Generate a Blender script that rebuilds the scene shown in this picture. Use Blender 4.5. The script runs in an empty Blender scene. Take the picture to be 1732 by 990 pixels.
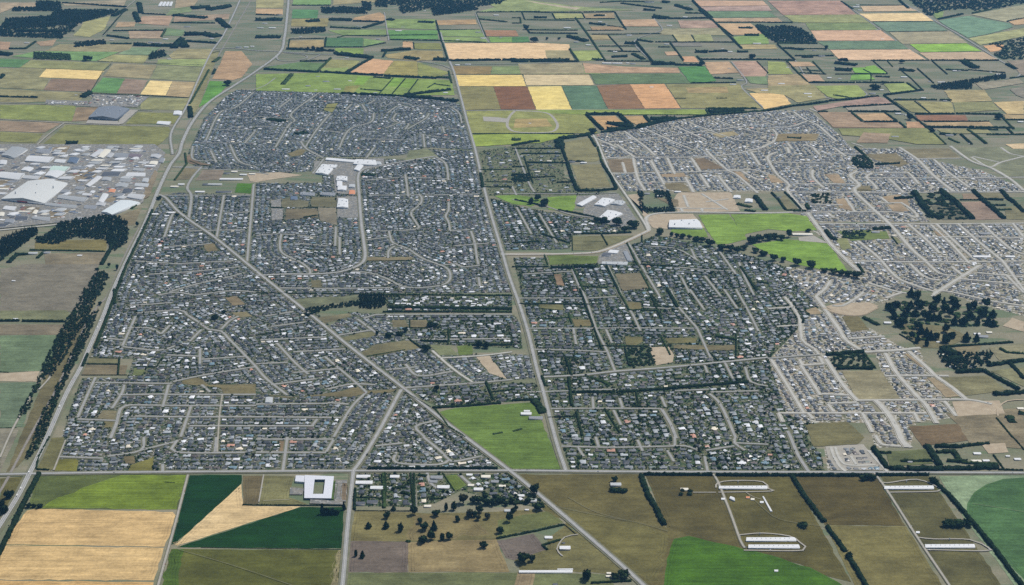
# Aerial view of a flat plains town: dense suburbs, farm fields, shelterbelts, highway and railway.
import bpy, math, random
import numpy as np
from mathutils import Matrix, Vector

random.seed(7)
rng = np.random.default_rng(7)
SC = bpy.context.scene
COL = SC.collection

# ------------------------------------------------------------------ camera, sky, sun, exposure
CAM_H = 2140.0
FOC = 2600.0                              # focal length in photo pixels (photo is 1732 x 990)
PITCH = math.atan(975.0 / FOC)
cam_d = bpy.data.cameras.new("camera")
cam_d.sensor_fit = 'HORIZONTAL'
cam_d.sensor_width = 36.0
cam_d.lens = 36.0 * FOC / 1732.0
cam_d.clip_start = 5.0
cam_d.clip_end = 60000.0
cam = bpy.data.objects.new("camera", cam_d)
COL.objects.link(cam)
cam.location = (0, 0, CAM_H)
cam.rotation_euler = (math.pi / 2 - PITCH, 0, 0)
SC.camera = cam

SUN_EL = math.radians(58)
SUN_AZ = math.radians(52)                 # to the right of the view direction (+Y), beyond the town
world = bpy.data.worlds.new("World")
SC.world = world
world.use_nodes = True
wn = world.node_tree.nodes
wl = world.node_tree.links
bg = wn["Background"]
sky = wn.new("ShaderNodeTexSky")
sky.sky_type = 'NISHITA'
sky.sun_disc = False
sky.sun_elevation = SUN_EL
sky.sun_rotation = SUN_AZ
sky.air_density = 1.0
sky.dust_density = 2.0
wl.new(sky.outputs[0], bg.inputs[0])
bg.inputs[1].default_value = 0.085
sun_d = bpy.data.lights.new("sun", 'SUN')
sun_d.energy = 4.0
sun_d.angle = math.radians(2.0)
sun_d.color = (1.0, 0.955, 0.89)
sun = bpy.data.objects.new("sun", sun_d)
COL.objects.link(sun)
sv = Vector((math.sin(SUN_AZ) * math.cos(SUN_EL), math.cos(SUN_AZ) * math.cos(SUN_EL), math.sin(SUN_EL)))
sun.rotation_euler = sv.to_track_quat('Z', 'Y').to_euler()
sun.location = (4000, 6000, 5000)
SC.view_settings.view_transform = 'Standard'
SC.view_settings.look = 'None'
SC.view_settings.gamma = 1.0
SC.view_settings.use_curve_mapping = False
SC.view_settings.exposure = 0.22
GAIN = 1.75                               # picture value of a sunlit level surface / its base colour
HAZE_D = 1.55e-5
HAZE_C = (0.09, 0.32, 0.50)
try:
    SC.cycles.use_adaptive_sampling = True
    SC.cycles.adaptive_threshold = 0.01
    SC.cycles.max_bounces = 4
    SC.cycles.diffuse_bounces = 2
    SC.cycles.glossy_bounces = 2
    SC.cycles.volume_bounces = 0
    SC.cycles.use_denoising = False
except Exception:
    pass

# ------------------------------------------------------------------ map survey: photo position -> place on the plain
_c, _s = math.cos(PITCH), math.sin(PITCH)

def P(px, py, h=0.0):
    u = (px - 866.0) / FOC
    v = (py - 495.0) / FOC
    dy = _c - v * _s
    dz = -_s - v * _c
    t = (CAM_H - h) / -dz
    return (u * t, dy * t)

def IMG(x, y, z=0.0):
    zz = z - CAM_H
    d = y * _c - zz * _s
    vv = -(y * _s + zz * _c)
    return 866.0 + FOC * x / d, 495.0 + FOC * vv / d

X0 = (0, 433, 866, 1299)
Y0 = (0, 250, 490, 740)

def Z(c, r, pts):                          # enlarged map tile coordinates -> photo coordinates
    return [(X0[c] + a / 3.96, Y0[r] + b / 3.96) for a, b in pts]

def W(pts, h=0.0):
    return [P(a, b, h) for a, b in pts]

# ------------------------------------------------------------------ colours
def lin(c):
    return tuple(((v / 255.0) / 12.92 if v / 255.0 <= 0.04045 else ((v / 255.0 + 0.055) / 1.055) ** 2.4) for v in c)

def alb(c, dist=0.0):
    """Base colour of a level surface whose sunlit look in the photo is c (0-255) at this distance through the haze."""
    T = math.exp(-HAZE_D * dist)
    k = min(1.0, max(0.0, (dist - 4300) / 4200))
    if sum(c) > 200:
        c = tuple(min(v * (n + (f - n) * k), 242) for v, n, f in zip(c, (1.05, 1.095, 1.17), (1.13, 1.15, 1.27)))
    return tuple(min(0.85, max(0.004, (v - HZ * (1 - T)) / (GAIN * T))) for v, HZ in zip(lin(c), HAZE_C))

# ------------------------------------------------------------------ materials
def new_mat(name, rough=0.9, spec=0.2):
    m = bpy.data.materials.new(name)
    m.use_nodes = True
    b = m.node_tree.nodes["Principled BSDF"]
    b.inputs["Roughness"].default_value = rough
    b.inputs["Specular IOR Level"].default_value = spec
    return m, m.node_tree.nodes, m.node_tree.links, b

def noise(n, l, vec, scale, detail=4.0, rough=0.55):
    t = n.new("ShaderNodeTexNoise")
    t.inputs["Scale"].default_value = scale
    t.inputs["Detail"].default_value = detail
    t.inputs["Roughness"].default_value = rough
    l.new(vec, t.inputs["Vector"])
    return t.outputs["Fac"]

def mapr(n, l, x, a, b, c, d):
    t = n.new("ShaderNodeMapRange")
    for i, v in enumerate((a, b, c, d)):
        t.inputs[i + 1].default_value = v
    l.new(x, t.inputs[0])
    return t.outputs[0]

def mul(n, l, col, fac):
    t = n.new("ShaderNodeVectorMath")
    t.operation = 'SCALE'
    l.new(col, t.inputs[0])
    l.new(fac, t.inputs["Scale"])
    return t.outputs[0]

def mixc(n, l, fac, a, b):
    t = n.new("ShaderNodeMix")
    t.data_type = 'RGBA'
    l.new(fac, t.inputs[0])
    for s, v in ((6, a), (7, b)):
        if isinstance(v, tuple):
            t.inputs[s].default_value = (*v[:3], 1)
        else:
            l.new(v, t.inputs[s])
    return t.outputs[2]

def mth(n, l, op, a, b):
    t = n.new("ShaderNodeMath")
    t.operation = op
    for i, v in enumerate((a, b)):
        if isinstance(v, (int, float)):
            t.inputs[i].default_value = v
        else:
            l.new(v, t.inputs[i])
    return t.outputs[0]

def scaled_pos(n, l, sx, sy, rot=0.0):
    g = n.new("ShaderNodeNewGeometry")
    m = n.new("ShaderNodeMapping")
    m.inputs["Rotation"].default_value = (0, 0, rot)
    m.inputs["Scale"].default_value = (sx, sy, 1)
    l.new(g.outputs["Position"], m.inputs["Vector"])
    return m.outputs[0]

def field_mat(name, streak, patch, rows=0.0, rot=0.0):
    """Crop or pasture: own colour of the field, mottled growth, working streaks along the drill rows."""
    m, n, l, b = new_mat(name, 0.95, 0.1)
    oi = n.new("ShaderNodeObjectInfo")
    big = mapr(n, l, noise(n, l, scaled_pos(n, l, 1, 1), 1 / 140.0, 5, 0.6), 0.3, 0.7, 1 - patch, 1 + patch)
    fine = mapr(n, l, noise(n, l, scaled_pos(n, l, 1, 1), 1 / 9.0, 5, 0.7), 0.25, 0.75, 0.74, 1.26)
    mid = mapr(n, l, noise(n, l, scaled_pos(n, l, 1 / 55.0, 1 / 30.0, rot + 0.2), 1.0, 5, 0.65), 0.3, 0.7, 0.77, 1.23)
    st = mapr(n, l, noise(n, l, scaled_pos(n, l, 1 / 170.0, 1 / 9.0, rot), 1.0, 4, 0.65), 0.3, 0.7, 1 - streak, 1 + streak)
    f = mth(n, l, 'MULTIPLY', mth(n, l, 'MULTIPLY', mth(n, l, 'MULTIPLY', big, mid), fine), st)
    col = mul(n, l, oi.outputs["Color"], f)
    # drier / lusher patches
    tone = mapr(n, l, noise(n, l, scaled_pos(n, l, 1 / 260.0, 1 / 110.0, 0.4), 1.0, 4, 0.6), 0.5, 0.72, 0.0, 0.38)
    hsv = n.new("ShaderNodeHueSaturation")
    hsv.inputs["Hue"].default_value = 0.505
    hsv.inputs["Saturation"].default_value = 0.9
    hsv.inputs["Value"].default_value = 1.12
    l.new(col, hsv.inputs["Color"])
    col = mixc(n, l, tone, col, hsv.outputs[0])
    if rows:
        wv = n.new("ShaderNodeTexWave")
        wv.inputs["Scale"].default_value = rows
        wv.inputs["Distortion"].default_value = 0.4
        wv.inputs["Detail"].default_value = 1
        wv.bands_direction = 'Y'
        l.new(scaled_pos(n, l, 1, 1, rot), wv.inputs["Vector"])
        col = mul(n, l, col, mapr(n, l, wv.outputs["Fac"], 0.0, 0.25, 0.9, 1.0))
    l.new(col, b.inputs["Base Color"])
    return m

M = {}
M['field'] = field_mat("pasture", 0.12, 0.30)
M['crop'] = field_mat("crop", 0.18, 0.24, rows=0.02)
M['stubble'] = field_mat("stubble", 0.16, 0.11, rows=0.012)
M['soil'] = field_mat("bare_soil", 0.12, 0.18)

def plain_mat():
    m, n, l, b = new_mat("plains_grass", 0.95, 0.1)
    a = noise(n, l, scaled_pos(n, l, 1 / 420.0, 1 / 160.0), 1.0, 3, 0.5)
    c1 = mixc(n, l, mapr(n, l, a, 0.38, 0.62, 0, 1), (0.125, 0.135, 0.080), (0.195, 0.178, 0.122))
    a2 = noise(n, l, scaled_pos(n, l, 1 / 300.0, 1 / 60.0, 0.05), 1.0, 2, 0.5)
    c2 = mixc(n, l, mapr(n, l, a2, 0.56, 0.62, 0, 0.8), c1, (0.095, 0.130, 0.070))
    f = mapr(n, l, noise(n, l, scaled_pos(n, l, 1, 1), 1 / 12.0, 5, 0.7), 0.25, 0.75, 0.8, 1.2)
    l.new(mul(n, l, c2, f), b.inputs["Base Color"])
    return m
M['plain'] = plain_mat()

def suburb_mat(name, lawn, dry, pave, pave_amt):
    m, n, l, b = new_mat(name, 0.9, 0.2)
    a = noise(n, l, scaled_pos(n, l, 1, 1), 1 / 22.0, 3, 0.6)
    c = mixc(n, l, mapr(n, l, a, 0.42, 0.58, 0, 1), lawn, dry)
    a2 = noise(n, l, scaled_pos(n, l, 1 / 11.0, 1 / 9.0), 1.0, 2, 0.5)
    c = mixc(n, l, mapr(n, l, a2, 0.62 - pave_amt, 0.68 - pave_amt, 0, 1), c, pave)
    f = mapr(n, l, noise(n, l, scaled_pos(n, l, 1, 1), 1 / 3.0, 3, 0.6), 0.25, 0.75, 0.75, 1.25)
    l.new(mul(n, l, c, f), b.inputs["Base Color"])
    return m
M['gardens_old'] = suburb_mat("gardens_old", (0.026, 0.048, 0.018), (0.090, 0.088, 0.050), (0.20, 0.195, 0.18), 0.06)
M['gardens_new'] = suburb_mat("gardens_new", (0.090, 0.096, 0.052), (0.215, 0.180, 0.120), (0.36, 0.345, 0.30), 0.11)
M['gardens_mid'] = suburb_mat("gardens_mid", (0.034, 0.056, 0.024), (0.095, 0.098, 0.058), (0.20, 0.20, 0.185), 0.07)
M['gardens_rural'] = suburb_mat("gardens_rural", (0.060, 0.082, 0.032), (0.135, 0.130, 0.072), (0.12, 0.12, 0.09), 0.0)
M['gardens_leafy'] = suburb_mat("gardens_leafy", (0.028, 0.056, 0.018), (0.098, 0.100, 0.050), (0.17, 0.165, 0.15), 0.03)
M['yard'] = suburb_mat("yard_paving", (0.13, 0.133, 0.128), (0.18, 0.168, 0.14), (0.27, 0.265, 0.25), 0.06)

def tinted(name, base, rough, spec, nz, src='obj', metallic=0.0):
    m, n, l, b = new_mat(name, rough, spec)
    b.inputs["Metallic"].default_value = metallic
    if src == 'obj':
        c = n.new("ShaderNodeObjectInfo").outputs["Color"]
    elif src == 'attr':
        a = n.new("ShaderNodeAttribute")
        a.attribute_name = "tint"
        c = a.outputs["Color"]
    else:
        r = n.new("ShaderNodeRGB")
        r.outputs[0].default_value = (*base, 1)
        c = r.outputs[0]
    if nz:
        f = mapr(n, l, noise(n, l, scaled_pos(n, l, 1, 1), 1 / 4.0, 4, 0.6), 0.25, 0.75, 1 - nz, 1 + nz)
        c = mul(n, l, c, f)
    l.new(c, b.inputs["Base Color"])
    return m
M['roof'] = tinted("roof_sheet", None, 0.38, 0.5, 0.10)
M['roof_shed'] = tinted("shed_roof_sheet", None, 0.5, 0.3, 0.16)
M['wall'] = tinted("wall_cladding", (0.42, 0.40, 0.36), 0.85, 0.2, 0.12, 'rgb')
M['wall_pale'] = tinted("pale_metal_wall", (0.52, 0.53, 0.53), 0.6, 0.3, 0.07, 'rgb')
M['wall_dark'] = tinted("dark_metal_wall", (0.10, 0.12, 0.15), 0.6, 0.3, 0.07, 'rgb')
M['town'] = tinted("house_surfaces", None, 0.4, 0.45, 0.08, 'attr')
M['leaf'] = tinted("foliage", None, 0.95, 0.0, 0.30, 'attr')
M['leafobj'] = None
M['bark'] = tinted("bark", (0.06, 0.045, 0.03), 0.95, 0.1, 0.2, 'rgb')
M['door'] = tinted("garage_door", (0.55, 0.55, 0.54), 0.6, 0.3, 0.05, 'rgb')
M['glass'] = tinted("window_glass", (0.03, 0.04, 0.05), 0.12, 0.6, 0.0, 'rgb')
M['red'] = tinted("red_paint", (0.42, 0.035, 0.04), 0.5, 0.4, 0.05, 'rgb')
M['white'] = tinted("white_paint", (0.78, 0.78, 0.77), 0.6, 0.3, 0.04, 'rgb')
M['paint'] = tinted("vehicle_paint", None, 0.3, 0.5, 0.0)
M['rubber'] = tinted("tyre_rubber", (0.02, 0.02, 0.02), 0.9, 0.2, 0.0, 'rgb')
M['steel'] = tinted("galvanised_steel", (0.42, 0.44, 0.45), 0.45, 0.5, 0.1, 'rgb')

def road_mat(name, c, dirt):
    m, n, l, b = new_mat(name, 0.92, 0.2)
    a = noise(n, l, scaled_pos(n, l, 1, 1), 1 / 30.0, 4, 0.6)
    col = mixc(n, l, mapr(n, l, a, 0.3, 0.7, 0, 1), c, dirt)
    f = mapr(n, l, noise(n, l, scaled_pos(n, l, 1, 1), 1 / 3.0, 3, 0.6), 0.25, 0.75, 0.85, 1.15)
    l.new(mul(n, l, col, f), b.inputs["Base Color"])
    return m
M['seal'] = road_mat("chip_seal", (0.205, 0.207, 0.198), (0.265, 0.263, 0.248))
M['seal_new'] = road_mat("new_chip_seal", (0.31, 0.305, 0.275), (0.39, 0.38, 0.34))
M['gravel'] = road_mat("shingle", (0.25, 0.235, 0.20), (0.31, 0.29, 0.245))
M['dirt'] = road_mat("bare_earth", (0.27, 0.215, 0.145), (0.36, 0.30, 0.21))
M['verge'] = road_mat("mown_verge", (0.10, 0.105, 0.062), (0.155, 0.148, 0.10))
M['verge_new'] = road_mat("concrete_path_verge", (0.23, 0.215, 0.165), (0.36, 0.345, 0.295))
M['ballast'] = road_mat("rail_ballast", (0.15, 0.135, 0.115), (0.20, 0.18, 0.15))
M['line'] = road_mat("road_paint", (0.7, 0.7, 0.68), (0.6, 0.6, 0.58))

# ------------------------------------------------------------------ mesh helpers
class MB:
    """Collects vertices, quads and triangles with a material slot and a tint per face; links them as ONE mesh object."""
    def __init__(s):
        s.v, s.f, s.m, s.t, s.n = [], [], [], [], 0
    def add(s, v, faces, mi=0, tint=None):
        v = np.asarray(v, float).reshape(-1, 3)
        faces = np.asarray(faces, int)
        s.v.append(v)
        s.f.append(faces + s.n)
        k = len(faces)
        s.m.append(np.full(k, mi, int) if np.isscalar(mi) else np.asarray(mi, int))
        if tint is None:
            tint = (0.5, 0.5, 0.5)
        tint = np.asarray(tint, float)
        s.t.append(np.tile(tint, (k, 1)) if tint.ndim == 1 else tint)
        s.n += len(v)
    def mesh(s, name, mats):
        me = bpy.data.meshes.new(name)
        V = np.concatenate(s.v)
        cnt = np.concatenate([np.full(len(f), f.shape[1]) for f in s.f])
        idx = np.concatenate([f.ravel() for f in s.f])
        me.vertices.add(len(V)); me.vertices.foreach_set("co", V.ravel().astype(np.float32))
        me.loops.add(len(idx)); me.loops.foreach_set("vertex_index", idx.astype(np.int32))
        me.polygons.add(len(cnt))
        me.polygons.foreach_set("loop_start", np.concatenate([[0], np.cumsum(cnt)[:-1]]).astype(np.int32))
        me.polygons.foreach_set("material_index", np.concatenate(s.m).astype(np.int32))
        for m in mats:
            me.materials.append(m)
        a = me.attributes.new("tint", 'FLOAT_COLOR', 'FACE')
        t = np.concatenate(s.t)
        a.data.foreach_set("color", np.concatenate([t, np.ones((len(t), 1))], 1).ravel().astype(np.float32))
        me.update(calc_edges=True)
        return me
    def build(s, name, mats, parent=None):
        if not s.v:
            return None
        return link(name, s.mesh(name, mats if isinstance(mats, (list, tuple)) else [mats]), parent)

def link(name, data, parent=None):
    o = bpy.data.objects.new(name, data)
    COL.objects.link(o)
    if parent is not None:
        o.parent = parent
    return o

def struct(o, label=None):
    o["kind"] = "structure"
    if label:
        o["label"] = label
    return o

PENDING = []        # (object, noun phrase, category, group, map position) -> labels are settled at the end
def tag(o, phrase, cat, group=None, at=None, fixed=False):
    o["category"] = cat
    if group:
        o["group"] = group
    if fixed:
        o["label"] = phrase
    else:
        p = at if at is not None else (o.location.x, o.location.y)
        PENDING.append((o, phrase, cat, p))
    return o

BOXF = [(0, 1, 5, 4), (1, 2, 6, 5), (2, 3, 7, 6), (3, 0, 4, 7), (4, 5, 6, 7)]
def prism(mb, base, z0, z1, mi=0, tint=None, top=True, bottom=False):
    """Upright prism over a 4-corner footprint (counter-clockwise)."""
    v = [(x, y, z0) for x, y in base] + [(x, y, z1) for x, y in base]
    f = BOXF if top else BOXF[:4]
    if bottom:
        f = list(f) + [(3, 2, 1, 0)]
    mb.add(v, f, mi, tint)

def ccw(p):
    a = sum(p[i][0] * p[(i + 1) % len(p)][1] - p[(i + 1) % len(p)][0] * p[i][1] for i in range(len(p)))
    return p if a > 0 else p[::-1]

def inpoly(x, y, poly):
    x = np.asarray(x); y = np.asarray(y)
    r = np.zeros(x.shape, bool)
    j = len(poly) - 1
    for i in range(len(poly)):
        xi, yi = poly[i]; xj, yj = poly[j]
        if yi != yj:
            c = ((yi > y) != (yj > y)) & (x < (xj - xi) * (y - yi) / (yj - yi) + xi)
            r ^= c
        j = i
    return r

_layer = [0]
def sheet(name, pts, mat, color=None, z=None, soft=0.0):
    """A flat patch of ground, its edge subdivided and a little uneven like a real field edge."""
    w = ccw(W(pts))
    if z is None:
        _layer[0] += 1
        z = 0.15 + 0.008 * _layer[0]
    if soft:
        out = []
        for i in range(len(w)):
            a = np.array(w[i]); b = np.array(w[(i + 1) % len(w)])
            L = np.linalg.norm(b - a); k = max(1, int(L / 25))
            nrm = np.array([-(b - a)[1], (b - a)[0]]) / max(L, 1e-6)
            for q in range(k):
                p = a + (b - a) * q / k
                if q:
                    p = p + nrm * rng.normal(0, soft)
                out.append(tuple(p))
        w = out
    me = bpy.data.meshes.new(name)
    me.from_pydata([(x, y, z) for x, y in w], [], [list(range(len(w)))])
    me.materials.append(mat)
    o = link(name, me)
    if color is not None:
        o.color = (*color, 1)
    struct(o)
    return o, w

def offset_strip(pts, o0, o1, z, smooth=True):
    """Quad strip between two offsets of a polyline (world xy)."""
    p = np.asarray(pts, float)
    d = np.diff(p, axis=0)
    d /= np.maximum(np.linalg.norm(d, axis=1, keepdims=True), 1e-9)
    nrm = np.stack([-d[:, 1], d[:, 0]], 1)
    nv = np.concatenate([nrm[:1], nrm[:-1] + nrm[1:], nrm[-1:]])
    ln = np.linalg.norm(nv, axis=1, keepdims=True)
    nv /= np.maximum(ln, 1e-6)
    k = np.ones((len(p), 1))
    k[1:-1, 0] = np.clip(2.0 / np.maximum(ln[1:-1, 0], 0.5), 1, 1.6)
    a = p + nv * o0 * k
    b = p + nv * o1 * k
    n = len(p)
    v = np.concatenate([np.c_[a, np.full(n, z)], np.c_[b, np.full(n, z)]])
    f = [(i + 1, i, n + i, n + i + 1) for i in range(n - 1)]
    return v, f

def curve(pts, step=22.0):
    """Catmull-Rom through the traced points, in world metres."""
    p = np.asarray(pts, float)
    if len(p) == 2:
        return p
    q = np.concatenate([[2 * p[0] - p[1]], p, [2 * p[-1] - p[-2]]])
    out = []
    for i in range(1, len(q) - 2):
        L = np.linalg.norm(q[i + 1] - q[i])
        k = max(2, int(L / step))
        t = np.linspace(0, 1, k, endpoint=False)[:, None]
        out.append(0.5 * (2 * q[i] + (q[i + 1] - q[i - 1]) * t + (2 * q[i - 1] - 5 * q[i] + 4 * q[i + 1] - q[i + 2]) * t ** 2
                          + (3 * q[i] - q[i - 1] - 3 * q[i + 1] + q[i + 2]) * t ** 3))
    out.append(p[-1:])
    return np.concatenate(out)
# ------------------------------------------------------------------ the plain
gm = bpy.data.meshes.new("plain")
gm.from_pydata([(-16000, -1500, 0), (16000, -1500, 0), (16000, 26000, 0), (-16000, 26000, 0)], [], [(0, 1, 2, 3)])
gm.materials.append(M['plain'])
struct(link("plain", gm), "flat grassy plain under the whole town and its farmland")

# ------------------------------------------------------------------ suburb blocks (photo coordinates)
SUB = []      # (world polygon, style)
def suburb(pts, style):
    mat = {'old': 'gardens_old', 'new': 'gardens_new', 'mid': 'gardens_mid', 'leafy': 'gardens_leafy', 'rural': 'gardens_rural'}[style]
    o, w = sheet("residential_ground", pts, M[mat])
    SUB.append((w, style))
SUB_DATA = [
    # left of the central road
    ('old', [(84, 797), (97, 768), (104, 745), (119, 690), (139, 640), (215, 640), (225, 608), (152, 605), (190, 520), (205, 478), (228, 420), (250, 372), (280, 330),
             (305, 325), (330, 328), (433, 330), (433, 310), (545, 310), (545, 290), (535, 268), (640, 268), (700, 272), (690, 262), (720, 252), (800, 256),
             (818, 318), (842, 415), (866, 495), (760, 497), (690, 497), (600, 499), (520, 512), (560, 552), (610, 600), (690, 662), (745, 712), (800, 752), (845, 794), (600, 796)]),
    ('mid', [(318, 258), (345, 200), (380, 165), (400, 152), (560, 155), (690, 163), (762, 170), (778, 178), (788, 210), (800, 254), (720, 250), (690, 262),
             (640, 266), (535, 266), (530, 290), (450, 296), (430, 288), (330, 286), (318, 268)]),
    ('mid', [(545, 560), (590, 528), (700, 533), (870, 533), (880, 548), (884, 590), (735, 583), (735, 600), (905, 600), (908, 640), (800, 648), (745, 688), (690, 660), (640, 620), (590, 580)]),
    # right of the central road
    ('leafy', [(868, 436), (925, 436), (928, 450), (1010, 446), (1040, 440), (1060, 418), (1110, 398), (1165, 410), (1240, 425), (1330, 452), (1345, 480), (1385, 520), (1300, 608),
               (1110, 618), (912, 640), (900, 570), (885, 510)]),
    ('leafy', [(912, 645), (1110, 622), (1300, 610), (1330, 700), (1380, 715), (1365, 740), (1390, 770), (1395, 796), (962, 796), (945, 740), (928, 690)]),
    ('new', [(1300, 608), (1385, 600), (1400, 600), (1425, 627), (1448, 678), (1470, 680), (1500, 715), (1360, 716), (1330, 700)]),
    ('new', [(1385, 520), (1430, 535), (1480, 560), (1520, 585), (1555, 592), (1590, 660), (1625, 705), (1550, 715), (1540, 755), (1480, 758), (1470, 716), (1500, 700), (1480, 680),
             (1522, 676), (1490, 627), (1480, 598), (1400, 598)]),
    ('leafy', [(700, 533), (870, 534), (884, 590), (740, 583), (690, 560)]),
    ('leafy', [(652, 501), (866, 502), (866, 528), (655, 528)]),
    ('new', [(1302, 608), (1382, 522), (1402, 524), (1432, 558), (1450, 575), (1480, 598), (1400, 599), (1385, 600)]),
    ('new', [(1394, 758), (1440, 755), (1470, 762), (1496, 796), (1400, 796)]),
    ('new', [(1330, 452), (1440, 462), (1460, 470), (1500, 515), (1480, 512), (1440, 520), (1400, 512), (1385, 520), (1345, 480)]),
    ('new', [(1360, 380), (1385, 378), (1732, 378), (1732, 535), (1640, 510), (1600, 495), (1530, 490), (1500, 512), (1450, 466), (1405, 412)]),
    ('new', [(1380, 315), (1440, 320), (1532, 322), (1575, 376), (1362, 376), (1345, 345), (1330, 322)]),
    ('new', [(1005, 228), (1130, 205), (1260, 188), (1370, 186), (1420, 228), (1440, 250), (1520, 252), (1570, 270), (1660, 288), (1732, 320), (1732, 326), (1330, 324), (1275, 324), (1050, 324), (1030, 290)]),
    ('rural', [(806, 258), (860, 248), (950, 238), (955, 300), (1030, 326), (990, 340), (940, 332), (870, 332), (826, 332)]),
    ('leafy', [(830, 336), (880, 350), (960, 365), (1010, 372), (1075, 380), (1060, 395), (966, 398), (964, 422), (850, 424)]),
    ('leafy', [(690, 665), (760, 650), (905, 648), (915, 676), (745, 690)]),
    ('leafy', [(604, 802), (880, 802), (925, 852), (905, 858), (840, 846), (780, 830), (735, 852), (700, 858), (604, 856)]),
]
for st, pts in SUB_DATA:
    suburb(pts, st)

# ------------------------------------------------------------------ fields, parks and other open ground
OPEN = []     # world polygons kept free of houses
NO_TREE = []
FIELD_NAMES = {'g': 'crop', 'd': 'crop', 'p': 'field', 't': 'stubble', 'o': 'stubble', 'b': 'soil'}
def field(pts, c, kind='p', soft=1.5, keep=True):
    cx = sum(p[0] for p in pts) / len(pts); cy = sum(p[1] for p in pts) / len(pts)
    if kind == 'g':
        c = (c[0] * 1.07, c[1] * .965, c[2] * 1.02)
    if kind == 'p' and 250 < cy < 780:
        y_ = sum(c) / 3
        c = tuple(v * .76 + y_ * .24 for v in c)
    if cy < 250 and kind in 'gd':
        c = (c[0] * 1.01, c[1] * 1.06, c[2] * 1.02)
    if cy < 250 and kind in 'to':
        c = (c[0] * .99, c[1] * 1.03, c[2] * 1.03)
    if cy < 250 and kind == 'b':
        c = (c[0], c[1] * 1.05, c[2])
    x, y = P(cx, min(max(cy, -150), 1100))
    d = math.sqrt(x * x + y * y + CAM_H ** 2)
    nm = {'g': 'green_field', 'd': 'green_field', 'p': 'paddock', 't': 'stubble_field', 'o': 'stubble_field', 'b': 'bare_field'}[kind]
    o, w = sheet(nm, pts, M[FIELD_NAMES[kind]], alb(c, d), soft=soft)
    if cy > 800 and len(pts) > 3:                      # wheelings left along the headland
        mb = MB()
        wc = w + [w[0]]
        v, f = offset_strip(wc, 7.0, 9.6, 0.12 + 0.008 * _layer[0] + 0.034)
        mb.add(v, [q[::-1] for q in f])
        v, f = offset_strip(wc, 15.5, 17.0, 0.12 + 0.008 * _layer[0] + 0.034)
        mb.add(v, [q[::-1] for q in f])
        hl = struct(mb.build('headland_track', [M[FIELD_NAMES[kind]]]))
        a_ = alb(c, d)
        hl.color = (a_[0] * .80, a_[1] * .80, a_[2] * .82, 1)
    if keep:
        OPEN.append(w)
    return o

def ground(pts, mat, name="paved_yard", keep=True):
    o, w = sheet(name, pts, M[mat], soft=1.0)
    if keep:
        OPEN.append(w)
    return o

# --- foreground
field([(62, 803), (317, 803), (300, 862), (48, 861)], (94, 104, 66), 'p')
field([(205, 804), (316, 804), (299, 862), (72, 859), (98, 842), (150, 822), (180, 812)], (108, 136, 60), 'g', 4)
field([(46, 864), (60, 861), (292, 866), (297, 872), (278, 925), (8, 921), (22, 895)], (206, 171, 117), 't', 2)
field([(8, 923), (277, 927), (275, 936), (260, 982), (-30, 980), (-12, 960)], (208, 173, 118), 't', 2)
field([(-30, 982), (260, 985), (255, 1040), (-60, 1040)], (205, 165, 108), 't', 2)
field([(321, 804), (409, 804), (408, 820), (297, 919), (289, 922)], (32, 74, 40), 'd', 1.5)
field([(408, 819), (411, 855), (433, 857), (508, 857), (320, 917), (295, 923)], (214, 182, 130), 't', 1)
field([(411, 805), (446, 805), (437, 855), (411, 855)], (112, 102, 76), 'b')
field([(447, 805), (498, 806), (489, 842), (520, 853), (438, 854)], (122, 118, 82), 'p')
field([(509, 858), (581, 858), (579, 928), (300, 926), (322, 918)], (36, 78, 42), 'd', 1.5)
field([(290, 929), (579, 931), (574, 1040), (262, 1040), (276, 985)], (95, 97, 58), 'p')
field([(292, 929), (312, 929), (296, 1000), (266, 1010)], (74, 104, 52), 'g', 4)
field([(573, 931), (578, 931), (570, 1010), (556, 1010)], (140, 130, 95), 'p', 3)
field([(601, 864), (735, 869), (840, 866), (900, 862), (935, 868), (952, 884), (850, 908), (845, 913), (690, 916), (592, 915)], (122, 114, 78), 'p')
field([(700, 872), (800, 876), (830, 905), (690, 914)], (128, 116, 82), 'p', 6)
field([(592, 916), (690, 916), (690, 968), (588, 968)], (116, 105, 92), 'b')
field([(691, 917), (840, 913), (850, 940), (862, 968), (691, 968)], (143, 126, 90), 'p')
field([(588, 969), (900, 969), (1030, 972), (1060, 1040), (580, 1040)], (112, 116, 80), 'p')
field([(842, 880), (930, 864), (953, 884), (842, 908)], (110, 114, 74), 'p')
field([(840, 915), (902, 903), (925, 930), (870, 948), (856, 944)], (116, 106, 94), 'b')
field([(926, 912), (955, 890), (985, 905), (1075, 975), (1000, 968), (880, 965), (870, 948), (925, 930)], (118, 112, 76), 'p')
field([(876, 967), (905, 967), (900, 1000), (868, 1000)], (150, 132, 100), 'p')
field([(872, 803), (1086, 803), (1126, 892), (1300, 940), (1130, 1000), (1100, 1000), (985, 900), (915, 838)], (106, 99, 67), 'p')
field([(900, 850), (1060, 880), (1130, 905), (1120, 985), (1090, 985), (985, 900)], (112, 106, 70), 'p', 8)
field([(1092, 805), (1205, 806), (1252, 908), (1258, 932), (1180, 912), (1128, 892)], (96, 90, 62), 'p')
field([(1212, 806), (1338, 806), (1440, 985), (1400, 975), (1355, 955), (1260, 930)], (98, 93, 62), 'p')
field([(1345, 806), (1482, 806), (1532, 890), (1395, 888)], (94, 87, 61), 'p')
field([(1396, 889), (1533, 891), (1590, 985), (1620, 1040), (1470, 1040)], (120, 112, 74), 'p')
field([(1490, 806), (1572, 806), (1690, 985), (1720, 1040), (1630, 1040), (1585, 965)], (100, 97, 68), 'p')
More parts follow.
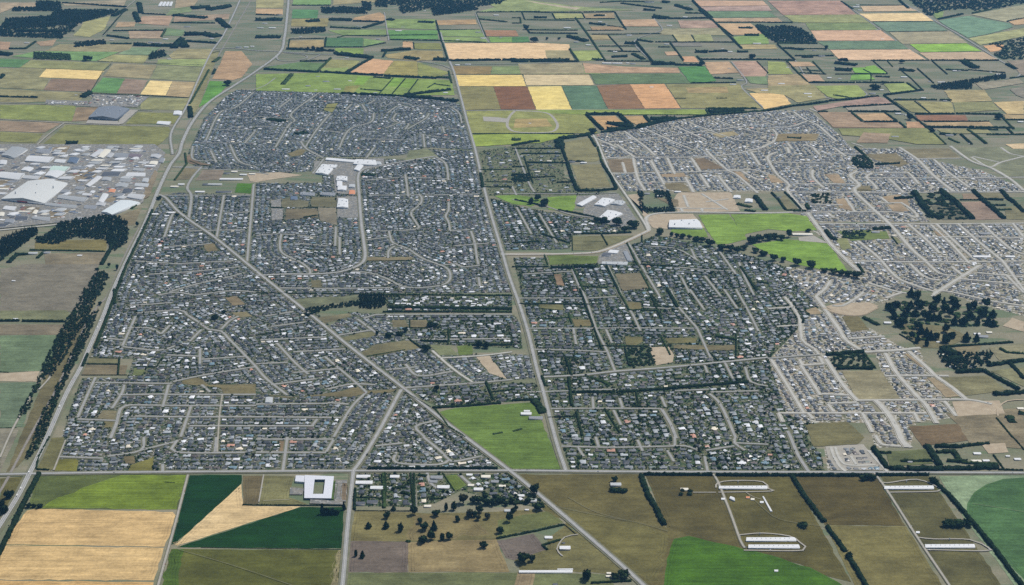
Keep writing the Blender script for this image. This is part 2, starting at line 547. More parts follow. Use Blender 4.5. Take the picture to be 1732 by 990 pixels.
field([(1140, 912), (1165, 907), (1290, 936), (1370, 960), (1404, 978), (1440, 1000), (1455, 1040), (1115, 1040), (1128, 955)], (70, 112, 50), 'g', 2)
field([(1588, 806), (1800, 803), (1800, 1040), (1730, 1010), (1700, 968), (1640, 890)], (134, 148, 112), 'p')
field([(1634, 872), (1636, 852), (1648, 833), (1668, 820), (1695, 811), (1732, 808), (1800, 810), (1800, 1030), (1735, 985), (1690, 935)], (76, 116, 72), 'g', 1)
# --- left middle
field([(0, 456), (40, 447), (166, 446), (165, 480), (150, 512), (134, 526), (0, 538)], (122, 118, 100), 'b', 3)
field([(75, 429), (180, 427), (170, 447), (76, 448)], (134, 124, 92), 'p')
field([(60, 408), (184, 405), (178, 425), (58, 424)], (112, 118, 76), 'g')
field([(0, 526), (112, 525), (120, 535), (110, 541), (0, 541)], (120, 124, 84), 'p')
field([(0, 549), (112, 549), (103, 567), (0, 567)], (128, 118, 90), 'p')
field([(0, 568), (104, 567), (76, 628), (0, 630)], (102, 130, 92), 'g')
ground([(0, 632), (67, 628), (62, 646), (0, 645)], 'dirt', "bare_earth")
field([(0, 648), (62, 647), (38, 722), (0, 724)], (102, 128, 94), 'g')
field([(0, 725), (32, 726), (0, 800)], (140, 132, 104), 'p')
field([(0, 810), (42, 806), (0, 890)], (96, 94, 64), 'p')
field([(108, 560), (150, 520), (165, 500), (70, 740), (30, 790), (10, 800)], (112, 106, 72), 'p')
field([(145, 604), (202, 607), (200, 616), (143, 615)], (120, 118, 80), 'p')
field([(140, 618), (215, 618), (212, 634), (137, 634)], (128, 116, 84), 'p')
field([(76, 742), (108, 740), (96, 795), (62, 795)], (118, 114, 70), 'p')
field([(96, 778), (130, 776), (130, 796), (92, 797)], (118, 116, 68), 'p')
field(Z(0, 1, [(780, 460), (950, 400), (900, 520), (820, 520)]), (124, 116, 84), 'p')
# --- middle
field([(744, 697), (770, 691), (900, 681), (912, 700), (948, 794), (872, 795), (830, 775), (790, 742)], (96, 128, 66), 'g', 2)
field(Z(1, 3, [(1265, 260), (1345, 250), (1410, 320), (1330, 360)]), (100, 126, 66), 'g')
field(Z(1, 2, [(680, 440), (800, 370), (1030, 335), (1110, 390), (1040, 405), (800, 445)]), (124, 118, 80), 'p')
field(Z(1, 2, [(1165, 370), (1300, 380), (1350, 440), (1230, 440)]), (122, 128, 84), 'p')
field(Z(1, 2, [(1345, 380), (1450, 375), (1450, 435), (1360, 440)]), (96, 122, 68), 'g')
ground(Z(1, 2, [(1470, 445), (1560, 440), (1680, 600), (1560, 560)]), 'dirt', "bare_earth")
field(Z(1, 2, [(540, 335), (700, 290), (820, 280), (830, 310), (580, 345)]), (118, 116, 78), 'p')
field(Z(1, 2, [(400, 190), (620, 160), (640, 180), (460, 225)]), (122, 116, 82), 'p')
field(Z(1, 2, [(230, 70), (440, 50), (700, 50), (660, 70), (330, 125)]), (112, 118, 84), 'p')
field(Z(1, 2, [(910, 205), (1000, 205), (1025, 250), (920, 255)]), (128, 120, 82), 'p')
field(Z(1, 2, [(1030, 205), (1140, 205), (1150, 255), (1030, 260)]), (128, 118, 82), 'p')
field(Z(1, 2, [(0, 690), (150, 715), (300, 720), (520, 690), (700, 650), (720, 680), (940, 670), (900, 690), (720, 700), (640, 720), (400, 715), (180, 725)]), (122, 112, 76), 'p')
field(Z(0, 2, [(1210, 600), (1330, 590), (1400, 640), (1715, 635), (1715, 700), (1500, 705), (1480, 660), (1230, 635)]), (124, 114, 76), 'p')
field(Z(0, 2, [(650, 865), (690, 810), (780, 812), (770, 872)]), (130, 120, 84), 'p')
field(Z(0, 2, [(700, 885), (775, 888), (755, 925), (700, 925)]), (124, 116, 76), 'p')
field(Z(0, 2, [(900, 525), (970, 530), (960, 575), (885, 578)]), (110, 120, 72), 'p')
field(Z(0, 2, [(1510, 55), (1580, 45), (1645, 100), (1560, 110)]), (128, 114, 82), 'p')
field(Z(0, 2, [(1550, 155), (1650, 150), (1690, 180), (1590, 190)]), (124, 116, 80), 'p')
field(Z(0, 3, [(345, 10), (430, 5), (400, 120), (300, 215), (265, 205)]), (118, 114, 70), 'p')
field(Z(0, 3, [(400, 150), (525, 155), (515, 230), (365, 220)]), (118, 116, 66), 'p')
field(Z(0, 3, [(870, 190), (1030, 130), (1020, 225), (860, 225)]), (118, 114, 68), 'p')
field(Z(0, 3, [(830, 130), (900, 125), (905, 175), (840, 180)]), (120, 108, 74), 'p')
field(Z(1, 3, [(155, 25), (200, 25), (190, 95), (155, 95)]), (140, 116, 82), 'p')
# --- town centre
field(Z(1, 1, [(170, 350), (230, 335), (290, 350), (355, 360), (350, 400), (175, 400)]), (116, 116, 84), 'p')
field(Z(1, 1, [(368, 330), (535, 332), (540, 398), (368, 395)]), (112, 112, 80), 'p')
field(Z(1, 1, [(200, 410), (412, 410), (415, 468), (195, 485)]), (114, 108, 80), 'p')
field(Z(1, 1, [(416, 402), (535, 405), (545, 520), (430, 490)]), (130, 124, 96), 'p')
ground(Z(1, 1, [(100, 352), (168, 345), (168, 398), (102, 400)]), 'yard')
ground(Z(1, 1, [(102, 408), (180, 408), (178, 482), (105, 488)]), 'yard')
ground(Z(1, 1, [(540, 330), (680, 325), (690, 470), (545, 470)]), 'yard')
ground(Z(1, 1, [(505, 178), (655, 190), (690, 150), (660, 95), (545, 100), (520, 130)]), 'yard')
ground(Z(1, 1, [(390, 90), (860, 70), (860, 120), (690, 165), (670, 310), (530, 310), (520, 185), (385, 180)]), 'yard')
field(Z(1, 1, [(1000, 85), (1030, 20), (1150, 10), (1220, 60), (1180, 75)]), (128, 136, 92), 'p')
field(Z(1, 1, [(742, 735), (1050, 733), (1040, 753), (745, 760)]), (128, 118, 82), 'p')
field(Z(1, 1, [(368, 890), (435, 890), (438, 938), (372, 936)]), (120, 116, 80), 'p')
ground(Z(1, 1, [(-60, 175), (160, 165), (315, 185), (120, 212), (0, 232), (-40, 225)]), 'dirt', "bare_earth")
field(Z(1, 1, [(215, 40), (300, 10), (335, 15), (310, 50), (240, 60)]), (122, 116, 78), 'p')
field(Z(0, 1, [(1570, 300), (1590, 240), (1700, 240), (1700, 310)]), (70, 116, 58), 'g')
field(Z(0, 1, [(1170, 220), (1230, 135), (1345, 132), (1280, 210)]), (124, 118, 84), 'p')
field(Z(0, 1, [(1310, 220), (1360, 150), (1500, 150), (1480, 215)]), (132, 122, 96), 'p')
field(Z(0, 1, [(1230, 80), (1290, 30), (1300, 85), (1420, 120), (1280, 110)]), (128, 112, 84), 'p')
field(Z(0, 1, [(1360, 650), (1430, 640), (1460, 690), (1390, 700)]), (126, 116, 80), 'p')
# --- right of centre
field([(836, 332), (870, 330), (900, 334), (918, 340), (898, 350), (866, 345)], (106, 146, 72), 'g')
field([(926, 334), (974, 331), (978, 340), (972, 352), (966, 360), (928, 355)], (110, 148, 72), 'g')
field([(952, 242), (1000, 233), (1016, 270), (1006, 274), (958, 274)], (132, 130, 84), 'p', 1.5)
field([(967, 280), (1015, 278), (1033, 316), (982, 320)], (132, 128, 84), 'p', 1.5)
field([(967, 400), (1072, 399), (1040, 412), (1010, 424), (967, 424)], (118, 118, 78), 'p')
field([(925, 433), (966, 431), (972, 433), (1012, 434), (1009, 446), (930, 449)], (96, 122, 70), 'g')
ground([(976, 332), (1046, 328), (1064, 352), (1080, 378), (1045, 386), (985, 364), (990, 350), (972, 346)], 'yard')
ground([(1014, 432), (1045, 412), (1060, 414), (1072, 442), (1012, 447)], 'yard')
ground([(1085, 362), (1172, 362), (1192, 386), (1130, 388), (1105, 386)], 'dirt', "bare_earth")
ground([(1060, 330), (1084, 328), (1088, 362), (1098, 364), (1080, 352)], 'dirt', "bare_earth")
ground([(1148, 326), (1236, 326), (1252, 358), (1146, 360), (1140, 336)], 'dirt', "bare_earth")
field([(1110, 335), (1146, 338), (1148, 350), (1138, 350)], (126, 116, 84), 'p')
field([(1181, 364), (1233, 363), (1263, 405), (1232, 413), (1213, 414), (1197, 392)], (114, 153, 74), 'g')
field([(1236, 363), (1330, 361), (1364, 366), (1382, 390), (1340, 392), (1300, 388), (1262, 396), (1258, 401)], (114, 153, 74), 'g')
field([(1136, 387), (1190, 386), (1198, 402), (1165, 400), (1134, 393)], (108, 144, 72), 'g')
field([(1272, 414), (1330, 405), (1352, 407), (1402, 413), (1434, 460), (1400, 458), (1350, 448), (1300, 430)], (112, 154, 72), 'g')
ground([(1350, 402), (1376, 399), (1402, 412), (1352, 408)], 'gravel', "car_park")
field([(1416, 392), (1460, 390), (1500, 392), (1505, 404), (1440, 408)], (100, 126, 74), 'g')
field([(1414, 405), (1432, 403), (1440, 420), (1426, 424)], (134, 138, 84), 'p')
field([(1424, 628), (1490, 627), (1523, 675), (1450, 678)], (148, 137, 96), 'p')
field([(1362, 718), (1432, 714), (1462, 740), (1450, 752), (1376, 756)], (118, 112, 72), 'p')
field([(1424, 536), (1450, 534), (1470, 558), (1440, 562)], (122, 114, 74), 'p')
ground([(1396, 519), (1416, 514), (1470, 512), (1486, 518), (1460, 533), (1420, 533)], 'dirt', "bare_earth")
field([(1536, 722), (1620, 718), (1640, 745), (1560, 755)], (120, 104, 80), 'b')
field([(1600, 700), (1732, 690), (1732, 760), (1640, 752), (1620, 718)], (138, 124, 90), 'p')
ground([(1610, 680), (1690, 678), (1700, 700), (1620, 705)], 'dirt', "bare_earth")
field([(1590, 640), (1670, 636), (1705, 660), (1650, 668), (1605, 672)], (132, 126, 84), 'p')
field([(1675, 628), (1732, 622), (1732, 655)], (128, 126, 84), 'p')
field([(1615, 588), (1660, 585), (1650, 604), (1625, 604)], (138, 126, 88), 'p')
field([(1672, 588), (1732, 582), (1732, 606), (1690, 610)], (136, 130, 92), 'p')
field([(1520, 548), (1600, 552), (1640, 570), (1600, 590), (1550, 588)], (124, 118, 80), 'p')
ground([(1696, 552), (1712, 538), (1732, 545), (1732, 562)], 'dirt', "bare_earth")
ground([(1396, 756), (1460, 752), (1485, 780), (1496, 796), (1405, 796)], 'gravel', "new_subdivision_ground", keep=False)
field([(1498, 764), (1568, 760), (1578, 785), (1505, 790)], (104, 112, 70), 'p')
ground([(1660, 752), (1700, 750), (1706, 766), (1672, 768)], 'dirt', "bare_earth")
field(Z(2, 2, [(755, 315), (870, 320), (880, 350), (830, 375), (765, 372)]), (118, 114, 72), 'p')
ground(Z(2, 2, [(920, 390), (1050, 385), (1085, 440), (1075, 490), (965, 510)]), 'dirt', "bare_earth")
field(Z(2, 2, [(770, 85), (860, 90), (870, 130), (780, 138)]), (120, 112, 72), 'p')
field(Z(2, 2, [(180, 100), (340, 100), (345, 140), (190, 125)]), (122, 120, 74), 'p')
field(Z(2, 2, [(400, 200), (520, 205), (545, 245), (420, 250)]), (122, 112, 72), 'p')
field(Z(2, 2, [(1080, 375), (1500, 375), (1505, 405), (1330, 410), (1085, 395)]), (118, 110, 76), 'p')
field(Z(2, 2, [(1030, 325), (1240, 325), (1230, 360), (1050, 360)]), (120, 116, 72), 'p')
field(Z(2, 1, [(690, 850), (870, 840), (930, 940), (740, 960)]), (120, 112, 82), 'p')
field(Z(2, 1, [(280, 850), (330, 850), (350, 930), (300, 920)]), (140, 116, 84), 'p')
field(Z(2, 1, [(640, 80), (800, 75), (820, 165), (660, 165)]), (126, 114, 84), 'p')
field(Z(2, 1, [(1220, 75), (1290, 70), (1420, 140), (1270, 150)]), (126, 112, 82), 'p')
field(Z(2, 1, [(1020, 240), (1150, 235), (1200, 300), (1040, 280)]), (128, 120, 84), 'p')
field(Z(3, 1, [(910, 10), (1210, 5), (1290, 70), (1000, 75)]), (122, 118, 84), 'p')
field(Z(3, 1, [(650, 45), (860, 40), (940, 110), (880, 130), (720, 85)]), (128, 120, 84), 'p')
field(Z(3, 1, [(1225, 0), (1715, -10), (1715, 190), (1600, 195), (1480, 130), (1360, 90)]), (122, 128, 92), 'p')
field(Z(3, 1, [(1300, 310), (1370, 310), (1420, 345), (1310, 350)]), (140, 122, 92), 'p')
field(Z(3, 1, [(1285, 365), (1430, 360), (1590, 480), (1390, 485)]), (148, 126, 98), 'p')
field(Z(3, 1, [(1410, 305), (1540, 300), (1600, 340), (1450, 345)]), (132, 128, 88), 'p')
field(Z(3, 1, [(1580, 400), (1715, 395), (1715, 485), (1600, 480)]), (124, 122, 84), 'p')
field(Z(3, 1, [(1090, 390), (1260, 390), (1370, 480), (1170, 485)]), (104, 108, 84), 'p')
field(Z(3, 1, [(60, 345), (110, 320), (200, 410), (120, 415)]), (128, 124, 86), 'p')
field(Z(3, 1, [(820, 600), (860, 600), (900, 640), (860, 640)]), (126, 128, 86), 'p')
field(Z(3, 1, [(590, 255), (680, 260), (700, 290), (600, 290)]), (130, 122, 84), 'p')
for tt in [(3, 1, [(740, 335), (880, 315), (930, 345), (950, 395), (860, 385)]), (3, 1, [(800, 385), (890, 378), (950, 428), (840, 428)]), (3, 1, [(450, 345), (512, 342), (565, 425), (480, 405)]), (3, 2, [(915, 432), (955, 430), (1080, 525), (1020, 520)]), (3, 2, [(1065, 592), (1110, 592), (1290, 715), (1190, 725)]),
           (2, 1, [(1000, 180), (1150, 172), (1165, 195), (1010, 200)]), (2, 1, [(1480, 160), (1535, 165), (1600, 240), (1570, 225)]), (3, 1, [(0, 180), (45, 190), (110, 240), (20, 235)]), (2, 0, [(1340, 900), (1480, 880), (1520, 905), (1400, 925)]), (3, 1, [(380, 180), (470, 180), (520, 240), (440, 238)]), (3, 1, [(1110, 560), (1150, 560), (1190, 595), (1140, 595)]), (3, 2, [(250, 140), (320, 120), (360, 165), (280, 170)])]:
    field(Z(*tt), (152, 136, 106), 'b')
# --- left far (industrial side and beyond)
field(Z(0, 0, [(0, 705), (480, 705), (510, 720), (480, 815), (0, 800)]), (126, 136, 84), 'p')
field(Z(0, 0, [(515, 720), (660, 722), (590, 810), (480, 815)]), (140, 126, 98), 'p')
field(Z(0, 0, [(0, 812), (410, 828), (300, 890), (0, 880)]), (142, 128, 102), 'p')
field(Z(0, 0, [(0, 885), (290, 898), (240, 960), (0, 950)]), (122, 126, 84), 'p')
field(Z(0, 0, [(440, 838), (1130, 848), (1150, 900), (1060, 975), (700, 985), (290, 968)]), (122, 126, 84), 'p')
field(Z(0, 0, [(920, 755), (1220, 760), (1190, 830), (840, 832)]), (122, 126, 82), 'p')
field(Z(0, 0, [(950, 660), (1260, 662), (1230, 740), (940, 735)]), (136, 138, 96), 'p')
field(Z(0, 0, [(0, 598), (560, 625), (540, 680), (0, 690)]), (134, 132, 96), 'p')
field(Z(0, 0, [(0, 460), (310, 462), (270, 525), (330, 530), (290, 605), (0, 590)]), (134, 134, 98), 'p')
field(Z(0, 0, [(310, 463), (700, 478), (650, 535), (262, 520)]), (226, 184, 120), 'o')
field(Z(0, 0, [(345, 530), (655, 537), (605, 618), (290, 605)]), (132, 112, 96), 'b')
field(Z(0, 0, [(690, 522), (835, 530), (780, 628), (605, 620)]), (92, 134, 84), 'g')
field(Z(0, 0, [(838, 530), (990, 540), (935, 632), (782, 628)]), (140, 120, 104), 'b')
field(Z(0, 0, [(1005, 542), (1155, 548), (1110, 642), (940, 635)]), (228, 186, 124), 'o')
field(Z(0, 0, [(1158, 548), (1320, 555), (1275, 655), (1112, 645)]), (164, 148, 108), 'p')
field(Z(0, 0, [(760, 428), (1050, 440), (1000, 530), (690, 512)]), (142, 136, 102), 'p')
field(Z(0, 0, [(1055, 440), (1380, 455), (1330, 548), (1005, 530)]), (130, 136, 98), 'p')
field(Z(0, 0, [(210, 405), (740, 425), (690, 475), (320, 460), (130, 455)]), (132, 136, 94), 'p')
field(Z(0, 0, [(0, 395), (205, 402), (130, 455), (0, 450)]), (86, 126, 84), 'g')
field(Z(0, 0, [(80, 380), (240, 345), (800, 350), (640, 412), (480, 405)]), (108, 144, 92), 'g')
field(Z(0, 0, [(760, 368), (1000, 375), (960, 428), (650, 412)]), (150, 150, 102), 'p')
field(Z(0, 0, [(870, 320), (1080, 318), (1000, 372), (790, 365)]), (110, 136, 100), 'g')
field(Z(0, 0, [(1060, 400), (1410, 398), (1390, 452), (1050, 432)]), (138, 150, 98), 'p')
field(Z(0, 0, [(1130, 375), (1190, 330), (1420, 330), (1415, 395), (1150, 395)]), (144, 140, 102), 'p')
field(Z(0, 0, [(400, 300), (900, 300), (870, 335), (800, 350), (300, 345)]), (140, 136, 102), 'p')
field(Z(0, 0, [(1470, 440), (1510, 345), (1620, 345), (1690, 430), (1620, 520), (1560, 540), (1420, 530)]), (164, 134, 106), 'b')
field(Z(0, 0, [(1405, 545), (1550, 550), (1450, 650), (1330, 725)]), (88, 136, 72), 'g')
field(Z(0, 0, [(1240, 700), (1410, 350), (1470, 345), (1330, 720), (1280, 790)]), (128, 128, 92), 'p')
field(Z(0, 0, [(560, 150), (740, 110), (700, 200), (600, 250), (490, 240), (540, 190)]), (150, 150, 104), 'p')
field(Z(0, 0, [(0, 20), (240, 20), (240, 60), (90, 55), (0, 90)]), (158, 146, 116), 'p')
field(Z(0, 0, [(420, 20), (850, 0), (830, 40), (430, 40)]), (150, 144, 116), 'p')
field(Z(0, 0, [(0, 280), (70, 285), (60, 335), (0, 335)]), (164, 142, 112), 'p')
field(Z(0, 0, [(240, 285), (380, 265), (350, 310), (270, 310)]), (158, 140, 110), 'p')
field(Z(0, 0, [(950, 110), (1160, 108), (1130, 175), (930, 160)]), (160, 140, 112), 'p')
field(Z(0, 0, [(790, 150), (910, 150), (900, 180), (770, 185)]), (164, 146, 112), 'p')
field(Z(0, 0, [(860, 210), (1100, 210), (1080, 260), (870, 260)]), (154, 140, 112), 'p')
field(Z(0, 0, [(1180, 0), (1330, 0), (1300, 40), (1170, 60)]), (150, 140, 110), 'p')
field(Z(0, 0, [(1150, 60), (1290, 45), (1280, 80), (1110, 105)]), (122, 138, 100), 'p')
field(Z(0, 0, [(1120, 190), (1240, 205), (1220, 245), (1100, 240)]), (112, 134, 98), 'p')
field(Z(0, 0, [(1170, 110), (1540, 95), (1530, 130), (1160, 150)]), (150, 136, 110), 'p')
# --- tile right of highway, far
field(Z(1, 0, [(0, 60), (180, 62), (180, 100), (0, 100)]), (180, 150, 112), 't')
field(Z(1, 0, [(0, 0), (185, 0), (182, 55), (0, 55)]), (150, 148, 106), 'p')
field(Z(1, 0, [(250, 0), (505, 0), (500, 35), (245, 35)]), (112, 148, 94), 'g')
field(Z(1, 0, [(520, 0), (860, 0), (850, 12), (515, 35)]), (152, 146, 108), 'p')
field(Z(1, 0, [(245, 65), (420, 70), (410, 125), (240, 125)]), (84, 130, 88), 'g')
field(Z(1, 0, [(240, 130), (490, 125), (480, 180), (235, 180)]), (138, 134, 94), 'p')
field(Z(1, 0, [(480, 205), (870, 200), (870, 235), (580, 238)]), (122, 142, 92), 'p')
field(Z(1, 0, [(880, 205), (1215, 205), (1220, 265), (900, 262)]), (92, 136, 82), 'g')
field(Z(1, 0, [(870, 130), (1200, 130), (1205, 200), (880, 190)]), (124, 144, 92), 'p')
field(Z(1, 0, [(1205, 140), (1470, 132), (1480, 165), (1210, 170)]), (164, 142, 104), 'p')
field(Z(1, 0, [(1225, 205), (1500, 200), (1540, 250), (1240, 245)]), (116, 144, 90), 'g')
field(Z(1, 0, [(1530, 205), (1740, 205), (1760, 245), (1545, 245)]), (150, 116, 94), 'b')
field(Z(1, 0, [(1245, 250), (1540, 255), (1550, 285), (1250, 285)]), (126, 146, 92), 'p')
field(Z(1, 0, [(1560, 250), (1760, 250), (1800, 285), (1570, 285)]), (112, 150, 84), 'g')
field(Z(1, 0, [(1470, 85), (1900, 80), (1880, 10), (1700, 25)]), (132, 148, 102), 'p')
field(Z(1, 0, [(660, 120), (830, 85), (870, 110), (860, 145), (650, 135)]), (164, 142, 106), 'p')
field(Z(1, 0, [(220, 275), (450, 270), (460, 320), (210, 320)]), (152, 140, 100), 'p')
field(Z(1, 0, [(460, 255), (720, 255), (715, 315), (540, 320), (460, 320)]), (78, 116, 82), 'g')
field(Z(1, 0, [(720, 260), (870, 280), (720, 315)]), (120, 146, 94), 'p')
field(Z(1, 0, [(530, 325), (720, 325), (720, 370), (530, 360)]), (118, 146, 82), 'g')
field(Z(1, 0, [(985, 278), (1048, 280), (1050, 330), (980, 318)]), (184, 150, 110), 't')
field(Z(1, 0, [(1060, 290), (1230, 292), (1245, 335), (1060, 330)]), (124, 130, 84), 'p')
field(Z(1, 0, [(860, 370), (1060, 340), (1250, 345), (1260, 400), (1080, 410), (880, 390)]), (148, 138, 96), 'p')
field(Z(1, 0, [(1248, 293), (1900, 290), (2100, 300), (2100, 405), (1290, 402)]), (212, 176, 128), 't')
field(Z(1, 0, [(60, 455), (290, 415), (460, 430), (410, 485), (70, 470)]), (92, 122, 82), 'g')
field(Z(1, 0, [(430, 475), (500, 400), (700, 410), (610, 490)]), (136, 138, 92), 'p')
field(Z(1, 0, [(440, 460), (620, 455), (600, 490), (440, 480)]), (134, 150, 92), 'p')
field(Z(1, 0, [(630, 490), (770, 395), (920, 410), (850, 500)]), (196, 154, 112), 't')
field(Z(1, 0, [(850, 500), (925, 410), (1080, 415), (1085, 515)]), (146, 140, 88), 'p')
field(Z(1, 0, [(1085, 420), (1300, 490), (1210, 525), (1085, 515)]), (132, 138, 86), 'p')
field(Z(1, 0, [(0, 500), (430, 490), (900, 520), (1310, 540), (1330, 640), (1000, 640), (570, 625), (0, 610)]), (122, 142, 82), 'p')
field(Z(1, 0, [(680, 515), (770, 515), (720, 570), (655, 570)]), (112, 150, 72), 'g')
field(Z(1, 0, [(920, 525), (990, 530), (940, 585), (880, 580)]), (112, 150, 74), 'g')
field(Z(1, 0, [(1005, 532), (1080, 535), (1030, 590), (950, 585)]), (112, 146, 74), 'g')
field(Z(1, 0, [(600, 580), (700, 575), (650, 625), (585, 615)]), (140, 140, 86), 'p')
field(Z(1, 0, [(1310, 445), (1580, 448), (1570, 500), (1320, 498)]), (138, 118, 86), 'b')
field(Z(1, 0, [(1582, 448), (2100, 440), (2300, 448), (2310, 498), (1572, 500)]), (122, 136, 92), 'p')
field(Z(1, 0, [(450, 740), (480, 700), (550, 695), (510, 755)]), (128, 130, 84), 'p')
# --- big field block right of the central road
field(Z(1, 0, [(1335, 505), (1715, 505), (1780, 505), (1810, 580), (1350, 580)]), (228, 184, 112), 'o')
field(Z(2, 0, [(75, 503), (515, 503), (550, 573), (98, 575)]), (198, 174, 128), 't')
field(Z(2, 0, [(40, 430), (470, 425), (485, 495), (60, 498)]), (146, 140, 106), 'p')
field(Z(2, 0, [(475, 425), (760, 450), (1110, 458), (1125, 490), (490, 492)]), (172, 146, 112), 'p')
field(Z(2, 0, [(525, 497), (1130, 495), (1195, 560), (560, 567)]), (92, 118, 84), 'g')
field(Z(2, 0, [(1110, 450), (1290, 445), (1370, 545), (1195, 560)]), (80, 128, 78), 'g')
field(Z(1, 0, [(1360, 585), (1590, 583), (1640, 735), (1400, 740)]), (128, 120, 86), 'b')
field(Z(1, 0, [(1590, 583), (1815, 583), (1875, 738), (1640, 735)]), (124, 92, 74), 'b')
field(Z(2, 0, [(105, 583), (330, 580), (400, 738), (165, 740)]), (232, 188, 112), 'o')
field(Z(2, 0, [(335, 580), (565, 578), (640, 735), (405, 738)]), (94, 116, 92), 'd')
field(Z(2, 0, [(567, 577), (790, 567), (885, 730), (645, 735)]), (134, 104, 82), 'b')
field(Z(2, 0, [(790, 568), (1020, 565), (1130, 728), (890, 730)]), (198, 150, 104), 't')
field(Z(2, 0, [(1030, 568), (1520, 562), (1540, 590), (1670, 728), (1135, 728)]), (136, 134, 92), 'p')
field(Z(2, 0, [(1165, 590), (1440, 585), (1450, 625), (1180, 625)]), (156, 140, 98), 'p')
field(Z(1, 0, [(1410, 748), (1720, 742), (2200, 742), (2290, 895), (1440, 895)]), (134, 138, 86), 'p')
field(Z(2, 0, [(170, 738), (1290, 736), (1310, 770), (480, 772), (200, 760)]), (130, 146, 82), 'p')
field(Z(1, 0, [(1450, 905), (1730, 900), (2130, 905), (1900, 960), (1460, 985)]), (126, 148, 74), 'g')
field(Z(2, 0, [(535, 782), (690, 780), (760, 835), (660, 870), (600, 870)]), (178, 142, 98), 't')
field(Z(2, 0, [(740, 782), (890, 780), (920, 820), (830, 838)]), (174, 142, 98), 't')
field(Z(2, 0, [(20, 800), (230, 798), (270, 850), (10, 860)]), (160, 144, 96), 'p')
# --- far centre strip fields
field(Z(2, 0, [(-200, 0), (80, 0), (480, 50), (840, 72), (70, 80), (-60, 85)]), (134, 146, 100), 'p')
field(Z(2, 0, [(80, 5), (250, 30), (460, 55), (430, 68), (170, 25)]), (170, 160, 130), 'p')
field(Z(2, 0, [(270, 90), (470, 95), (480, 125), (285, 128)]), (148, 152, 102), 'p')
field(Z(2, 0, [(480, 95), (680, 88), (690, 125), (490, 125)]), (150, 138, 104), 'p')
field(Z(2, 0, [(730, 135), (960, 132), (985, 180), (755, 180)]), (172, 148, 114), 'p')
field(Z(2, 0, [(1110, 140), (1360, 140), (1380, 190), (1130, 190)]), (160, 140, 116), 'p')
field(Z(2, 0, [(1010, 195), (1390, 190), (1430, 240), (990, 235)]), (144, 142, 108), 'p')
field(Z(2, 0, [(1210, 5), (1680, 8), (1715, 40), (1260, 45)]), (186, 152, 120), 't')
field(Z(2, 0, [(1255, 48), (1715, 42), (1740, 75), (1300, 75)]), (166, 146, 124), 'p')
field(Z(2, 0, [(1305, 80), (1715, 78), (1780, 118), (1345, 122)]), (100, 130, 96), 'g')
field(Z(2, 0, [(1345, 125), (1780, 122), (1810, 150), (1365, 150)]), (170, 150, 116), 'p')
field(Z(2, 0, [(1380, 160), (1600, 160), (1690, 240), (1470, 235)]), (186, 154, 114), 't')
field(Z(2, 0, [(1480, 250), (1715, 225), (1720, 295), (1520, 300)]), (116, 146, 88), 'g')
field(Z(2, 0, [(1525, 302), (1760, 302), (1780, 330), (1545, 332)]), (164, 152, 108), 'p')
field(Z(2, 0, [(400, 345), (590, 340), (620, 405), (440, 412)]), (134, 152, 92), 'g')
field(Z(2, 0, [(220, 340), (380, 340), (420, 410), (240, 408)]), (154, 148, 108), 'p')
field(Z(2, 0, [(0, 250), (110, 248), (120, 285), (0, 288)]), (78, 122, 80), 'g')
field(Z(2, 0, [(1140, 382), (1220, 380), (1255, 420), (1150, 418)]), (196, 152, 112), 't')
field(Z(2, 0, [(1285, 420), (1450, 415), (1520, 490), (1330, 500)]), (174, 150, 114), 'p')
field(Z(2, 0, [(1470, 415), (1640, 412), (1715, 480), (1690, 520), (1540, 515)]), (166, 142, 116), 'p')
field(Z(2, 0, [(1560, 515), (1700, 515), (1715, 570), (1600, 560)]), (112, 132, 94), 'p')
field(Z(2, 0, [(1560, 600), (1780, 590), (1850, 630), (1640, 625)]), (156, 146, 104), 'p')
field(Z(2, 0, [(1590, 628), (1815, 630), (1870, 700), (1690, 735)]), (222, 178, 118), 'o')
field(Z(2, 0, [(1020, 350), (1100, 348), (1120, 372), (1040, 375)]), (172, 148, 114), 'p')
field(Z(2, 0, [(1060, 290), (1260, 288), (1275, 312), (1080, 314)]), (122, 118, 108), 'b')
field(Z(2, 0, [(520, 180), (730, 180), (750, 205), (540, 205)]), (150, 126, 100), 'b')
field(Z(2, 0, [(520, 238), (640, 236), (660, 268), (540, 270)]), (154, 144, 104), 'p')
field(Z(2, 0, [(1080, 235), (1200, 235), (1225, 280), (1110, 282)]), (154, 150, 108), 'p')
field(Z(2, 0, [(1210, 235), (1330, 232), (1350, 280), (1230, 282)]), (146, 150, 104), 'p')
# --- far right
field(Z(3, 0, [(0, 8), (480, 8), (560, 70), (590, 100), (100, 102)]), (160, 136, 114), 'p')
field(Z(3, 0, [(105, 105), (610, 100), (680, 155), (250, 155), (170, 150)]), (140, 146, 100), 'p')
field(Z(3, 0, [(250, 158), (690, 158), (740, 203), (280, 205)]), (122, 138, 94), 'p')
field(Z(3, 0, [(285, 208), (760, 205), (850, 275), (330, 275)]), (196, 158, 122), 't')
field(Z(3, 0, [(330, 280), (870, 278), (945, 332), (410, 333)]), (98, 126, 96), 'g')
field(Z(3, 0, [(415, 337), (950, 335), (1060, 403), (480, 405)]), (204, 168, 128), 't')
field(Z(3, 0, [(610, 95), (1030, 90), (1110, 143), (690, 145)]), (222, 184, 130), 'o')
field(Z(3, 0, [(620, 45), (920, 40), (1000, 75), (640, 80)]), (188, 160, 122), 't')
field(Z(3, 0, [(700, 150), (1110, 148), (1200, 208), (790, 213)]), (104, 132, 104), 'g')
field(Z(3, 0, [(810, 218), (1220, 213), (1340, 292), (900, 297)]), (152, 140, 114), 'b')
field(Z(3, 0, [(950, 300), (1330, 295), (1430, 345), (1020, 352)]), (126, 168, 80), 'g')
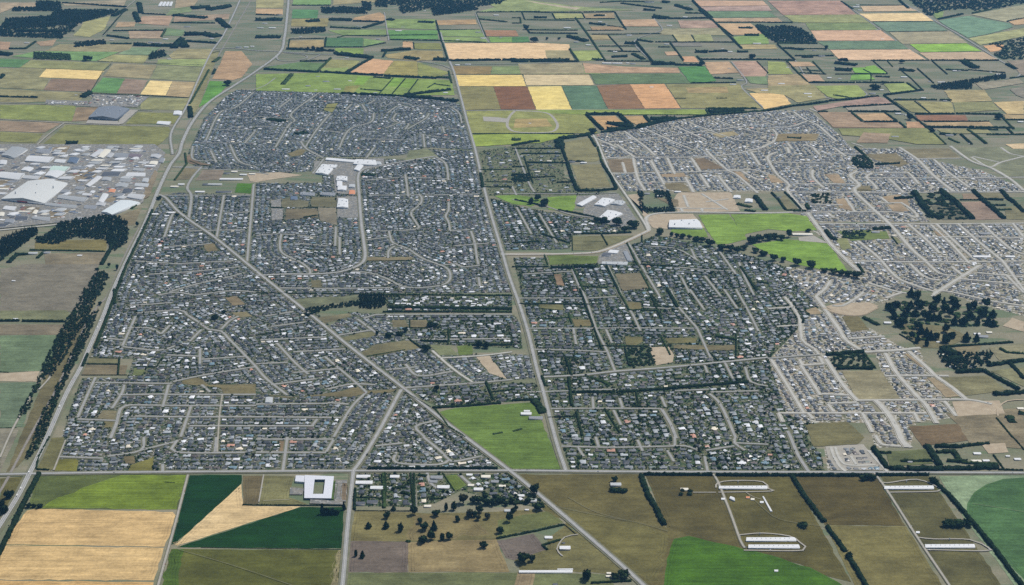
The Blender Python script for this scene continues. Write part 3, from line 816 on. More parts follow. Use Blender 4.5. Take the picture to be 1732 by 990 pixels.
field(Z(3, 0, [(1010, 355), (1440, 352), (1545, 403), (1080, 403)]), (180, 154, 120), 't')
field(Z(3, 0, [(1140, 140), (1340, 110), (1620, 160), (1640, 185), (1480, 230), (1340, 255), (1200, 180)]), (106, 140, 108), 'g')
field(Z(3, 0, [(1345, 260), (1480, 235), (1715, 190), (1715, 245), (1420, 305)]), (154, 156, 108), 'p')
field(Z(3, 0, [(1360, 100), (1715, 35), (1715, 120), (1590, 150)]), (150, 142, 116), 'b')
field(Z(3, 0, [(1610, 145), (1715, 125), (1715, 165), (1650, 170)]), (184, 152, 112), 't')
field(Z(3, 0, [(1440, 310), (1570, 298), (1590, 320), (1540, 345), (1490, 350)]), (204, 158, 112), 't')
field(Z(3, 0, [(1600, 410), (1715, 405), (1715, 510), (1690, 500), (1640, 440)]), (138, 124, 108), 'b')
field(Z(3, 0, [(1200, 30), (1130, 130), (1100, 100)]), (110, 130, 92), 'p')
field(Z(3, 0, [(1110, 85), (1180, 80), (1170, 115), (1130, 125)]), (116, 142, 90), 'g')
field(Z(3, 0, [(125, 418), (280, 418), (320, 445), (150, 450)]), (178, 148, 112), 't')
field(Z(3, 0, [(0, 415), (110, 420), (170, 498), (0, 500)]), (140, 150, 92), 'p')
field(Z(3, 0, [(225, 502), (340, 505), (380, 548), (270, 552)]), (176, 146, 114), 't')
field(Z(3, 0, [(560, 455), (650, 455), (700, 495), (580, 490)]), (110, 158, 78), 'g')
field(Z(3, 0, [(650, 450), (710, 440), (800, 495), (680, 492)]), (112, 156, 78), 'g')
field(Z(3, 0, [(560, 505), (680, 502), (720, 535), (550, 540)]), (110, 154, 80), 'g')
field(Z(3, 0, [(0, 510), (200, 500), (270, 560), (380, 640), (200, 600), (0, 590)]), (158, 144, 106), 'p')
field(Z(3, 0, [(0, 580), (310, 570), (390, 660), (200, 690), (110, 640), (0, 625)]), (146, 142, 100), 'p')
field(Z(3, 0, [(310, 578), (600, 575), (660, 635), (640, 650), (460, 665), (400, 650)]), (130, 150, 88), 'g')
field(Z(3, 0, [(775, 565), (930, 560), (985, 605), (830, 630)]), (130, 150, 92), 'g')
field(Z(3, 0, [(300, 715), (730, 650), (790, 665), (830, 700), (510, 712), (330, 745)]), (152, 132, 112), 'p')
field(Z(3, 0, [(520, 722), (840, 705), (900, 750), (540, 745)]), (142, 132, 116), 'b')
field(Z(3, 0, [(330, 755), (550, 755), (640, 825), (870, 825), (920, 860), (440, 858)]), (150, 132, 104), 'p')
field(Z(3, 0, [(585, 765), (790, 762), (850, 812), (650, 815)]), (170, 146, 108), 'p')
field(Z(3, 0, [(850, 680), (980, 680), (1080, 760), (960, 755)]), (136, 136, 94), 'p')
field(Z(3, 0, [(1000, 680), (1230, 690), (1250, 760), (1085, 760)]), (148, 144, 98), 'p')
field(Z(3, 0, [(1180, 610), (1450, 605), (1500, 680), (1230, 690)]), (156, 146, 104), 'p')
field(Z(3, 0, [(1390, 560), (1680, 530), (1715, 560), (1440, 605)]), (142, 138, 112), 'p')
field(Z(3, 0, [(1620, 600), (1715, 580), (1715, 660), (1660, 640)]), (130, 122, 108), 'b')
field(Z(3, 0, [(1240, 690), (1500, 685), (1550, 740), (1255, 760)]), (132, 134, 94), 'p')
field(Z(3, 0, [(1510, 688), (1715, 680), (1715, 770), (1600, 768)]), (178, 160, 112), 'p')
field(Z(3, 0, [(985, 775), (1320, 775), (1340, 812), (1010, 812)]), (138, 104, 86), 'b')
field(Z(3, 0, [(1040, 825), (1480, 820), (1510, 850), (1080, 855)]), (164, 146, 108), 'p')
field(Z(3, 0, [(925, 820), (1010, 820), (1050, 860), (930, 862)]), (172, 142, 106), 'p')
field(Z(3, 0, [(470, 865), (1090, 862), (1190, 970), (1000, 970), (720, 920), (500, 910)]), (128, 132, 88), 'p')
field(Z(3, 0, [(640, 890), (820, 900), (800, 960), (590, 960)]), (150, 134, 106), 'p')
field(Z(3, 0, [(70, 900), (340, 900), (320, 945), (50, 950)]), (134, 124, 92), 'p')
field(Z(3, 0, [(1590, 970), (1715, 965), (1715, 1000), (1640, 1000)]), (206, 176, 130), 't')
field(Z(3, 0, [(1580, 770), (1715, 775), (1715, 800), (1590, 800)]), (160, 144, 104), 'p')
field(Z(3, 0, [(1130, 870), (1460, 865), (1500, 895), (1180, 900)]), (134, 134, 96), 'p')
# ------------------------------------------------------------------ roads, railway
ROADS = []     # (world polyline, half reserve width, is_street)
_rn = [0]
def road(pts, w=9.0, verge=4.5, mat='seal', vmat='verge', name="street", line=False, street=True, c=True):
    wp = np.array(W(pts))
    p = curve(wp) if c else wp
    _rn[0] += 1
    zc = 1.55 + 0.003 * _rn[0]
    zv = 0.95 + 0.002 * _rn[0]
    mb = MB()
    mats = [M[mat], M[vmat], M['line']]
    v, f = offset_strip(p, -w / 2, w / 2, zc)
    mb.add(v, f, 0)
    if verge:
        for s in (-1, 1):                                    # kerb face, then the verge and footpath
            v, f = offset_strip(p, min(s * w / 2, s * (w / 2 + verge)), max(s * w / 2, s * (w / 2 + verge)), zv)
            mb.add(v, f, 1)
    if line:
        for s in ((0,) if line == 1 else (-w * 0.42, 0, w * 0.42)):
            v, f = offset_strip(p, s - 0.2, s + 0.2, zc + 0.02)
            mb.add(v, f, 2)
    o = mb.build(name, mats)
    struct(o)
    ROADS.append((p, w / 2 + verge, street))
    return o

def roads(c, r, lst, **k):
    for pts in lst:
        road(Z(c, r, pts), **k)

# old streets, tile by tile
OLD = dict(w=8.5, verge=4.0)
roads(1, 1, [
    [(640, 830), (760, 840), (880, 880), (980, 930), (1100, 940), (1250, 920), (1300, 880), (1290, 820), (1240, 790), (1110, 740), (1020, 680), (920, 640), (900, 600), (890, 560)],
    [(890, 560), (1080, 545), (1070, 500), (1040, 450), (1050, 420), (1100, 380), (1110, 340), (1090, 310)],
    [(1020, 330), (1010, 250), (1000, 180)], [(930, 660), (890, 690), (885, 740)], [(1240, 790), (1340, 780), (1380, 800), (1500, 790)], [(1490, 785), (1480, 740), (1465, 640), (1440, 560)],
    [(1300, 560), (1290, 500), (1270, 460), (1290, 420), (1290, 360)], [(1200, 60), (1270, 110), (1290, 220)], [(530, 660), (535, 530)],
    [(170, 580), (160, 650), (180, 710), (300, 770), (360, 820), (360, 850)], [(1500, 930), (1490, 870)], [(130, 940), (450, 945), (900, 940)],
    [(740, 70), (790, 0)], [(450, 70), (340, 10), (300, -40)], [(380, 175), (455, 75)], [(760, 320), (1090, 318)], [(800, 560), (890, 560)], [(1300, 560), (1430, 550)],
    [(1130, 320), (1500, 310)], [(730, 620), (890, 600)], [(0, 590), (170, 580), (400, 600)], [(250, 640), (480, 660)], [(730, 220), (1000, 200), (1280, 210)], [(1330, 660), (1560, 640)],
    [(560, 720), (560, 600)],
], **OLD)
roads(0, 1, [
    [(1450, 610), (1500, 320)], [(1090, 320), (1715, 320)], [(1100, 600), (1150, 460), (1175, 430)],
    [(1100, 665), (1350, 650), (1420, 640)], [(1130, 970), (1300, 920), (1480, 880), (1640, 840)], [(1150, 130), (1500, 150), (1700, 165), (1800, 180)], [(1410, 20), (1450, 100)], [(1540, -20), (1600, 90), (1715, 130)],
    [(1100, 130), (1340, 130)], [(1260, 560), (1640, 550)], [(1180, 780), (1560, 760)], [(900, 760), (1180, 780)], [(1260, 490), (1275, 400)],
    [(1290, -10), (1300, 80), (1480, 90)], [(1000, 850), (1300, 830), (1600, 800)], [(1500, 440), (1700, 430)],
], **OLD)
road(Z(0, 1, [(1262, 488), (1282, 330), (1255, 270), (1290, 200), (1350, 130)]), w=11, verge=4)
road(Z(0, 1, [(1655, 765), (1700, 245)]), w=9, verge=5)
roads(1, 0, [
    [(540, 540), (400, 640), (240, 760), (260, 810), (220, 840), (130, 990)], [(350, 670), (650, 690)], [(790, 760), (770, 820), (640, 860), (590, 920), (560, 990)], [(1130, 720), (950, 690), (830, 720)],
    [(880, 760), (960, 710), (1060, 730)], [(940, 760), (920, 800), (960, 825), (1020, 830), (1000, 870)], [(960, 825), (870, 860)], [(500, 760), (400, 880), (330, 990)],
    [(640, 700), (600, 740)], [(710, 700), (740, 750)], [(800, 670), (750, 700)], [(1130, 990), (1120, 900)], [(1260, 890), (1250, 850)], [(0, 850), (300, 860), (600, 890), (800, 880)],
    [(160, 720), (240, 660)], [(1160, 760), (1130, 800), (1010, 870)], [(1180, 720), (1350, 715)], [(1080, 900), (1300, 930)], [(1180, 850), (1380, 870)], [(0, 780), (230, 800)], [(0, 940), (350, 950)], [(700, 930), (1000, 940)],
    [(1310, 720), (1360, 760), (1380, 830)],
], w=7.5, verge=3.5)
roads(0, 0, [[(1700, 620), (1580, 720), (1470, 760), (1380, 940)], [(1710, 880), (1640, 960)], [(1400, 780), (1715, 790)], [(1330, 870), (1715, 870)], [(1300, 960), (1715, 960)]], w=7.5, verge=3.5)
roads(1, 2, [
    [(460, 450), (640, 600), (740, 690)], [(0, 520), (70, 600), (210, 710)], [(140, 360), (260, 490), (350, 570)],
    [(480, 670), (640, 635), (800, 640)], [(680, 200), (830, 310)], [(1000, 500), (1090, 580), (1320, 550)], [(1000, 660), (1440, 630), (1715, 605)],
    [(800, 170), (1200, 168), (1715, 168)], [(720, 195), (800, 170)], [(540, 310), (780, 272)],
    [(740, 690), (640, 790), (520, 990)], [(620, 770), (480, 760)], [(0, 770), (480, 765)], [(0, 855), (570, 860)], [(410, 870), (380, 910)], [(0, 915), (390, 915)],
    [(1200, 880), (1070, 920), (1130, 990)], [(0, 500), (210, 490)], [(100, 640), (400, 600)], [(250, 560), (560, 530)], [(100, 250), (330, 220)], [(30, 340), (470, 320)],
    [(250, 420), (600, 400)], [(60, 180), (250, 150)], [(1000, 340), (1700, 330)], [(870, 540), (1080, 520)],
], **OLD)
road(Z(1, 2, [(1180, 410), (1280, 500), (1370, 570), (1450, 622)]), w=9, verge=4, mat='seal_new')
road(Z(1, 2, [(1225, 462), (1500, 445), (1715, 420)]), w=9, verge=3, mat='seal_new')
roads(1, 3, [[(520, 20), (470, 100)], [(0, 102), (470, 104)], [(0, 15), (520, 15)], [(1120, 0), (1230, 90), (1290, 150), (1340, 162), (1500, 130)], [(1290, 155), (1220, 185), (940, 172), (940, 100)],
             [(210, 0), (180, 230)], [(800, 60), (980, 40)], [(1035, 240), (1060, 350), (1065, 480)], [(1145, 240), (1170, 310), (1230, 350)], [(1360, 250), (1440, 320)]], **OLD)
roads(0, 3, [[(965, 0), (940, 90), (720, 130)], [(400, 132), (690, 142)], [(1190, 20), (1180, 100), (1640, 104)],
             [(1450, 0), (1440, 100)], [(940, 90), (1180, 30)], [(1090, 180), (1090, 235)]], **OLD)
road(Z(0, 3, [(440, 20), (360, 222)]), w=4, verge=2, mat='gravel')
roads(0, 2, [
    [(910, 180), (820, 380)], [(820, 385), (1060, 410), (1170, 380)], [(1480, 270), (1540, 210), (1600, 180)],
    [(920, 160), (1200, 140), (1250, 170)], [(1270, 350), (1350, 270)], [(1080, 300), (1140, 240)], [(1060, 40), (1180, 20), (1300, 40)], [(1300, 40), (1550, 10), (1715, 20)], [(1340, 400), (1340, 500)],
    [(1160, 620), (1340, 580), (1640, 530), (1715, 520)], [(640, 590), (590, 700), (520, 860)], [(640, 625), (1150, 632)], [(1130, 640), (1090, 790)], [(790, 708), (1100, 702)], [(830, 640), (820, 690), (750, 800)],
    [(1100, 705), (1715, 705)], [(1280, 785), (1210, 990)], [(870, 775), (1270, 780), (1715, 780)], [(880, 850), (1230, 855), (1715, 855)], [(520, 870), (780, 880)], [(1270, 915), (1715, 915)],
    [(860, 260), (1000, 260), (1080, 300)], [(720, 330), (830, 340)], [(1120, 440), (1350, 450)], [(1350, 470), (1640, 450)], [(870, 110), (1150, 90)], [(1350, 640), (1410, 690)],
], **OLD)
road(Z(0, 2, [(1250, 170), (1330, 220), (1400, 270), (1480, 280), (1540, 340), (1600, 400), (1715, 520)]), w=9, verge=4)
road(Z(0, 2, [(740, 1000), (780, 900), (810, 800), (870, 775)]), w=10, verge=5)
road(Z(0, 2, [(1490, 700), (1470, 850), (1455, 1090)]), w=4, verge=3, mat='gravel')
roads(2, 2, [
    [(810, 170), (860, 280)], [(630, 270), (670, 360)], [(410, 260), (430, 370)], [(640, 420), (690, 550)], [(460, 0), (500, 80), (560, 260)], [(260, 800), (600, 798), (1000, 800)],
    [(680, 810), (730, 910)], [(540, 720), (545, 795)], [(1000, 720), (1030, 790)], [(720, 730), (740, 795)], [(1240, 260), (1330, 460)], [(1420, 0), (1510, 130)], [(700, 0), (770, 110), (810, 170)],
    [(1060, 0), (1110, 110), (1240, 260)], [(1190, 0), (1290, 140)], [(1290, 510), (1310, 560)], [(90, 262), (560, 262), (800, 258)], [(130, 402), (430, 410), (640, 420)], [(560, 262), (640, 420)],
    [(820, 260), (1240, 262)], [(100, 690), (400, 680), (700, 670)], [(1090, 680), (1320, 670)], [(1420, 480), (1480, 600)], [(1560, 520), (1600, 620), (1715, 650)], [(1330, 690), (1650, 680)], [(1500, 0), (1590, 160), (1660, 300)],
    [(40, 60), (470, 60)], [(500, 60), (700, 50)], [(880, 120), (1060, 130)],
], w=7.5, verge=3.5)
road(Z(2, 2, [(1000, 800), (1050, 880), (1070, 920), (1100, 1000)]), w=10, verge=7)
road(Z(2, 2, [(1320, 700), (1380, 750), (1430, 840), (1500, 1000)]), w=9, verge=5)
roads(2, 3, [[(330, 62), (470, 66), (700, 70), (1050, 62), (1160, 60), (1240, 85)], [(560, 0), (580, 65)], [(840, 20), (875, 95)], [(1500, 0), (1490, 40), (1560, 90)], [(1040, 90), (1085, 165)], [(1290, 130), (1312, 240)], [(1090, 0), (1090, 60)],
             [(440, 70), (480, 130)], [(1300, 90), (1490, 60)], [(1500, 40), (1715, 50)]], w=7.5, verge=3.5)
roads(2, 1, [
    [(1130, 860), (1190, 980)], [(1520, 770), (1560, 870), (1620, 990)], [(1200, 680), (1230, 750)], [(640, 790), (690, 900), (720, 960), (760, 1060)], [(400, 800), (440, 910), (490, 1000)], [(1370, 670), (1500, 850)], [(780, 640), (900, 850), (990, 1000)],
    [(1290, 860), (1400, 1000)], [(70, 850), (400, 830)], [(880, 660), (1100, 680), (1250, 760)], [(880, 780), (1080, 800), (1300, 820), (1500, 830)],
    [(0, 350), (180, 380), (400, 450), (550, 470)], [(30, 400), (130, 580)], [(180, 440), (300, 640)], [(20, 0), (110, 230), (150, 300)], [(0, 260), (30, 320)], [(-60, 310), (60, 310), (430, 310), (700, 305)],
], w=7.5, verge=3.5)
NEW = dict(w=8.5, verge=4.0, mat='seal_new', vmat='verge_new')
roads(2, 1, [
    [(600, 75), (800, 66), (1200, 65), (1350, 58)], [(810, 70), (840, 200), (890, 290)], [(930, 90), (1020, 250)], [(1040, 70), (1090, 180)], [(1200, 70), (1260, 160)],
    [(1260, 180), (1320, 270)], [(1380, 190), (1470, 300)], [(1160, 200), (1215, 300)], [(670, 175), (1100, 165), (1550, 155)], [(830, 235), (1170, 230)],
    [(900, 0), (960, 55)], [(1540, 160), (1640, 215)], [(700, -20), (820, 66)], [(740, 100), (760, 170)], [(1090, 407), (1440, 410)], [(1270, 310), (1350, 360), (1445, 420)], [(1150, 320), (1180, 400)],
    [(1130, 408), (1140, 430)], [(1270, 408), (1275, 430)], [(1600, 30), (1660, 120)], [(1440, 150), (1600, 150), (1715, 170)], [(1300, 365), (1450, 345)],
], **NEW)
roads(2, 0, [[(520, 910), (700, 990)], [(750, 880), (900, 990)], [(900, 870), (1100, 960), (1200, 1000)], [(1100, 850), (1300, 940)], [(1200, 830), (1500, 940)], [(1350, 800), (1520, 860), (1715, 900)], [(600, 960), (900, 930), (1300, 880), (1715, 830)],
             [(1500, 940), (1715, 960)]], w=7.5, verge=3.5, mat='seal_new', vmat='verge_new')
road(Z(2, 1, [(1300, 20), (1360, 80), (1440, 150), (1500, 180), (1560, 230), (1645, 305)]), **NEW)
road(Z(2, 1, [(1340, 60), (1470, 45), (1600, 20), (1700, -5)]), **NEW)
roads(3, 0, [[(0, 880), (30, 870), (60, 910), (40, 950), (-40, 990)], [(0, 860), (150, 850), (260, 815)], [(170, 750), (240, 800), (330, 840), (400, 900), (460, 950)], [(280, 730), (330, 750)], [(130, 960), (160, 1000)], [(250, 970), (320, 1000)],
             [(560, 960), (640, 985)], [(60, 800), (200, 770)]], w=8, verge=3.5, mat='seal_new', vmat='verge_new')
roads(3, 1, [
    [(60, 30), (0, 60), (10, 100), (60, 180), (140, 250), (130, 290), (230, 415)], [(300, 150), (300, 200), (370, 270)], [(700, 170), (660, 200), (710, 250), (730, 280)],
    [(660, 172), (900, 170), (945, 175), (1010, 245)], [(810, 210), (905, 300)], [(1110, 80), (1200, 160), (1350, 270)],
    [(150, 245), (610, 245)], [(110, 300), (460, 300)], [(340, 510), (820, 513), (1200, 512), (1715, 508)], [(520, 340), (580, 430)],
    [(400, 440), (440, 472)], [(940, 515), (1060, 620), (1150, 710)], [(1090, 518), (1230, 650), (1350, 780)], [(1130, 515), (1270, 650), (1390, 755)], [(1270, 510), (1420, 640), (1570, 760)], [(1570, 760), (1715, 960)],
    [(1430, 510), (1540, 610), (1640, 690), (1715, 715)], [(1640, 510), (1710, 600)], [(920, 603), (1300, 600), (1715, 605)], [(600, 625), (740, 740), (860, 870), (1000, 930), (1130, 970)],
    [(570, 762), (1100, 768), (1715, 762)], [(950, 780), (1050, 870), (1150, 890)], [(1060, 770), (1150, 845), (1260, 860)], [(680, 910), (860, 965), (1000, 985)], [(1230, 800), (1300, 855)], [(1590, 850), (1715, 975)],
    [(1200, 205), (1715, 200)], [(1000, 75), (1300, 72)], [(610, 205), (1110, 205)], [(0, 100), (420, 105)], [(380, 40), (620, 45)], [(1360, 65), (1480, 130), (1560, 100), (1715, 60)], [(1480, 130), (1620, 210)], [(1370, 60), (1550, 100)], [(1560, 0), (1620, 40), (1715, 60)],
    [(440, 0), (520, 60)], [(300, 0), (345, 50)], [(130, 0), (140, 40)], [(1280, 880), (1715, 920)], [(1400, 840), (1715, 870)],
    [(280, 380), (500, 385)], [(700, 375), (900, 370)], [(750, 330), (800, 370)],
], **NEW)
road(Z(3, 1, [(265, 440), (340, 540), (420, 650), (520, 750), (610, 830)]), w=11, verge=6, mat='seal_new', vmat='verge_new')
road(Z(3, 1, [(235, 436), (830, 432), (980, 470), (995, 450), (940, 400), (890, 370)]), **NEW)
road(Z(3, 1, [(600, 160), (550, 190), (610, 250), (580, 290), (690, 400), (820, 520), (960, 680), (1060, 765)]), w=11, verge=5, mat='seal_new', vmat='verge_new')
road(Z(3, 1, [(880, 0), (1000, 80), (1110, 190), (1240, 295)]), w=11, verge=5, mat='seal_new', vmat='verge_new')
road(Z(3, 1, [(1220, -10), (1360, 90), (1500, 140), (1620, 210), (1715, 290)]), w=10, verge=5, mat='seal_new', vmat='verge_new')
road(Z(3, 1, [(1110, 985), (1260, 890), (1420, 790)]), w=11, verge=6, mat='seal_new', vmat='verge_new')
road(Z(3, 1, [(460, 300), (900, 302), (1240, 300), (1780, 298)]), w=9, verge=4, mat='seal_new', vmat='verge_new')
roads(3, 2, [
    [(540, 332), (640, 325), (780, 315)], [(20, 470), (120, 630), (240, 830)], [(220, 510), (350, 710)], [(220, 510), (370, 500)], [(340, 450), (370, 500)],
    [(360, 700), (540, 710)], [(780, 580), (1000, 578), (1210, 580)], [(600, 745), (1040, 740), (1340, 740), (1500, 770)],
    [(400, 770), (440, 822)], [(400, 765), (600, 758)], [(1180, 750), (1260, 850)], [(980, 830), (1010, 890)], [(70, 830), (100, 890)], [(270, 832), (300, 870)],
    [(110, 50), (160, 110), (210, 200), (230, 340), (310, 400), (340, 440)], [(1500, 80), (1715, 112)], [(1100, 50), (1170, 10), (1500, 80)], [(430, 110), (500, 110), (590, 60), (640, 20)], [(0, 130), (160, 120)], [(60, 250), (220, 240)],
    [(210, 470), (230, 510)], [(790, 60), (900, 20)], [(630, 830), (700, 960)],
], **NEW)
road(Z(3, 2, [(0, 465), (170, 450), (330, 440)]), w=9, verge=4)
road(Z(3, 2, [(320, 50), (380, 130), (420, 190), (470, 260), (520, 340), (600, 395), (650, 425)]), w=11, verge=5, mat='seal_new', vmat='verge_new')
road(Z(3, 2, [(320, 50), (380, 0), (420, -60)]), **NEW)
road(Z(3, 2, [(370, 125), (480, 165), (620, 172), (730, 122)]), w=9, verge=4, mat='dirt', vmat='dirt')
road(Z(3, 2, [(650, 420), (840, 410), (1020, 392)]), w=11, verge=5, mat='seal_new', vmat='verge_new')
road(Z(3, 2, [(385, 465), (500, 640), (600, 750)]), w=11, verge=5, mat='seal_new', vmat='verge_new')
road(Z(3, 2, [(785, 428), (860, 560), (1000, 720), (1060, 780), (1130, 900)]), w=11, verge=5, mat='seal_new', vmat='verge_new')
road(Z(3, 2, [(940, 415), (1060, 520), (1120, 580), (1220, 650), (1330, 740)]), w=11, verge=5, mat='seal_new', vmat='verge_new')
road(Z(3, 2, [(70, 830), (560, 830), (1060, 830)]), **NEW)
road(Z(3, 2, [(715, 740), (800, 830), (860, 930), (890, 1000), (930, 1060)]), w=16, verge=5, mat='seal_new', vmat='verge_new')
roads(3, 3, [[(420, 70), (440, 130), (480, 200), (520, 232)], [(450, 70), (470, 130), (510, 182), (600, 192), (720, 188)], [(555, 130), (590, 185)], [(720, -10), (750, 40), (790, 55), (890, 62)], [(870, 0), (960, 72)], [(670, 90), (730, 160), (800, 235)]], **NEW)
road(Z(3, 3, [(130, -40), (150, 0), (200, 120), (270, 232)]), w=10, verge=5)

# farm lanes
LANE = dict(w=6, verge=2, mat='gravel', vmat='verge', name="farm_lane")
road([(318, 804), (297, 885), (268, 990), (258, 1030)], **LANE)
road([(1206, 803), (1214, 815), (1236, 870), (1252, 915), (1260, 928)], **LANE)
road([(1478, 800), (1500, 830), (1550, 908), (1605, 990), (1630, 1030)], **LANE)
road([(1211, 826), (1214, 818), (1240, 814), (1290, 816), (1300, 828), (1304, 832), (1215, 834)], name="farm_lane", w=5, verge=0, mat='gravel')
road([(1250, 906), (1290, 903), (1335, 908), (1352, 918), (1358, 932), (1258, 932)], name="farm_lane", w=5, verge=0, mat='gravel')
road([(1488, 815), (1500, 818), (1550, 812), (1584, 824), (1586, 832), (1500, 834)], name="farm_lane", w=5, verge=0, mat='gravel')
road([(1552, 910), (1580, 913), (1640, 914), (1672, 928), (1665, 933), (1568, 931)], name="farm_lane", w=5, verge=0, mat='gravel')
road([(1172, 834), (1211, 834)], name="farm_lane", w=4, verge=0, mat='gravel')
road([(978, 905), (955, 910), (942, 930), (952, 942)], name="farm_lane", w=4, verge=0, mat='gravel')
road([(0, 775), (20, 730), (42, 690), (70, 640), (85, 632), (84, 640), (66, 660)], **LANE)
road([(446, 804), (438, 850)], name="farm_lane", w=4, verge=0, mat='gravel')
road(Z(3, 2, [(1715, 740), (1600, 750), (1540, 800), (1540, 850)]), name="farm_lane", w=6, verge=0, mat='dirt')
for c, r, pts in [(0, 0, [(0, 800), (430, 826), (700, 840), (1150, 850)]), (0, 0, [(430, 826), (330, 900), (250, 970)]), (0, 0, [(0, 690), (300, 700), (600, 715), (1020, 745)]), (0, 0, [(910, 0), (840, 60), (750, 170), (690, 245)]),
                  (1, 0, [(860, 85), (875, 180), (890, 275)]), (1, 0, [(1470, 90), (1530, 240), (1560, 285)]), (1, 0, [(1080, 410), (1230, 435), (1310, 465)]), (1, 0, [(1300, 435), (1715, 430), (2060, 420)]),
                  (2, 0, [(425, 120), (500, 220), (620, 405)]), (2, 0, [(950, 125), (1005, 190), (980, 215), (820, 280), (935, 415)]), (2, 0, [(380, 330), (440, 415)]), (2, 0, [(1470, 415), (1570, 545), (1540, 590), (1680, 720)]),
                  (2, 0, [(1210, 10), (1300, 100), (1540, 325)]), (3, 0, [(490, 8), (600, 90), (850, 270), (1060, 405)]), (3, 0, [(60, 300), (180, 405), (270, 550)]), (2, 0, [(0, 740), (1280, 735), (1310, 768)]),
                  (1, 0, [(1400, 745), (1715, 742), (1860, 740)]), (1, 0, [(-30, 610), (60, 575), (130, 525)]), (3, 0, [(310, 590), (400, 660), (500, 665), (660, 640), (600, 590)])]:
    road(Z(c, r, pts), name="country_road", w=7, verge=4, mat='gravel' if r == 0 and c == 0 else 'seal', street=False)
road(Z(3, 0, [(870, 0), (1000, 75), (1150, 160), (1330, 265), (1550, 405), (1660, 460), (1690, 490), (1670, 515), (1590, 530)]), name="country_road", w=10, verge=5, street=False)
road([(1003, 228), (1012, 245), (1030, 288), (1050, 318), (1072, 350), (1090, 378), (1097, 392)], w=10, verge=5, mat='seal_new')
for pts, mt in [([(300, 930), (395, 958), (520, 1000)], 'verge'), ([(1645, 853), (1690, 860), (1760, 872)], 'verge'), ([(960, 842), (1010, 868), (1090, 888), (1130, 900)], 'verge'), ([(445, 848), (490, 846)], 'gravel'), ([(880, 840), (950, 860), (1060, 882)], 'verge'),
                ([(1262, 834), (1290, 860), (1320, 880), (1395, 892)], 'verge'), ([(1262, 834), (1275, 842), (1288, 846)], 'gravel')]:
    road(pts, name="wheel_track", w=1.5, verge=0, mat=mt, street=False)
# horse training track (an oval of pale sand)
road(Z(2, 0, [(20, 745), (180, 752), (250, 768), (290, 810), (305, 850), (270, 885), (150, 893), (20, 885), (-30, 850), (-20, 790), (20, 745)]), name="horse_track", w=16, verge=0, mat='gravel', street=False)
road(Z(0, 0, [(300, 700), (430, 720)]), name="farm_lane", w=5, verge=0, mat='gravel', street=False)
ground(Z(1, 0, [(1520, 785), (1620, 790), (1700, 800), (1690, 825), (1525, 815)]), 'gravel', "shingle_pad")
# industrial streets
for pts in [[(0, 555), (200, 535), (390, 515), (450, 480), (560, 380), (800, 200), (960, 60), (1060, 0)], [(0, 165), (100, 100), (220, 0)], [(220, 150), (480, 0)], [(450, 260), (640, 180)], [(-20, 395), (140, 390), (320, 400)], [(60, 470), (180, 390)],
            [(500, 430), (640, 440), (700, 500)], [(480, 240), (700, 100), (840, 0)]]:
    road(Z(0, 1, pts), name="industrial_street", w=12, verge=5, mat='seal_new', vmat='verge')
# arterial roads on top
ART = dict(name="main_road", w=12, verge=6, line=1, street=True)
road(Z(1, 1, [(0, 860), (200, 850), (370, 850), (560, 835), (690, 790), (730, 735), (720, 620), (705, 500), (692, 330), (685, 190), (725, 145), (800, 130), (1000, 92), (1200, 60)]), name="main_road", w=13, verge=5, line=1)
road([(847, 431), (905, 431), (960, 430), (1010, 427), (1050, 413), (1097, 391)], name="main_road", w=12, verge=6, mat='seal_new', vmat='dirt')
road([(1097, 391), (1110, 362), (1290, 361), (1365, 359)], name="main_road", w=10, verge=5, mat='seal_new', vmat='verge_new')
road(Z(2, 2, [(180, 590), (480, 575), (680, 552), (1000, 528), (1280, 502), (1715, 458)]), name="main_road", w=10, verge=5, line=1)
road([(-30, 804), (215, 800), (597, 797.5), (860, 797), (1090, 799), (1490, 800), (1780, 801)], **ART)
road([(598, 797), (612, 778), (640, 732), (672, 672), (679, 660)], **ART)
road([(570, 1060), (580, 985), (589, 880), (598, 797)], **ART)
road([(957, 797), (940, 745), (918, 660), (908, 625), (895, 570), (880, 520), (862, 470), (846, 415), (831, 365), (818, 315), (803, 250), (790, 205), (781, 170), (768, 122), (757, 95), (745, 55)], name="main_road", w=12, verge=8, line=1)
road([(1130, 1040), (1082, 985), (985, 900), (905, 832), (862, 797), (800, 750), (741, 705), (683, 658), (640, 625), (585, 582), (540, 545), (490, 505), (440, 465), (400, 432), (360, 400), (326, 377), (300, 357), (280, 335), (268, 330)], name="main_road", w=12, verge=6, line=1)
# railway (ballast bed with two rails) and highway
rw = np.array(W([(-40, 880), (0, 832), (50, 740), (92, 665), (116, 615), (145, 550), (168, 515), (182, 500), (208, 440), (232, 392), (254, 355), (268, 325), (285, 290), (300, 255), (312, 225), (325, 195), (345, 150), (362, 110), (375, 85), (425, 0), (440, -30)]))
rp = curve(rw)
mb = MB()
v, f = offset_strip(rp, -4.5, 4.5, 1.2)
mb.add(v, f, 0)
for s in (-0.53, 0.53):
    v, f = offset_strip(rp, s - 0.08, s + 0.08, 1.36)
    mb.add(v, f, 1)
struct(mb.build("railway", [M['ballast'], M['steel']]))
ROADS.append((rp, 9, False))
road([(-30, 935), (0, 889), (30, 841), (48, 806), (72, 758), (112, 668), (137, 622), (151, 590), (175, 535), (190, 495), (215, 440), (235, 400), (251, 365), (268, 322), (287, 282), (303, 260), (309, 240), (325, 208), (353, 174), (395, 146), (433, 121), (473, 90), (481, 65), (486, 25), (490, -20)],
     name="highway", w=15, verge=8, line=3)
road([(292, 262), (290, 225), (315, 182), (336, 134), (358, 88), (379, 58), (406, 0), (412, -20)], name="main_road", w=11, verge=6, line=1)
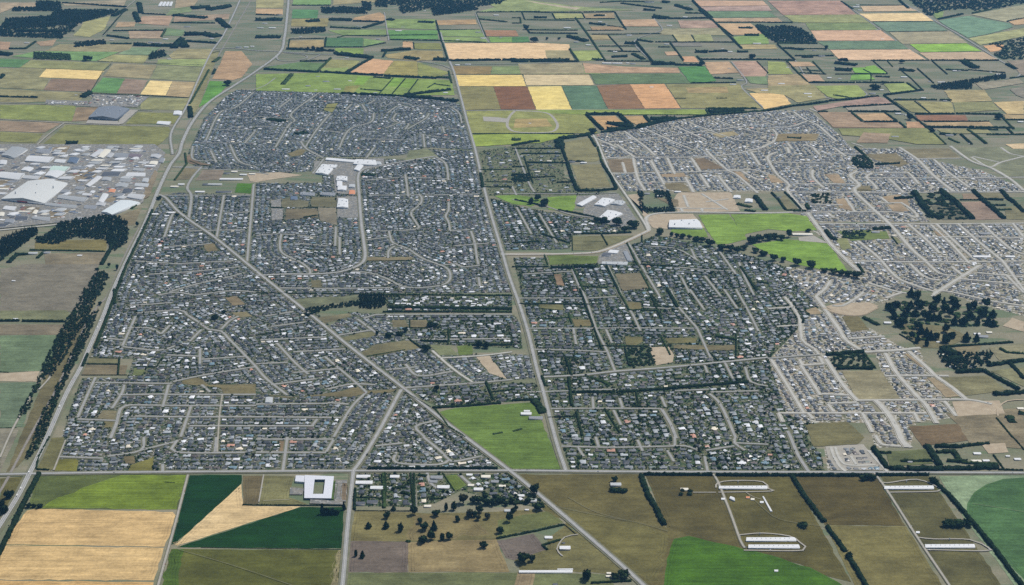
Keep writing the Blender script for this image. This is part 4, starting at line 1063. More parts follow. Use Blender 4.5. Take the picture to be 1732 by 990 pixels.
road([(363, 84), (390, 82), (433, 86), (475, 88), (530, 92), (565, 93)], name="main_road", w=10, verge=6, line=1)
road(Z(1, 0, [(160, 350), (140, 390), (170, 410), (260, 410), (340, 390), (320, 370), (190, 355)]), name="highway_ramp", w=7, verge=3, street=False)
road(Z(1, 0, [(60, 450), (200, 430), (330, 410), (430, 370)]), name="highway_ramp", w=7, verge=3, street=False)
# ------------------------------------------------------------------ ground occupancy
GX0, GX1, GY0, GY1, GR = -2600.0, 4200.0, 3300.0, 10800.0, 3.0
NX, NY = int((GX1 - GX0) / GR), int((GY1 - GY0) / GR)
gx = GX0 + (np.arange(NX) + 0.5) * GR
gy = GY0 + (np.arange(NY) + 0.5) * GR
occ = np.ones((NY, NX), bool)              # True = not free for a house
style = np.zeros((NY, NX), np.int8)
STY = {'old': 1, 'new': 2, 'leafy': 3, 'rural': 4, 'mid': 5}

def cells(poly):
    xs = [p[0] for p in poly]; ys = [p[1] for p in poly]
    i0, i1 = max(0, int((min(xs) - GX0) / GR)), min(NX, int((max(xs) - GX0) / GR) + 2)
    j0, j1 = max(0, int((min(ys) - GY0) / GR)), min(NY, int((max(ys) - GY0) / GR) + 2)
    if i1 <= i0 or j1 <= j0:
        return None
    X, Y = np.meshgrid(gx[i0:i1], gy[j0:j1])
    return (slice(j0, j1), slice(i0, i1)), inpoly(X, Y, poly)

for w, st in SUB:
    r = cells(w)
    if r:
        s, m = r
        occ[s][m] = False
        style[s][m] = STY[st]
for w in OPEN:
    r = cells(w)
    if r:
        s, m = r
        occ[s][m] = True
        style[s][m] = 0

def stamp_line(p, hw):
    p = np.asarray(p)
    for a, b in zip(p[:-1], p[1:]):
        L = np.linalg.norm(b - a)
        k = max(1, int(L / GR))
        n = np.array([-(b - a)[1], (b - a)[0]]) / max(L, 1e-6)
        q = a + (b - a) * np.linspace(0, 1, k + 1)[:, None]
        for o in np.arange(-hw, hw + 0.1, GR * 0.8):
            r = q + n * o
            i = ((r[:, 0] - GX0) / GR).astype(int); j = ((r[:, 1] - GY0) / GR).astype(int)
            ok = (i >= 0) & (i < NX) & (j >= 0) & (j < NY)
            occ[j[ok], i[ok]] = True
for p, hw, st in ROADS:
    stamp_line(p, hw)
street_occ = occ.copy()

def block(poly):
    r = cells(poly)
    if r:
        s, m = r
        occ[s][m] = True

# street directions
sp, sd = [], []
for p, hw, st in ROADS:
    if st:
        d = np.diff(p, axis=0); L = np.linalg.norm(d, axis=1)
        for a, dd, l in zip(p[:-1], d, L):
            if l > 1:
                k = max(1, int(l / 25))
                for q in range(k):
                    sp.append(a + dd * (q + 0.5) / k); sd.append(math.atan2(dd[1], dd[0]))
sp = np.array(sp, np.float32); sd = np.array(sd)
CG = 36.0
cnx, cny = int((GX1 - GX0) / CG) + 1, int((GY1 - GY0) / CG) + 1
cdir = np.zeros((cny, cnx))
cx_ = GX0 + (np.arange(cnx) + 0.5) * CG
for j in range(cny):
    yy = GY0 + (j + 0.5) * CG
    jj = min(NY - 1, int((yy - GY0) / GR))
    near = np.abs(sp[:, 1] - yy) < 400
    if not near.any() or not (style[max(0, jj - 6):jj + 6] > 0).any():
        continue
    q = sp[near]; qd = sd[near]
    d2 = (cx_[:, None] - q[None, :, 0]) ** 2 + (yy - q[None, :, 1]) ** 2
    cdir[j] = qd[np.argmin(d2, 1)]

# ------------------------------------------------------------------ house shapes (hipped and gabled roofs over L, T and plain plans)
def hip(x0, x1, y0, y1, ze, rise, ov=0.5, gable=False):
    """Roof faces over a rectangle, ridge along its longer side."""
    x0 -= ov; x1 += ov; y0 -= ov; y1 += ov
    w, d = x1 - x0, y1 - y0
    h = ze + rise
    if w >= d:
        k = 0.0 if gable else d / 2 * 0.95
        ym = (y0 + y1) / 2
        v = [(x0, y0, ze), (x1, y0, ze), (x1, y1, ze), (x0, y1, ze), (x0 + k, ym, h), (x1 - k, ym, h)]
        return v, [(0, 1, 5, 4), (2, 3, 4, 5)], [(1, 2, 5), (3, 0, 4)]
    k = 0.0 if gable else w / 2 * 0.95
    xm = (x0 + x1) / 2
    v = [(x0, y0, ze), (x1, y0, ze), (x1, y1, ze), (x0, y1, ze), (xm, y0 + k, h), (xm, y1 - k, h)]
    return v, [(1, 2, 5, 4), (3, 0, 4, 5)], [(0, 1, 4), (2, 3, 5)]

# each plan: list of (x0, x1, y0, y1, eave, rise, gable); the street is towards -y
PLANS = [
    [(-8.5, 8.5, -4.5, 4.5, 2.5, 2.3, False), (-8.3, -1.8, -8.0, -3.0, 2.46, 1.75, False)],
    [(-8.0, 8.0, -5.5, 5.5, 2.5, 2.7, False)],
    [(-9.0, 9.0, -2.5, 5.0, 2.5, 2.0, False), (2.2, 8.8, -8.5, -1.0, 2.46, 1.8, False), (-8.8, -3.0, -5.0, -1.0, 2.44, 1.5, False)],
    [(-9.5, 9.5, -4.2, 4.2, 2.6, 2.4, True), (-9.3, -3.5, -7.5, -2.0, 2.54, 1.8, True)],
    [(-6.0, 6.0, -9.0, 9.0, 2.5, 2.6, False), (3.0, 8.0, 0.0, 6.5, 2.46, 1.6, False)],
    [(-8.5, 8.5, -5.0, 2.5, 2.6, 2.0, False), (-3.0, 4.5, -1.0, 8.0, 2.54, 2.1, False)],
    [(-6.5, 6.5, -5.0, 5.0, 2.5, 2.5, True)],
    [(-9.0, 9.0, -4.0, 4.0, 2.5, 2.1, False), (-4.5, 2.5, -7.5, 7.0, 2.46, 1.9, True)],
]
def plan_parts(plan):
    walls, roof = MB(), MB()
    for x0, x1, y0, y1, ze, rise, gb in plan:
        prism(walls, [(x0, y0), (x1, y0), (x1, y1), (x0, y1)], -0.2, ze + 0.02, top=False)
        v, q, t = hip(x0, x1, y0, y1, ze, rise, gable=gb)
        roof.add(v, q)
        if gb:
            walls.add([(a, b, c - 0.05) for a, b, c in v], t)
        else:
            roof.add(v, t)
        # soffit and fascia keep the roof a solid lid
        roof.add([(x, y, ze - 0.01) for x, y, _ in v[:4]], [(3, 2, 1, 0)])
    return walls, roof
def flat(mb):
    V = np.concatenate(mb.v)
    q = [f for f in mb.f if f.shape[1] == 4]; t = [f for f in mb.f if f.shape[1] == 3]
    return V, (np.concatenate(q) if q else np.zeros((0, 4), int)), (np.concatenate(t) if t else np.zeros((0, 3), int))
TPL = [tuple(plan_parts(p)) for p in PLANS]
EXT = [(min(b[0] for b in p), max(b[1] for b in p), min(b[2] for b in p), max(b[3] for b in p)) for p in PLANS]

ROOFS = {  # name: base colour
    'charcoal': (0.040, 0.044, 0.047), 'slate grey': (0.088, 0.098, 0.103), 'mid grey': (0.175, 0.188, 0.192), 'pale grey': (0.32, 0.34, 0.35), 'white': (0.56, 0.57, 0.58),
    'brown': (0.085, 0.070, 0.060), 'terracotta': (0.42, 0.22, 0.15), 'grey-green': (0.11, 0.14, 0.125), 'blue-grey': (0.12, 0.185, 0.22), 'cream': (0.60, 0.54, 0.42)}
RN = list(ROOFS)
RP = {5: [.33, .27, .19, .07, .05, .03, .006, .01, .03, .006], 1: [.31, .25, .20, .10, .075, .045, .008, .02, .03, .012], 2: [.36, .26, .18, .07, .06, .03, .004, .01, .025, .005],
      3: [.26, .25, .22, .09, .055, .06, .008, .03, .05, .008], 4: [.22, .2, .2, .12, .1, .06, .02, .03, .03, .01]}
WALLC = np.array([(0.36, 0.34, 0.30), (0.44, 0.43, 0.40), (0.26, 0.22, 0.18), (0.20, 0.20, 0.20), (0.5, 0.49, 0.46), (0.30, 0.25, 0.20)])

HOUSES = []   # (x, y, rot, plan, mirror, scale, roofname)
def try_house(x, y, rot, k, sc, margin, mir):
    x0, x1, y0, y1 = EXT[k]
    if mir < 0:
        x0, x1 = -x1, -x0
    x0 = x0 * sc - margin; x1 = x1 * sc + margin; y0 = y0 * sc - margin; y1 = y1 * sc + margin
    u = np.linspace(x0, x1, 7); v = np.linspace(y0, y1, 7)
    U, V = np.meshgrid(u, v)
    c, s = math.cos(rot), math.sin(rot)
    X = x + U * c - V * s; Y = y + U * s + V * c
    i = ((X - GX0) / GR).astype(int); j = ((Y - GY0) / GR).astype(int)
    if i.min() < 0 or j.min() < 0 or i.max() >= NX or j.max() >= NY:
        return False
    if occ[j, i].any():
        return False
    # mark the footprint (no margin)
    u = np.linspace(x0 + margin, x1 - margin, 10); v = np.linspace(y0 + margin, y1 - margin, 9)
    U, V = np.meshgrid(u, v)
    X = x + U * c - V * s; Y = y + U * s + V * c
    occ[((Y - GY0) / GR).astype(int), ((X - GX0) / GR).astype(int)] = True
    return True

def add_house(x, y, rot, st, margin):
    k = int(rng.choice(len(PLANS), p=[.2, .14, .18, .12, .12, .1, .06, .08]))
    sc = float(rng.uniform(0.86, 1.12)) * {1: 1.17, 2: 1.08, 3: 1.30, 4: 1.3, 5: 1.12}[st]
    mir = 1 if rng.random() < 0.5 else -1
    if not try_house(x, y, rot, k, sc, margin, mir):
        k, sc = 6, 1.0
        if not try_house(x, y, rot, k, sc, margin, mir):
            return False
    HOUSES.append((x, y, rot, k, mir, sc, RN[int(rng.choice(len(RN), p=np.array(RP[st]) / sum(RP[st])))]))
    return True

def place_all_houses():
    MARG = {1: 1.7, 2: 1.3, 3: 3.4, 4: 16.0, 5: 1.5}
    for p, hw, st in ROADS:
        if not st:
            continue
        d = np.diff(p, axis=0); L = np.linalg.norm(d, axis=1); cum = np.concatenate([[0], np.cumsum(L)])
        for side in (1, -1):
            for setb in (0, 1):
                s = 8.0 + rng.uniform(0, 6)
                while s < cum[-1] - 4:
                    k = min(len(L) - 1, int(np.searchsorted(cum, s) - 1)); k = max(k, 0)
                    t = (s - cum[k]) / max(L[k], 1e-6)
                    a = p[k] + d[k] * t
                    ang = math.atan2(d[k][1], d[k][0])
                    n = np.array([-math.sin(ang), math.cos(ang)]) * side
                    q = a + n * (hw + 14)
                    qi, qj = int((q[0] - GX0) / GR), int((q[1] - GY0) / GR)
                    st_here = int(style[qj, qi]) if 0 <= qi < NX and 0 <= qj < NY else 0
                    o = hw + ((14.0 if setb == 0 else 40.0) if st_here not in (3, 4) else (17.0 if setb == 0 else 47.0)) + rng.uniform(-1.2, 1.8)
                    x, y = a + n * o
                    i, j = int((x - GX0) / GR), int((y - GY0) / GR)
                    ok = False
                    if 0 <= i < NX and 0 <= j < NY and style[j, i]:
                        stl = int(style[j, i])
                        skip = {1: 0.06, 2: 0.22, 3: 0.14, 4: 0.62, 5: 0.06}[stl]
                        if stl == 2 and math.sin(x / 61.0 + 1.3 * math.sin(y / 83.0)) * math.cos(y / 74.0 + x / 190.0) > .38:
                            skip = .88
                        if rng.random() > skip:
                            ok = add_house(x, y, ang + (0 if side > 0 else math.pi) + rng.normal(0, 0.03), stl, MARG[stl])
                    s += ({1: 23.0, 2: 20.0, 3: 28.0, 4: 46.0, 5: 20.5}[stl] if ok else 5.0) + (rng.uniform(0, 2) if ok else 0)
                    if ok and stl in (3, 4):
                        s += 4 if stl == 3 else 25
    # back sections
    ys = np.arange(GY0, GY1, 7.0)
    for y in ys:
        j = int((y - GY0) / GR)
        if j >= NY:
            break
        row = np.nonzero((style[j] > 0) & (~occ[j]))[0]
        if not len(row):
            continue
        last = -1e9
        for i in row[::2]:
            x = gx[i] + rng.uniform(-1, 1)
            if x - last < 5:
                continue
            last = x
            stl = int(style[j, i])
            if rng.random() < {1: 0.6, 2: 0.8, 3: 0.7, 4: 0.975, 5: 0.4}[stl]:
                continue
            ci, cj = int((x - GX0) / CG), int((y - GY0) / CG)
            ang = cdir[cj, ci] + (0 if rng.random() < 0.5 else math.pi) + rng.normal(0, 0.04)
            if rng.random() < 0.15:
                ang += math.pi / 2
            add_house(x, y + rng.uniform(-1, 1), ang, stl, MARG[stl] + 0.6)
# ------------------------------------------------------------------ large and individual buildings
NSOLID = []     # footprints, to keep trees and yard clutter out
def wpt(p, h):
    x, y = P(p[0], p[1], h)
    return np.array([x, y])

def gable_roof(mb, q, z, rise, ov=0.6, mi=0, tint=None):
    """q: 4 corners ccw; ridge joins the middles of the two shorter sides."""
    q = [np.asarray(a, float) for a in q]
    c = sum(q) / 4
    q = [a + (a - c) / max(np.linalg.norm(a - c), 1e-6) * ov for a in q]
    if np.linalg.norm(q[1] - q[0]) < np.linalg.norm(q[2] - q[1]):
        q = q[1:] + q[:1]
    r0 = (q[3] + q[0]) / 2
    r1 = (q[1] + q[2]) / 2
    v = [(*a, z) for a in q] + [(*r0, z + rise), (*r1, z + rise)]
    mb.add(v, [(0, 1, 5, 4), (2, 3, 4, 5)], mi, tint)
    mb.add([(a, b, cc - 0.02) for a, b, cc in v], [(1, 2, 5), (3, 0, 4)], mi, tint)
    mb.add([(a, b, cc - 0.05) for a, b, cc in v[:4]], [(3, 2, 1, 0)], mi, tint)

def building(name, label, cat, roof_px, h, rise=1.5, roof=(0.6, 0.6, 0.6), wall='wall_pale', doors=2, group=None, z=None, fixed=False, windows=False, vents=0):
    """roof_px: the roof's outline in the photo (front left, front right, back right, back left), at eave height h."""
    pts = Z(z[0], z[1], roof_px) if z else roof_px
    q = [wpt(p, h) for p in pts]
    q = [np.array(a) for a in ccw([tuple(a) for a in q])]
    i0 = min(range(4), key=lambda i: q[i][1] + q[(i + 1) % 4][1])     # first edge = the side facing the camera
    q = q[i0:] + q[:i0]
    c = sum(q) / 4
    rise = max(rise, .065 * min(np.linalg.norm(q[1] - q[0]), np.linalg.norm(q[2] - q[1])))
    e = bpy.data.objects.new(name, None)
    COL.objects.link(e)
    e.location = (c[0], c[1], 0)
    ql = [a - c for a in q]
    mb = MB(); prism(mb, [tuple(a) for a in ql], -0.3, h)
    mb.build('wall', M[wall], e)
    mb = MB(); gable_roof(mb, ql, h + 0.06, rise)
    ro = mb.build('roof', M['roof_shed'], e); ro.color = (*roof, 1)
    Lq = np.linalg.norm(ql[1] - ql[0])
    if not vents and Lq > 45 and name in ('shop_building', 'school_building', 'sports_hall', 'warehouse'):
        for t, s_ in ((.18, .25), (.42, .7), (.63, .3), (.84, .66)):
            pp = (ql[0] * (1 - t) + ql[1] * t) * (1 - s_) + (ql[3] * (1 - t) + ql[2] * t) * s_
            m2 = MB(); prism(m2, [(pp[0] - 2.4, pp[1] - 1.6), (pp[0] + 2.4, pp[1] - 1.6), (pp[0] + 2.4, pp[1] + 1.6), (pp[0] - 2.4, pp[1] + 1.6)], h - .5, h + rise + 1.6)
            m2.build('roof_unit', M['steel'], ro)
    if vents:
        a = (ql[3] + ql[0]) / 2; b = (ql[1] + ql[2]) / 2
        for t in np.linspace(0.12, 0.88, vents):
            pp = a + (b - a) * t
            m2 = MB(); prism(m2, [(pp[0] - .9, pp[1] - .9), (pp[0] + .9, pp[1] - .9), (pp[0] + .9, pp[1] + .9), (pp[0] - .9, pp[1] + .9)], h + rise - 0.6, h + rise + 1.0)
            m2.build('roof_vent', M['steel'], ro)
    a, b = ql[0], ql[1]
    L = np.linalg.norm(b - a); u = (b - a) / max(L, 1e-6); nn = np.array([u[1], -u[0]])
    if doors and L > 14:
        dw = min(5.0, L * 0.12); dh = h * 0.72
        for t in np.linspace(0.5 / doors, 1 - 0.5 / doors, doors):
            m = a + u * L * t
            p0, p1 = m - u * dw / 2, m + u * dw / 2
            m2 = MB(); prism(m2, [tuple(p0 + nn * 0.12), tuple(p1 + nn * 0.12), tuple(p1 + nn * 0.01), tuple(p0 + nn * 0.01)], 0, dh)
            m2.build('roller_door', M['door'], e)
    if windows and L > 10:
        for t in np.linspace(0.14, 0.86, 4):
            m = a + u * L * t
            p0, p1 = m - u * L * 0.07, m + u * L * 0.07
            m2 = MB(); prism(m2, [tuple(p0 + nn * 0.1), tuple(p1 + nn * 0.1), tuple(p1 + nn * 0.01), tuple(p0 + nn * 0.01)], h * 0.3, h * 0.75)
            m2.build('window', M['glass'], e)
    tag(e, label, cat, group, fixed=fixed)
    w = [tuple(a) for a in q]
    NSOLID.append(w)
    block([tuple(c + (a - c) * 1.25) for a in q])
    return e, q

WHT = (0.54, 0.55, 0.55); PAL = (0.36, 0.375, 0.375); GRY = (0.20, 0.21, 0.22); DRK = (0.07, 0.075, 0.085); CRM = (0.58, 0.55, 0.46); GRN = (0.40, 0.50, 0.44); ORG = (0.50, 0.21, 0.10); BLU = (0.09, 0.12, 0.17)

# poultry sheds
PG = "long white poultry sheds"
building('poultry_shed', "long white shed standing alone behind the orange containers", 'shed', [(1216, 826.5), (1298, 826.5), (1297, 821.5), (1217, 822)], 4, 2.2, WHT, 'wall_pale', 3, PG, fixed=True, vents=9)
building('poultry_shed', "farther of the two paired long white sheds", 'shed', [(1262, 915), (1347, 914.6), (1343, 908.8), (1263, 909)], 4, 2.2, WHT, 'wall_pale', 3, PG, fixed=True, vents=9)
building('poultry_shed', "nearer of the two paired long white sheds", 'shed', [(1266, 927), (1353, 926.8), (1350, 921), (1266, 921.3)], 4, 2.2, WHT, 'wall_pale', 3, PG, fixed=True, vents=9)
building('poultry_shed', "long white shed below the dark hedge, behind the right-hand farm lane", 'shed', [(780, 345), (1112, 343), (1105, 322), (780, 325)], 4, 2.2, WHT, 'wall_pale', 3, PG, z=(3, 3), fixed=True, vents=9)
building('poultry_shed', "long white shed near the lower right corner beside the hedge", 'shed', [(1055, 738), (1388, 736), (1378, 714), (1052, 716)], 4, 2.2, WHT, 'wall_pale', 3, PG, z=(3, 3), fixed=True, vents=9)
building('long_shed', "very long narrow white shed by the dark tree pair, bottom centre", 'shed', [(48, 905), (405, 904), (405, 889), (48, 890)], 3.5, 1.5, WHT, 'wall_pale', 3, None, z=(2, 3), fixed=True)
building('long_shed', "short white annexe behind the very long narrow shed", 'shed', [(305, 886), (408, 885), (408, 878), (305, 879)], 3, 1.2, WHT, 'wall_pale', 1, None, z=(2, 3), fixed=True)
building('barn', "white barn with pale forecourt beside the poultry farm lane", 'barn', [(1234, 843), (1243, 847), (1242, 842), (1236, 839.5)], 4.5, 1.8, WHT, 'wall_pale', 1, fixed=True)
building('polytunnel', "thin pale tunnel running towards the camera behind paired sheds", 'tunnel', [(1303, 865), (1306.5, 865), (1292, 840), (1289.5, 840)], 2.5, 1.2, WHT, 'wall_pale', 0, fixed=True)
for lab, (x, y), c in [("orange container behind the long white shed's paddock", (1265, 841), ORG), ("pale container next to the orange container", (1273, 844), CRM), ("round-topped white tank beside the thin pale tunnel", (1288.5, 849), WHT),
                       ("small white hut at the farm lane's left bend", (1223, 843.5), WHT), ("white hut beside the right-hand farm lane", (1552.5, 900), WHT), ("white tank in the bright green corner field", (1313, 965), WHT)]:
    building('farm_hut', lab, 'hut', [(x - 3, y + 1.6), (x + 3, y + 1.6), (x + 3, y - 1.2), (x - 3, y - 1.2)], 2.6, 0.8, c, 'wall_pale', 0, fixed=True)
# feed silos by the poultry sheds
def silo(px, py, lab):
    x, y = P(px, py)
    e = bpy.data.objects.new('feed_silo', None); COL.objects.link(e); e.location = (x, y, 0)
    n = 14; ang = np.linspace(0, 2 * math.pi, n, endpoint=False)
    ring = lambda r, z: [(r * math.cos(t), r * math.sin(t), z) for t in ang]
    v = ring(0.5, 1.6) + ring(1.7, 3.2) + ring(1.7, 7.0) + ring(0.4, 8.2)
    f = [(k * n + i, k * n + (i + 1) % n, (k + 1) * n + (i + 1) % n, (k + 1) * n + i) for k in range(3) for i in range(n)]
    mb = MB(); mb.add(v, f); mb.add(ring(0.4, 8.2) + [(0, 0, 8.4)], [(i, (i + 1) % n, n) for i in range(n)])
    mb.build('bin', M['steel'], e)
    for k in range(4):
        t = math.pi / 4 + k * math.pi / 2
        a, b = 1.45 * math.cos(t), 1.45 * math.sin(t)
        mb = MB(); prism(mb, [(a - .12, b - .12), (a + .12, b - .12), (a + .12, b + .12), (a - .12, b + .12)], 0, 3.6); mb.build('leg', M['steel'], e)
    tag(e, lab, 'silo', "feed silos beside the poultry sheds", fixed=True)
silo(1248, 817, "steel silo behind the middle of the shed with orange containers")
silo(1285, 905.5, "steel silo behind the paired long sheds")
silo(1533, 816.5, "steel silo behind the shed below the dark hedge")
silo(1606, 914.5, "steel silo behind the lower right corner shed")

# ring-shaped school
def school():
    h = 7.0
    S = lambda a, b: wpt((480 + a / 8.66, 780 + b / 8.66), h)
    o = [S(300, 541), S(697, 546), S(735, 222), S(306, 205)]
    i = [S(428, 486), S(580, 486), S(606, 274), S(452, 274)]
    c = sum(o) / 4
    e = bpy.data.objects.new('school', None); COL.objects.link(e); e.location = (c[0], c[1], 0)
    L = lambda p: (p[0] - c[0], p[1] - c[1])
    O = [L(p) for p in o]; I = [L(p) for p in i]
    mb = MB()
    v = [(*p, h) for p in O] + [(*p, h + 1.2) for p in I]
    rf = [(0, 1, 5, 4), (1, 2, 6, 5), (2, 3, 7, 6), (3, 0, 4, 7)]
    mb.add(v, rf)
    for k in range(4):
        a, b = O[k], O[(k + 1) % 4]
        mb.add([(*a, h - .5), (*b, h - .5), (*b, h), (*a, h)], [(0, 1, 2, 3)])
        a, b = I[k], I[(k + 1) % 4]
        mb.add([(*b, h + .2), (*a, h + .2), (*a, h + 1.2), (*b, h + 1.2)], [(0, 1, 2, 3)])
    r = mb.build('roof', M['roof'], e); r.color = (0.52, 0.53, 0.56, 1)
    mb = MB(); prism(mb, [(a * .985, b * .985) for a, b in O], -0.2, h - .5, top=False)
    prism(mb, [(a * 1.03, b * 1.03) for a, b in I][::-1], -0.2, h + .6, top=False)
    mb.build('wall', M['wall_dark'], e)
    for k in range(4):
        a, b = np.array(O[k]) * .985, np.array(O[(k + 1) % 4]) * .985
        u = (b - a) / np.linalg.norm(b - a); n = np.array([u[1], -u[0]]); Ln = np.linalg.norm(b - a)
        for t in np.linspace(0.1, 0.9, 7):
            m = a + u * Ln * t
            p0, p1 = m - u * 4, m + u * 4
            mb = MB(); prism(mb, [tuple(p0 + n * .14), tuple(p1 + n * .14), tuple(p1 + n * .02), tuple(p0 + n * .02)], 1.0, 3.2)
            mb.build('window', M['glass'], e)
    A = [L(S(165, 292)), L(S(299, 303)), L(S(301, 268)), L(S(303, 209)), L(S(176, 206))]
    mb = MB(); k = len(A)
    v = [(*p, h - .8) for p in A] + [(*p, -0.2) for p in A]
    mb.add(v[:4], [(0, 1, 2, 3)]); mb.add([v[0], v[3], v[4]], [(0, 1, 2)])
    for q in range(k):
        mb.add([v[k + q], v[k + (q + 1) % k], v[(q + 1) % k], v[q]], [(0, 1, 2, 3)])
    r = mb.build('hall_roof', M['roof'], e); r.color = (0.5, 0.51, 0.54, 1)
    mb = MB(); m = (np.array(I[0]) + np.array(I[1])) / 2 + np.array([0, 6])
    for dx, ang in ((-6, 0.3), (3, -0.2)):
        pass
    prism(mb, [(m[0] - 9, m[1] - 3), (m[0] + 9, m[1] - 3), (m[0] + 9, m[1] + 3), (m[0] - 9, m[1] + 3)], 0, 3.0)
    mb.build('courtyard_canopy', M['red'], e)
    tag(e, "ring-shaped white-roofed school around an open courtyard beside the cross road", 'school', fixed=True)
    w = [tuple(p) for p in o]; NSOLID.append(w); block(w)
school()
ground([(567, 813), (587.5, 814), (585.5, 850), (566, 849)], 'yard', "car_park")
ground([(491, 826), (514, 828), (512, 838), (490, 838)], 'yard', "school_court")
ground([(525, 845), (580, 850), (580, 855), (524, 853)], 'yard', "school_drive")
field([(579, 819), (587, 819), (586, 848), (578, 847)], (134, 118, 94), 'p')
field([(562, 815), (568, 815), (565, 846), (558, 846)], (84, 116, 64), 'g')

# town centre and schools
TC = "white flat-roofed shops of the town centre"
for lab, q, h, c in [
    ("lower left white shop roof of the shopping centre", [(398, 168), (482, 180), (517, 137), (425, 130)], 7, WHT), ("upper left white shop roof of the shopping centre", [(430, 127), (532, 133), (546, 114), (446, 110)], 7, WHT),
    ("long thin white roof behind the shopping centre's car park", [(465, 80), (655, 96), (662, 82), (474, 66)], 6, WHT), ("largest white shop roof at the car park's right end", [(652, 108), (808, 114), (800, 82), (670, 77)], 8, WHT),
    ("small white shop below the largest shop roof", [(655, 145), (692, 155), (720, 117), (680, 112)], 6, WHT), ("small white shop at the shopping centre's right tip", [(800, 113), (842, 112), (836, 95), (806, 92)], 6, PAL),
    ("white supermarket roof below the car park's left side", [(536, 218), (612, 220), (612, 194), (542, 190)], 8, WHT), ("narrow white block between the two supermarket roofs", [(540, 256), (578, 258), (578, 225), (542, 222)], 7, WHT),
    ("lower white supermarket roof beside the main street", [(546, 282), (604, 284), (608, 256), (548, 258)], 7, WHT), ("white community hall beside the town park lawns", [(542, 398), (618, 400), (617, 346), (552, 338)], 8, WHT),
    ("terracotta-roofed church hall on the main street", [(622, 312), (664, 312), (663, 286), (626, 284)], 5, ORG), ("left grey terrace row above the town park lawns", [(295, 314), (395, 317), (395, 301), (300, 297)], 6, GRY), ("right grey terrace row above the town park lawns", [(430, 314), (530, 317), (530, 301), (435, 297)], 6, GRY),
    ("small blue-black pavilion in the town park lawn", [(232, 347), (278, 347), (278, 326), (232, 326)], 4, BLU), ("white cinema block right of the lower supermarket", [(622, 262), (662, 264), (662, 246), (626, 244)], 6, PAL)]:
    building('shop_building', lab, 'shop' if 'terrace' not in lab and 'hall' not in lab else 'building', q, h, 0.9, c, 'wall_pale', 3, TC, z=(1, 1), fixed=True)
for lab, q, h, c in [
    ("left wing of the white-roofed school by the green playing field", [(432, 378), (470, 390), (566, 330), (540, 320)], 6, WHT), ("right wing of the white-roofed school by the green playing field", [(552, 380), (622, 392), (690, 348), (605, 335)], 6, WHT),
    ("third white school roof beside the curving road", [(660, 375), (735, 385), (760, 362), (700, 352)], 5, PAL), ("white-roofed school hall standing below the school wings", [(580, 470), (652, 486), (742, 440), (640, 416)], 7, WHT), ("huge white sports hall beside the bright green pitches", [(1050, 532), (1276, 535), (1238, 478), (1056, 484)], 10, WHT),
    ("dark-roofed shop at the village square's left corner", [(602, 722), (660, 724), (670, 706), (612, 702)], 5, DRK), ("white shop at the back of the village square", [(642, 702), (704, 706), (718, 688), (660, 683)], 5, WHT), ("grey shop on the right side of the village square", [(774, 757), (804, 757), (772, 690), (744, 694)], 5, GRY), ("low pale shop row in front of the village square", [(600, 777), (772, 783), (776, 764), (606, 762)], 5, PAL),
    ("white pavilion shed near trees on the bare ground", [(1480, 336), (1532, 337), (1530, 320), (1488, 318)], 5, WHT), ("white pavilion beside the dark trees on bare ground", [(1558, 362), (1612, 364), (1612, 344), (1566, 340)], 5, WHT)]:
    building('school_building' if 'school' in lab else ('sports_hall' if 'sports' in lab else 'shop_building'), lab, 'building', q, h, 1.2, c, 'wall_pale', 2, None, z=(2, 1), fixed=True)
building('school_building', "square pale roof beside the small roundabout park", 'building', Z(1, 2, [(62, 755), (110, 757), (112, 722), (66, 720)]), 5, 1.0, PAL, 'wall_pale', 1, None, fixed=True)

# industrial estate and the big sheds
big, q = building('warehouse', "huge pale warehouse with a red sign band on its front", 'warehouse', [(8, 342), (300, 372), (452, 236), (190, 222)], 11, 4.0, (0.47, 0.48, 0.46), 'wall_pale', 0, None, z=(0, 1), fixed=True)
c0 = np.array(big.location[:2]); a, b = q[0] - c0, q[1] - c0
u = (b - a) / np.linalg.norm(b - a); n = np.array([u[1], -u[0]]); L = np.linalg.norm(b - a)
mb = MB(); p0, p1 = a + u * L * 0.36, a + u * L * 0.60
prism(mb, [tuple(p0 + n * .6), tuple(p1 + n * .6), tuple(p1 + n * .02), tuple(p0 + n * .02)], 4.5, 10.4); mb.build('sign_band', M['red'], big)
for t in np.linspace(0.06, 0.94, 9):
    if 0.33 < t < 0.63:
        continue
    m = a + u * L * t
    mb = MB(); prism(mb, [tuple(m - u * 3 + n * .15), tuple(m + u * 3 + n * .15), tuple(m + u * 3 + n * .02), tuple(m - u * 3 + n * .02)], 0, 5.5); mb.build('roller_door', M['wall_dark'], big)
building('warehouse', "big grey-roofed shed with dark front on a white yard", 'warehouse', [(592, 786), (782, 796), (866, 726), (662, 716)], 15, 4.5, (0.15, 0.165, 0.185), 'wall_dark', 4, None, z=(0, 0), fixed=True)
ground(Z(0, 0, [(790, 838), (825, 832), (925, 742), (868, 738), (800, 805)]), 'gravel', "concrete_yard")
ground(Z(0, 0, [(575, 830), (800, 838), (790, 815), (590, 806)]), 'gravel', "concrete_yard")
ground(Z(0, 0, [(580, 715), (920, 720), (1000, 650), (640, 635)]), 'yard', "container_yard")
ground(Z(0, 0, [(300, 700), (580, 712), (590, 680), (310, 672)]), 'yard', "container_yard")
ground(Z(0, 1, [(-40, -20), (1040, -20), (1110, 40), (1000, 280), (960, 370), (690, 460), (440, 500), (0, 545), (-40, 560)]), 'yard', "industrial_ground")
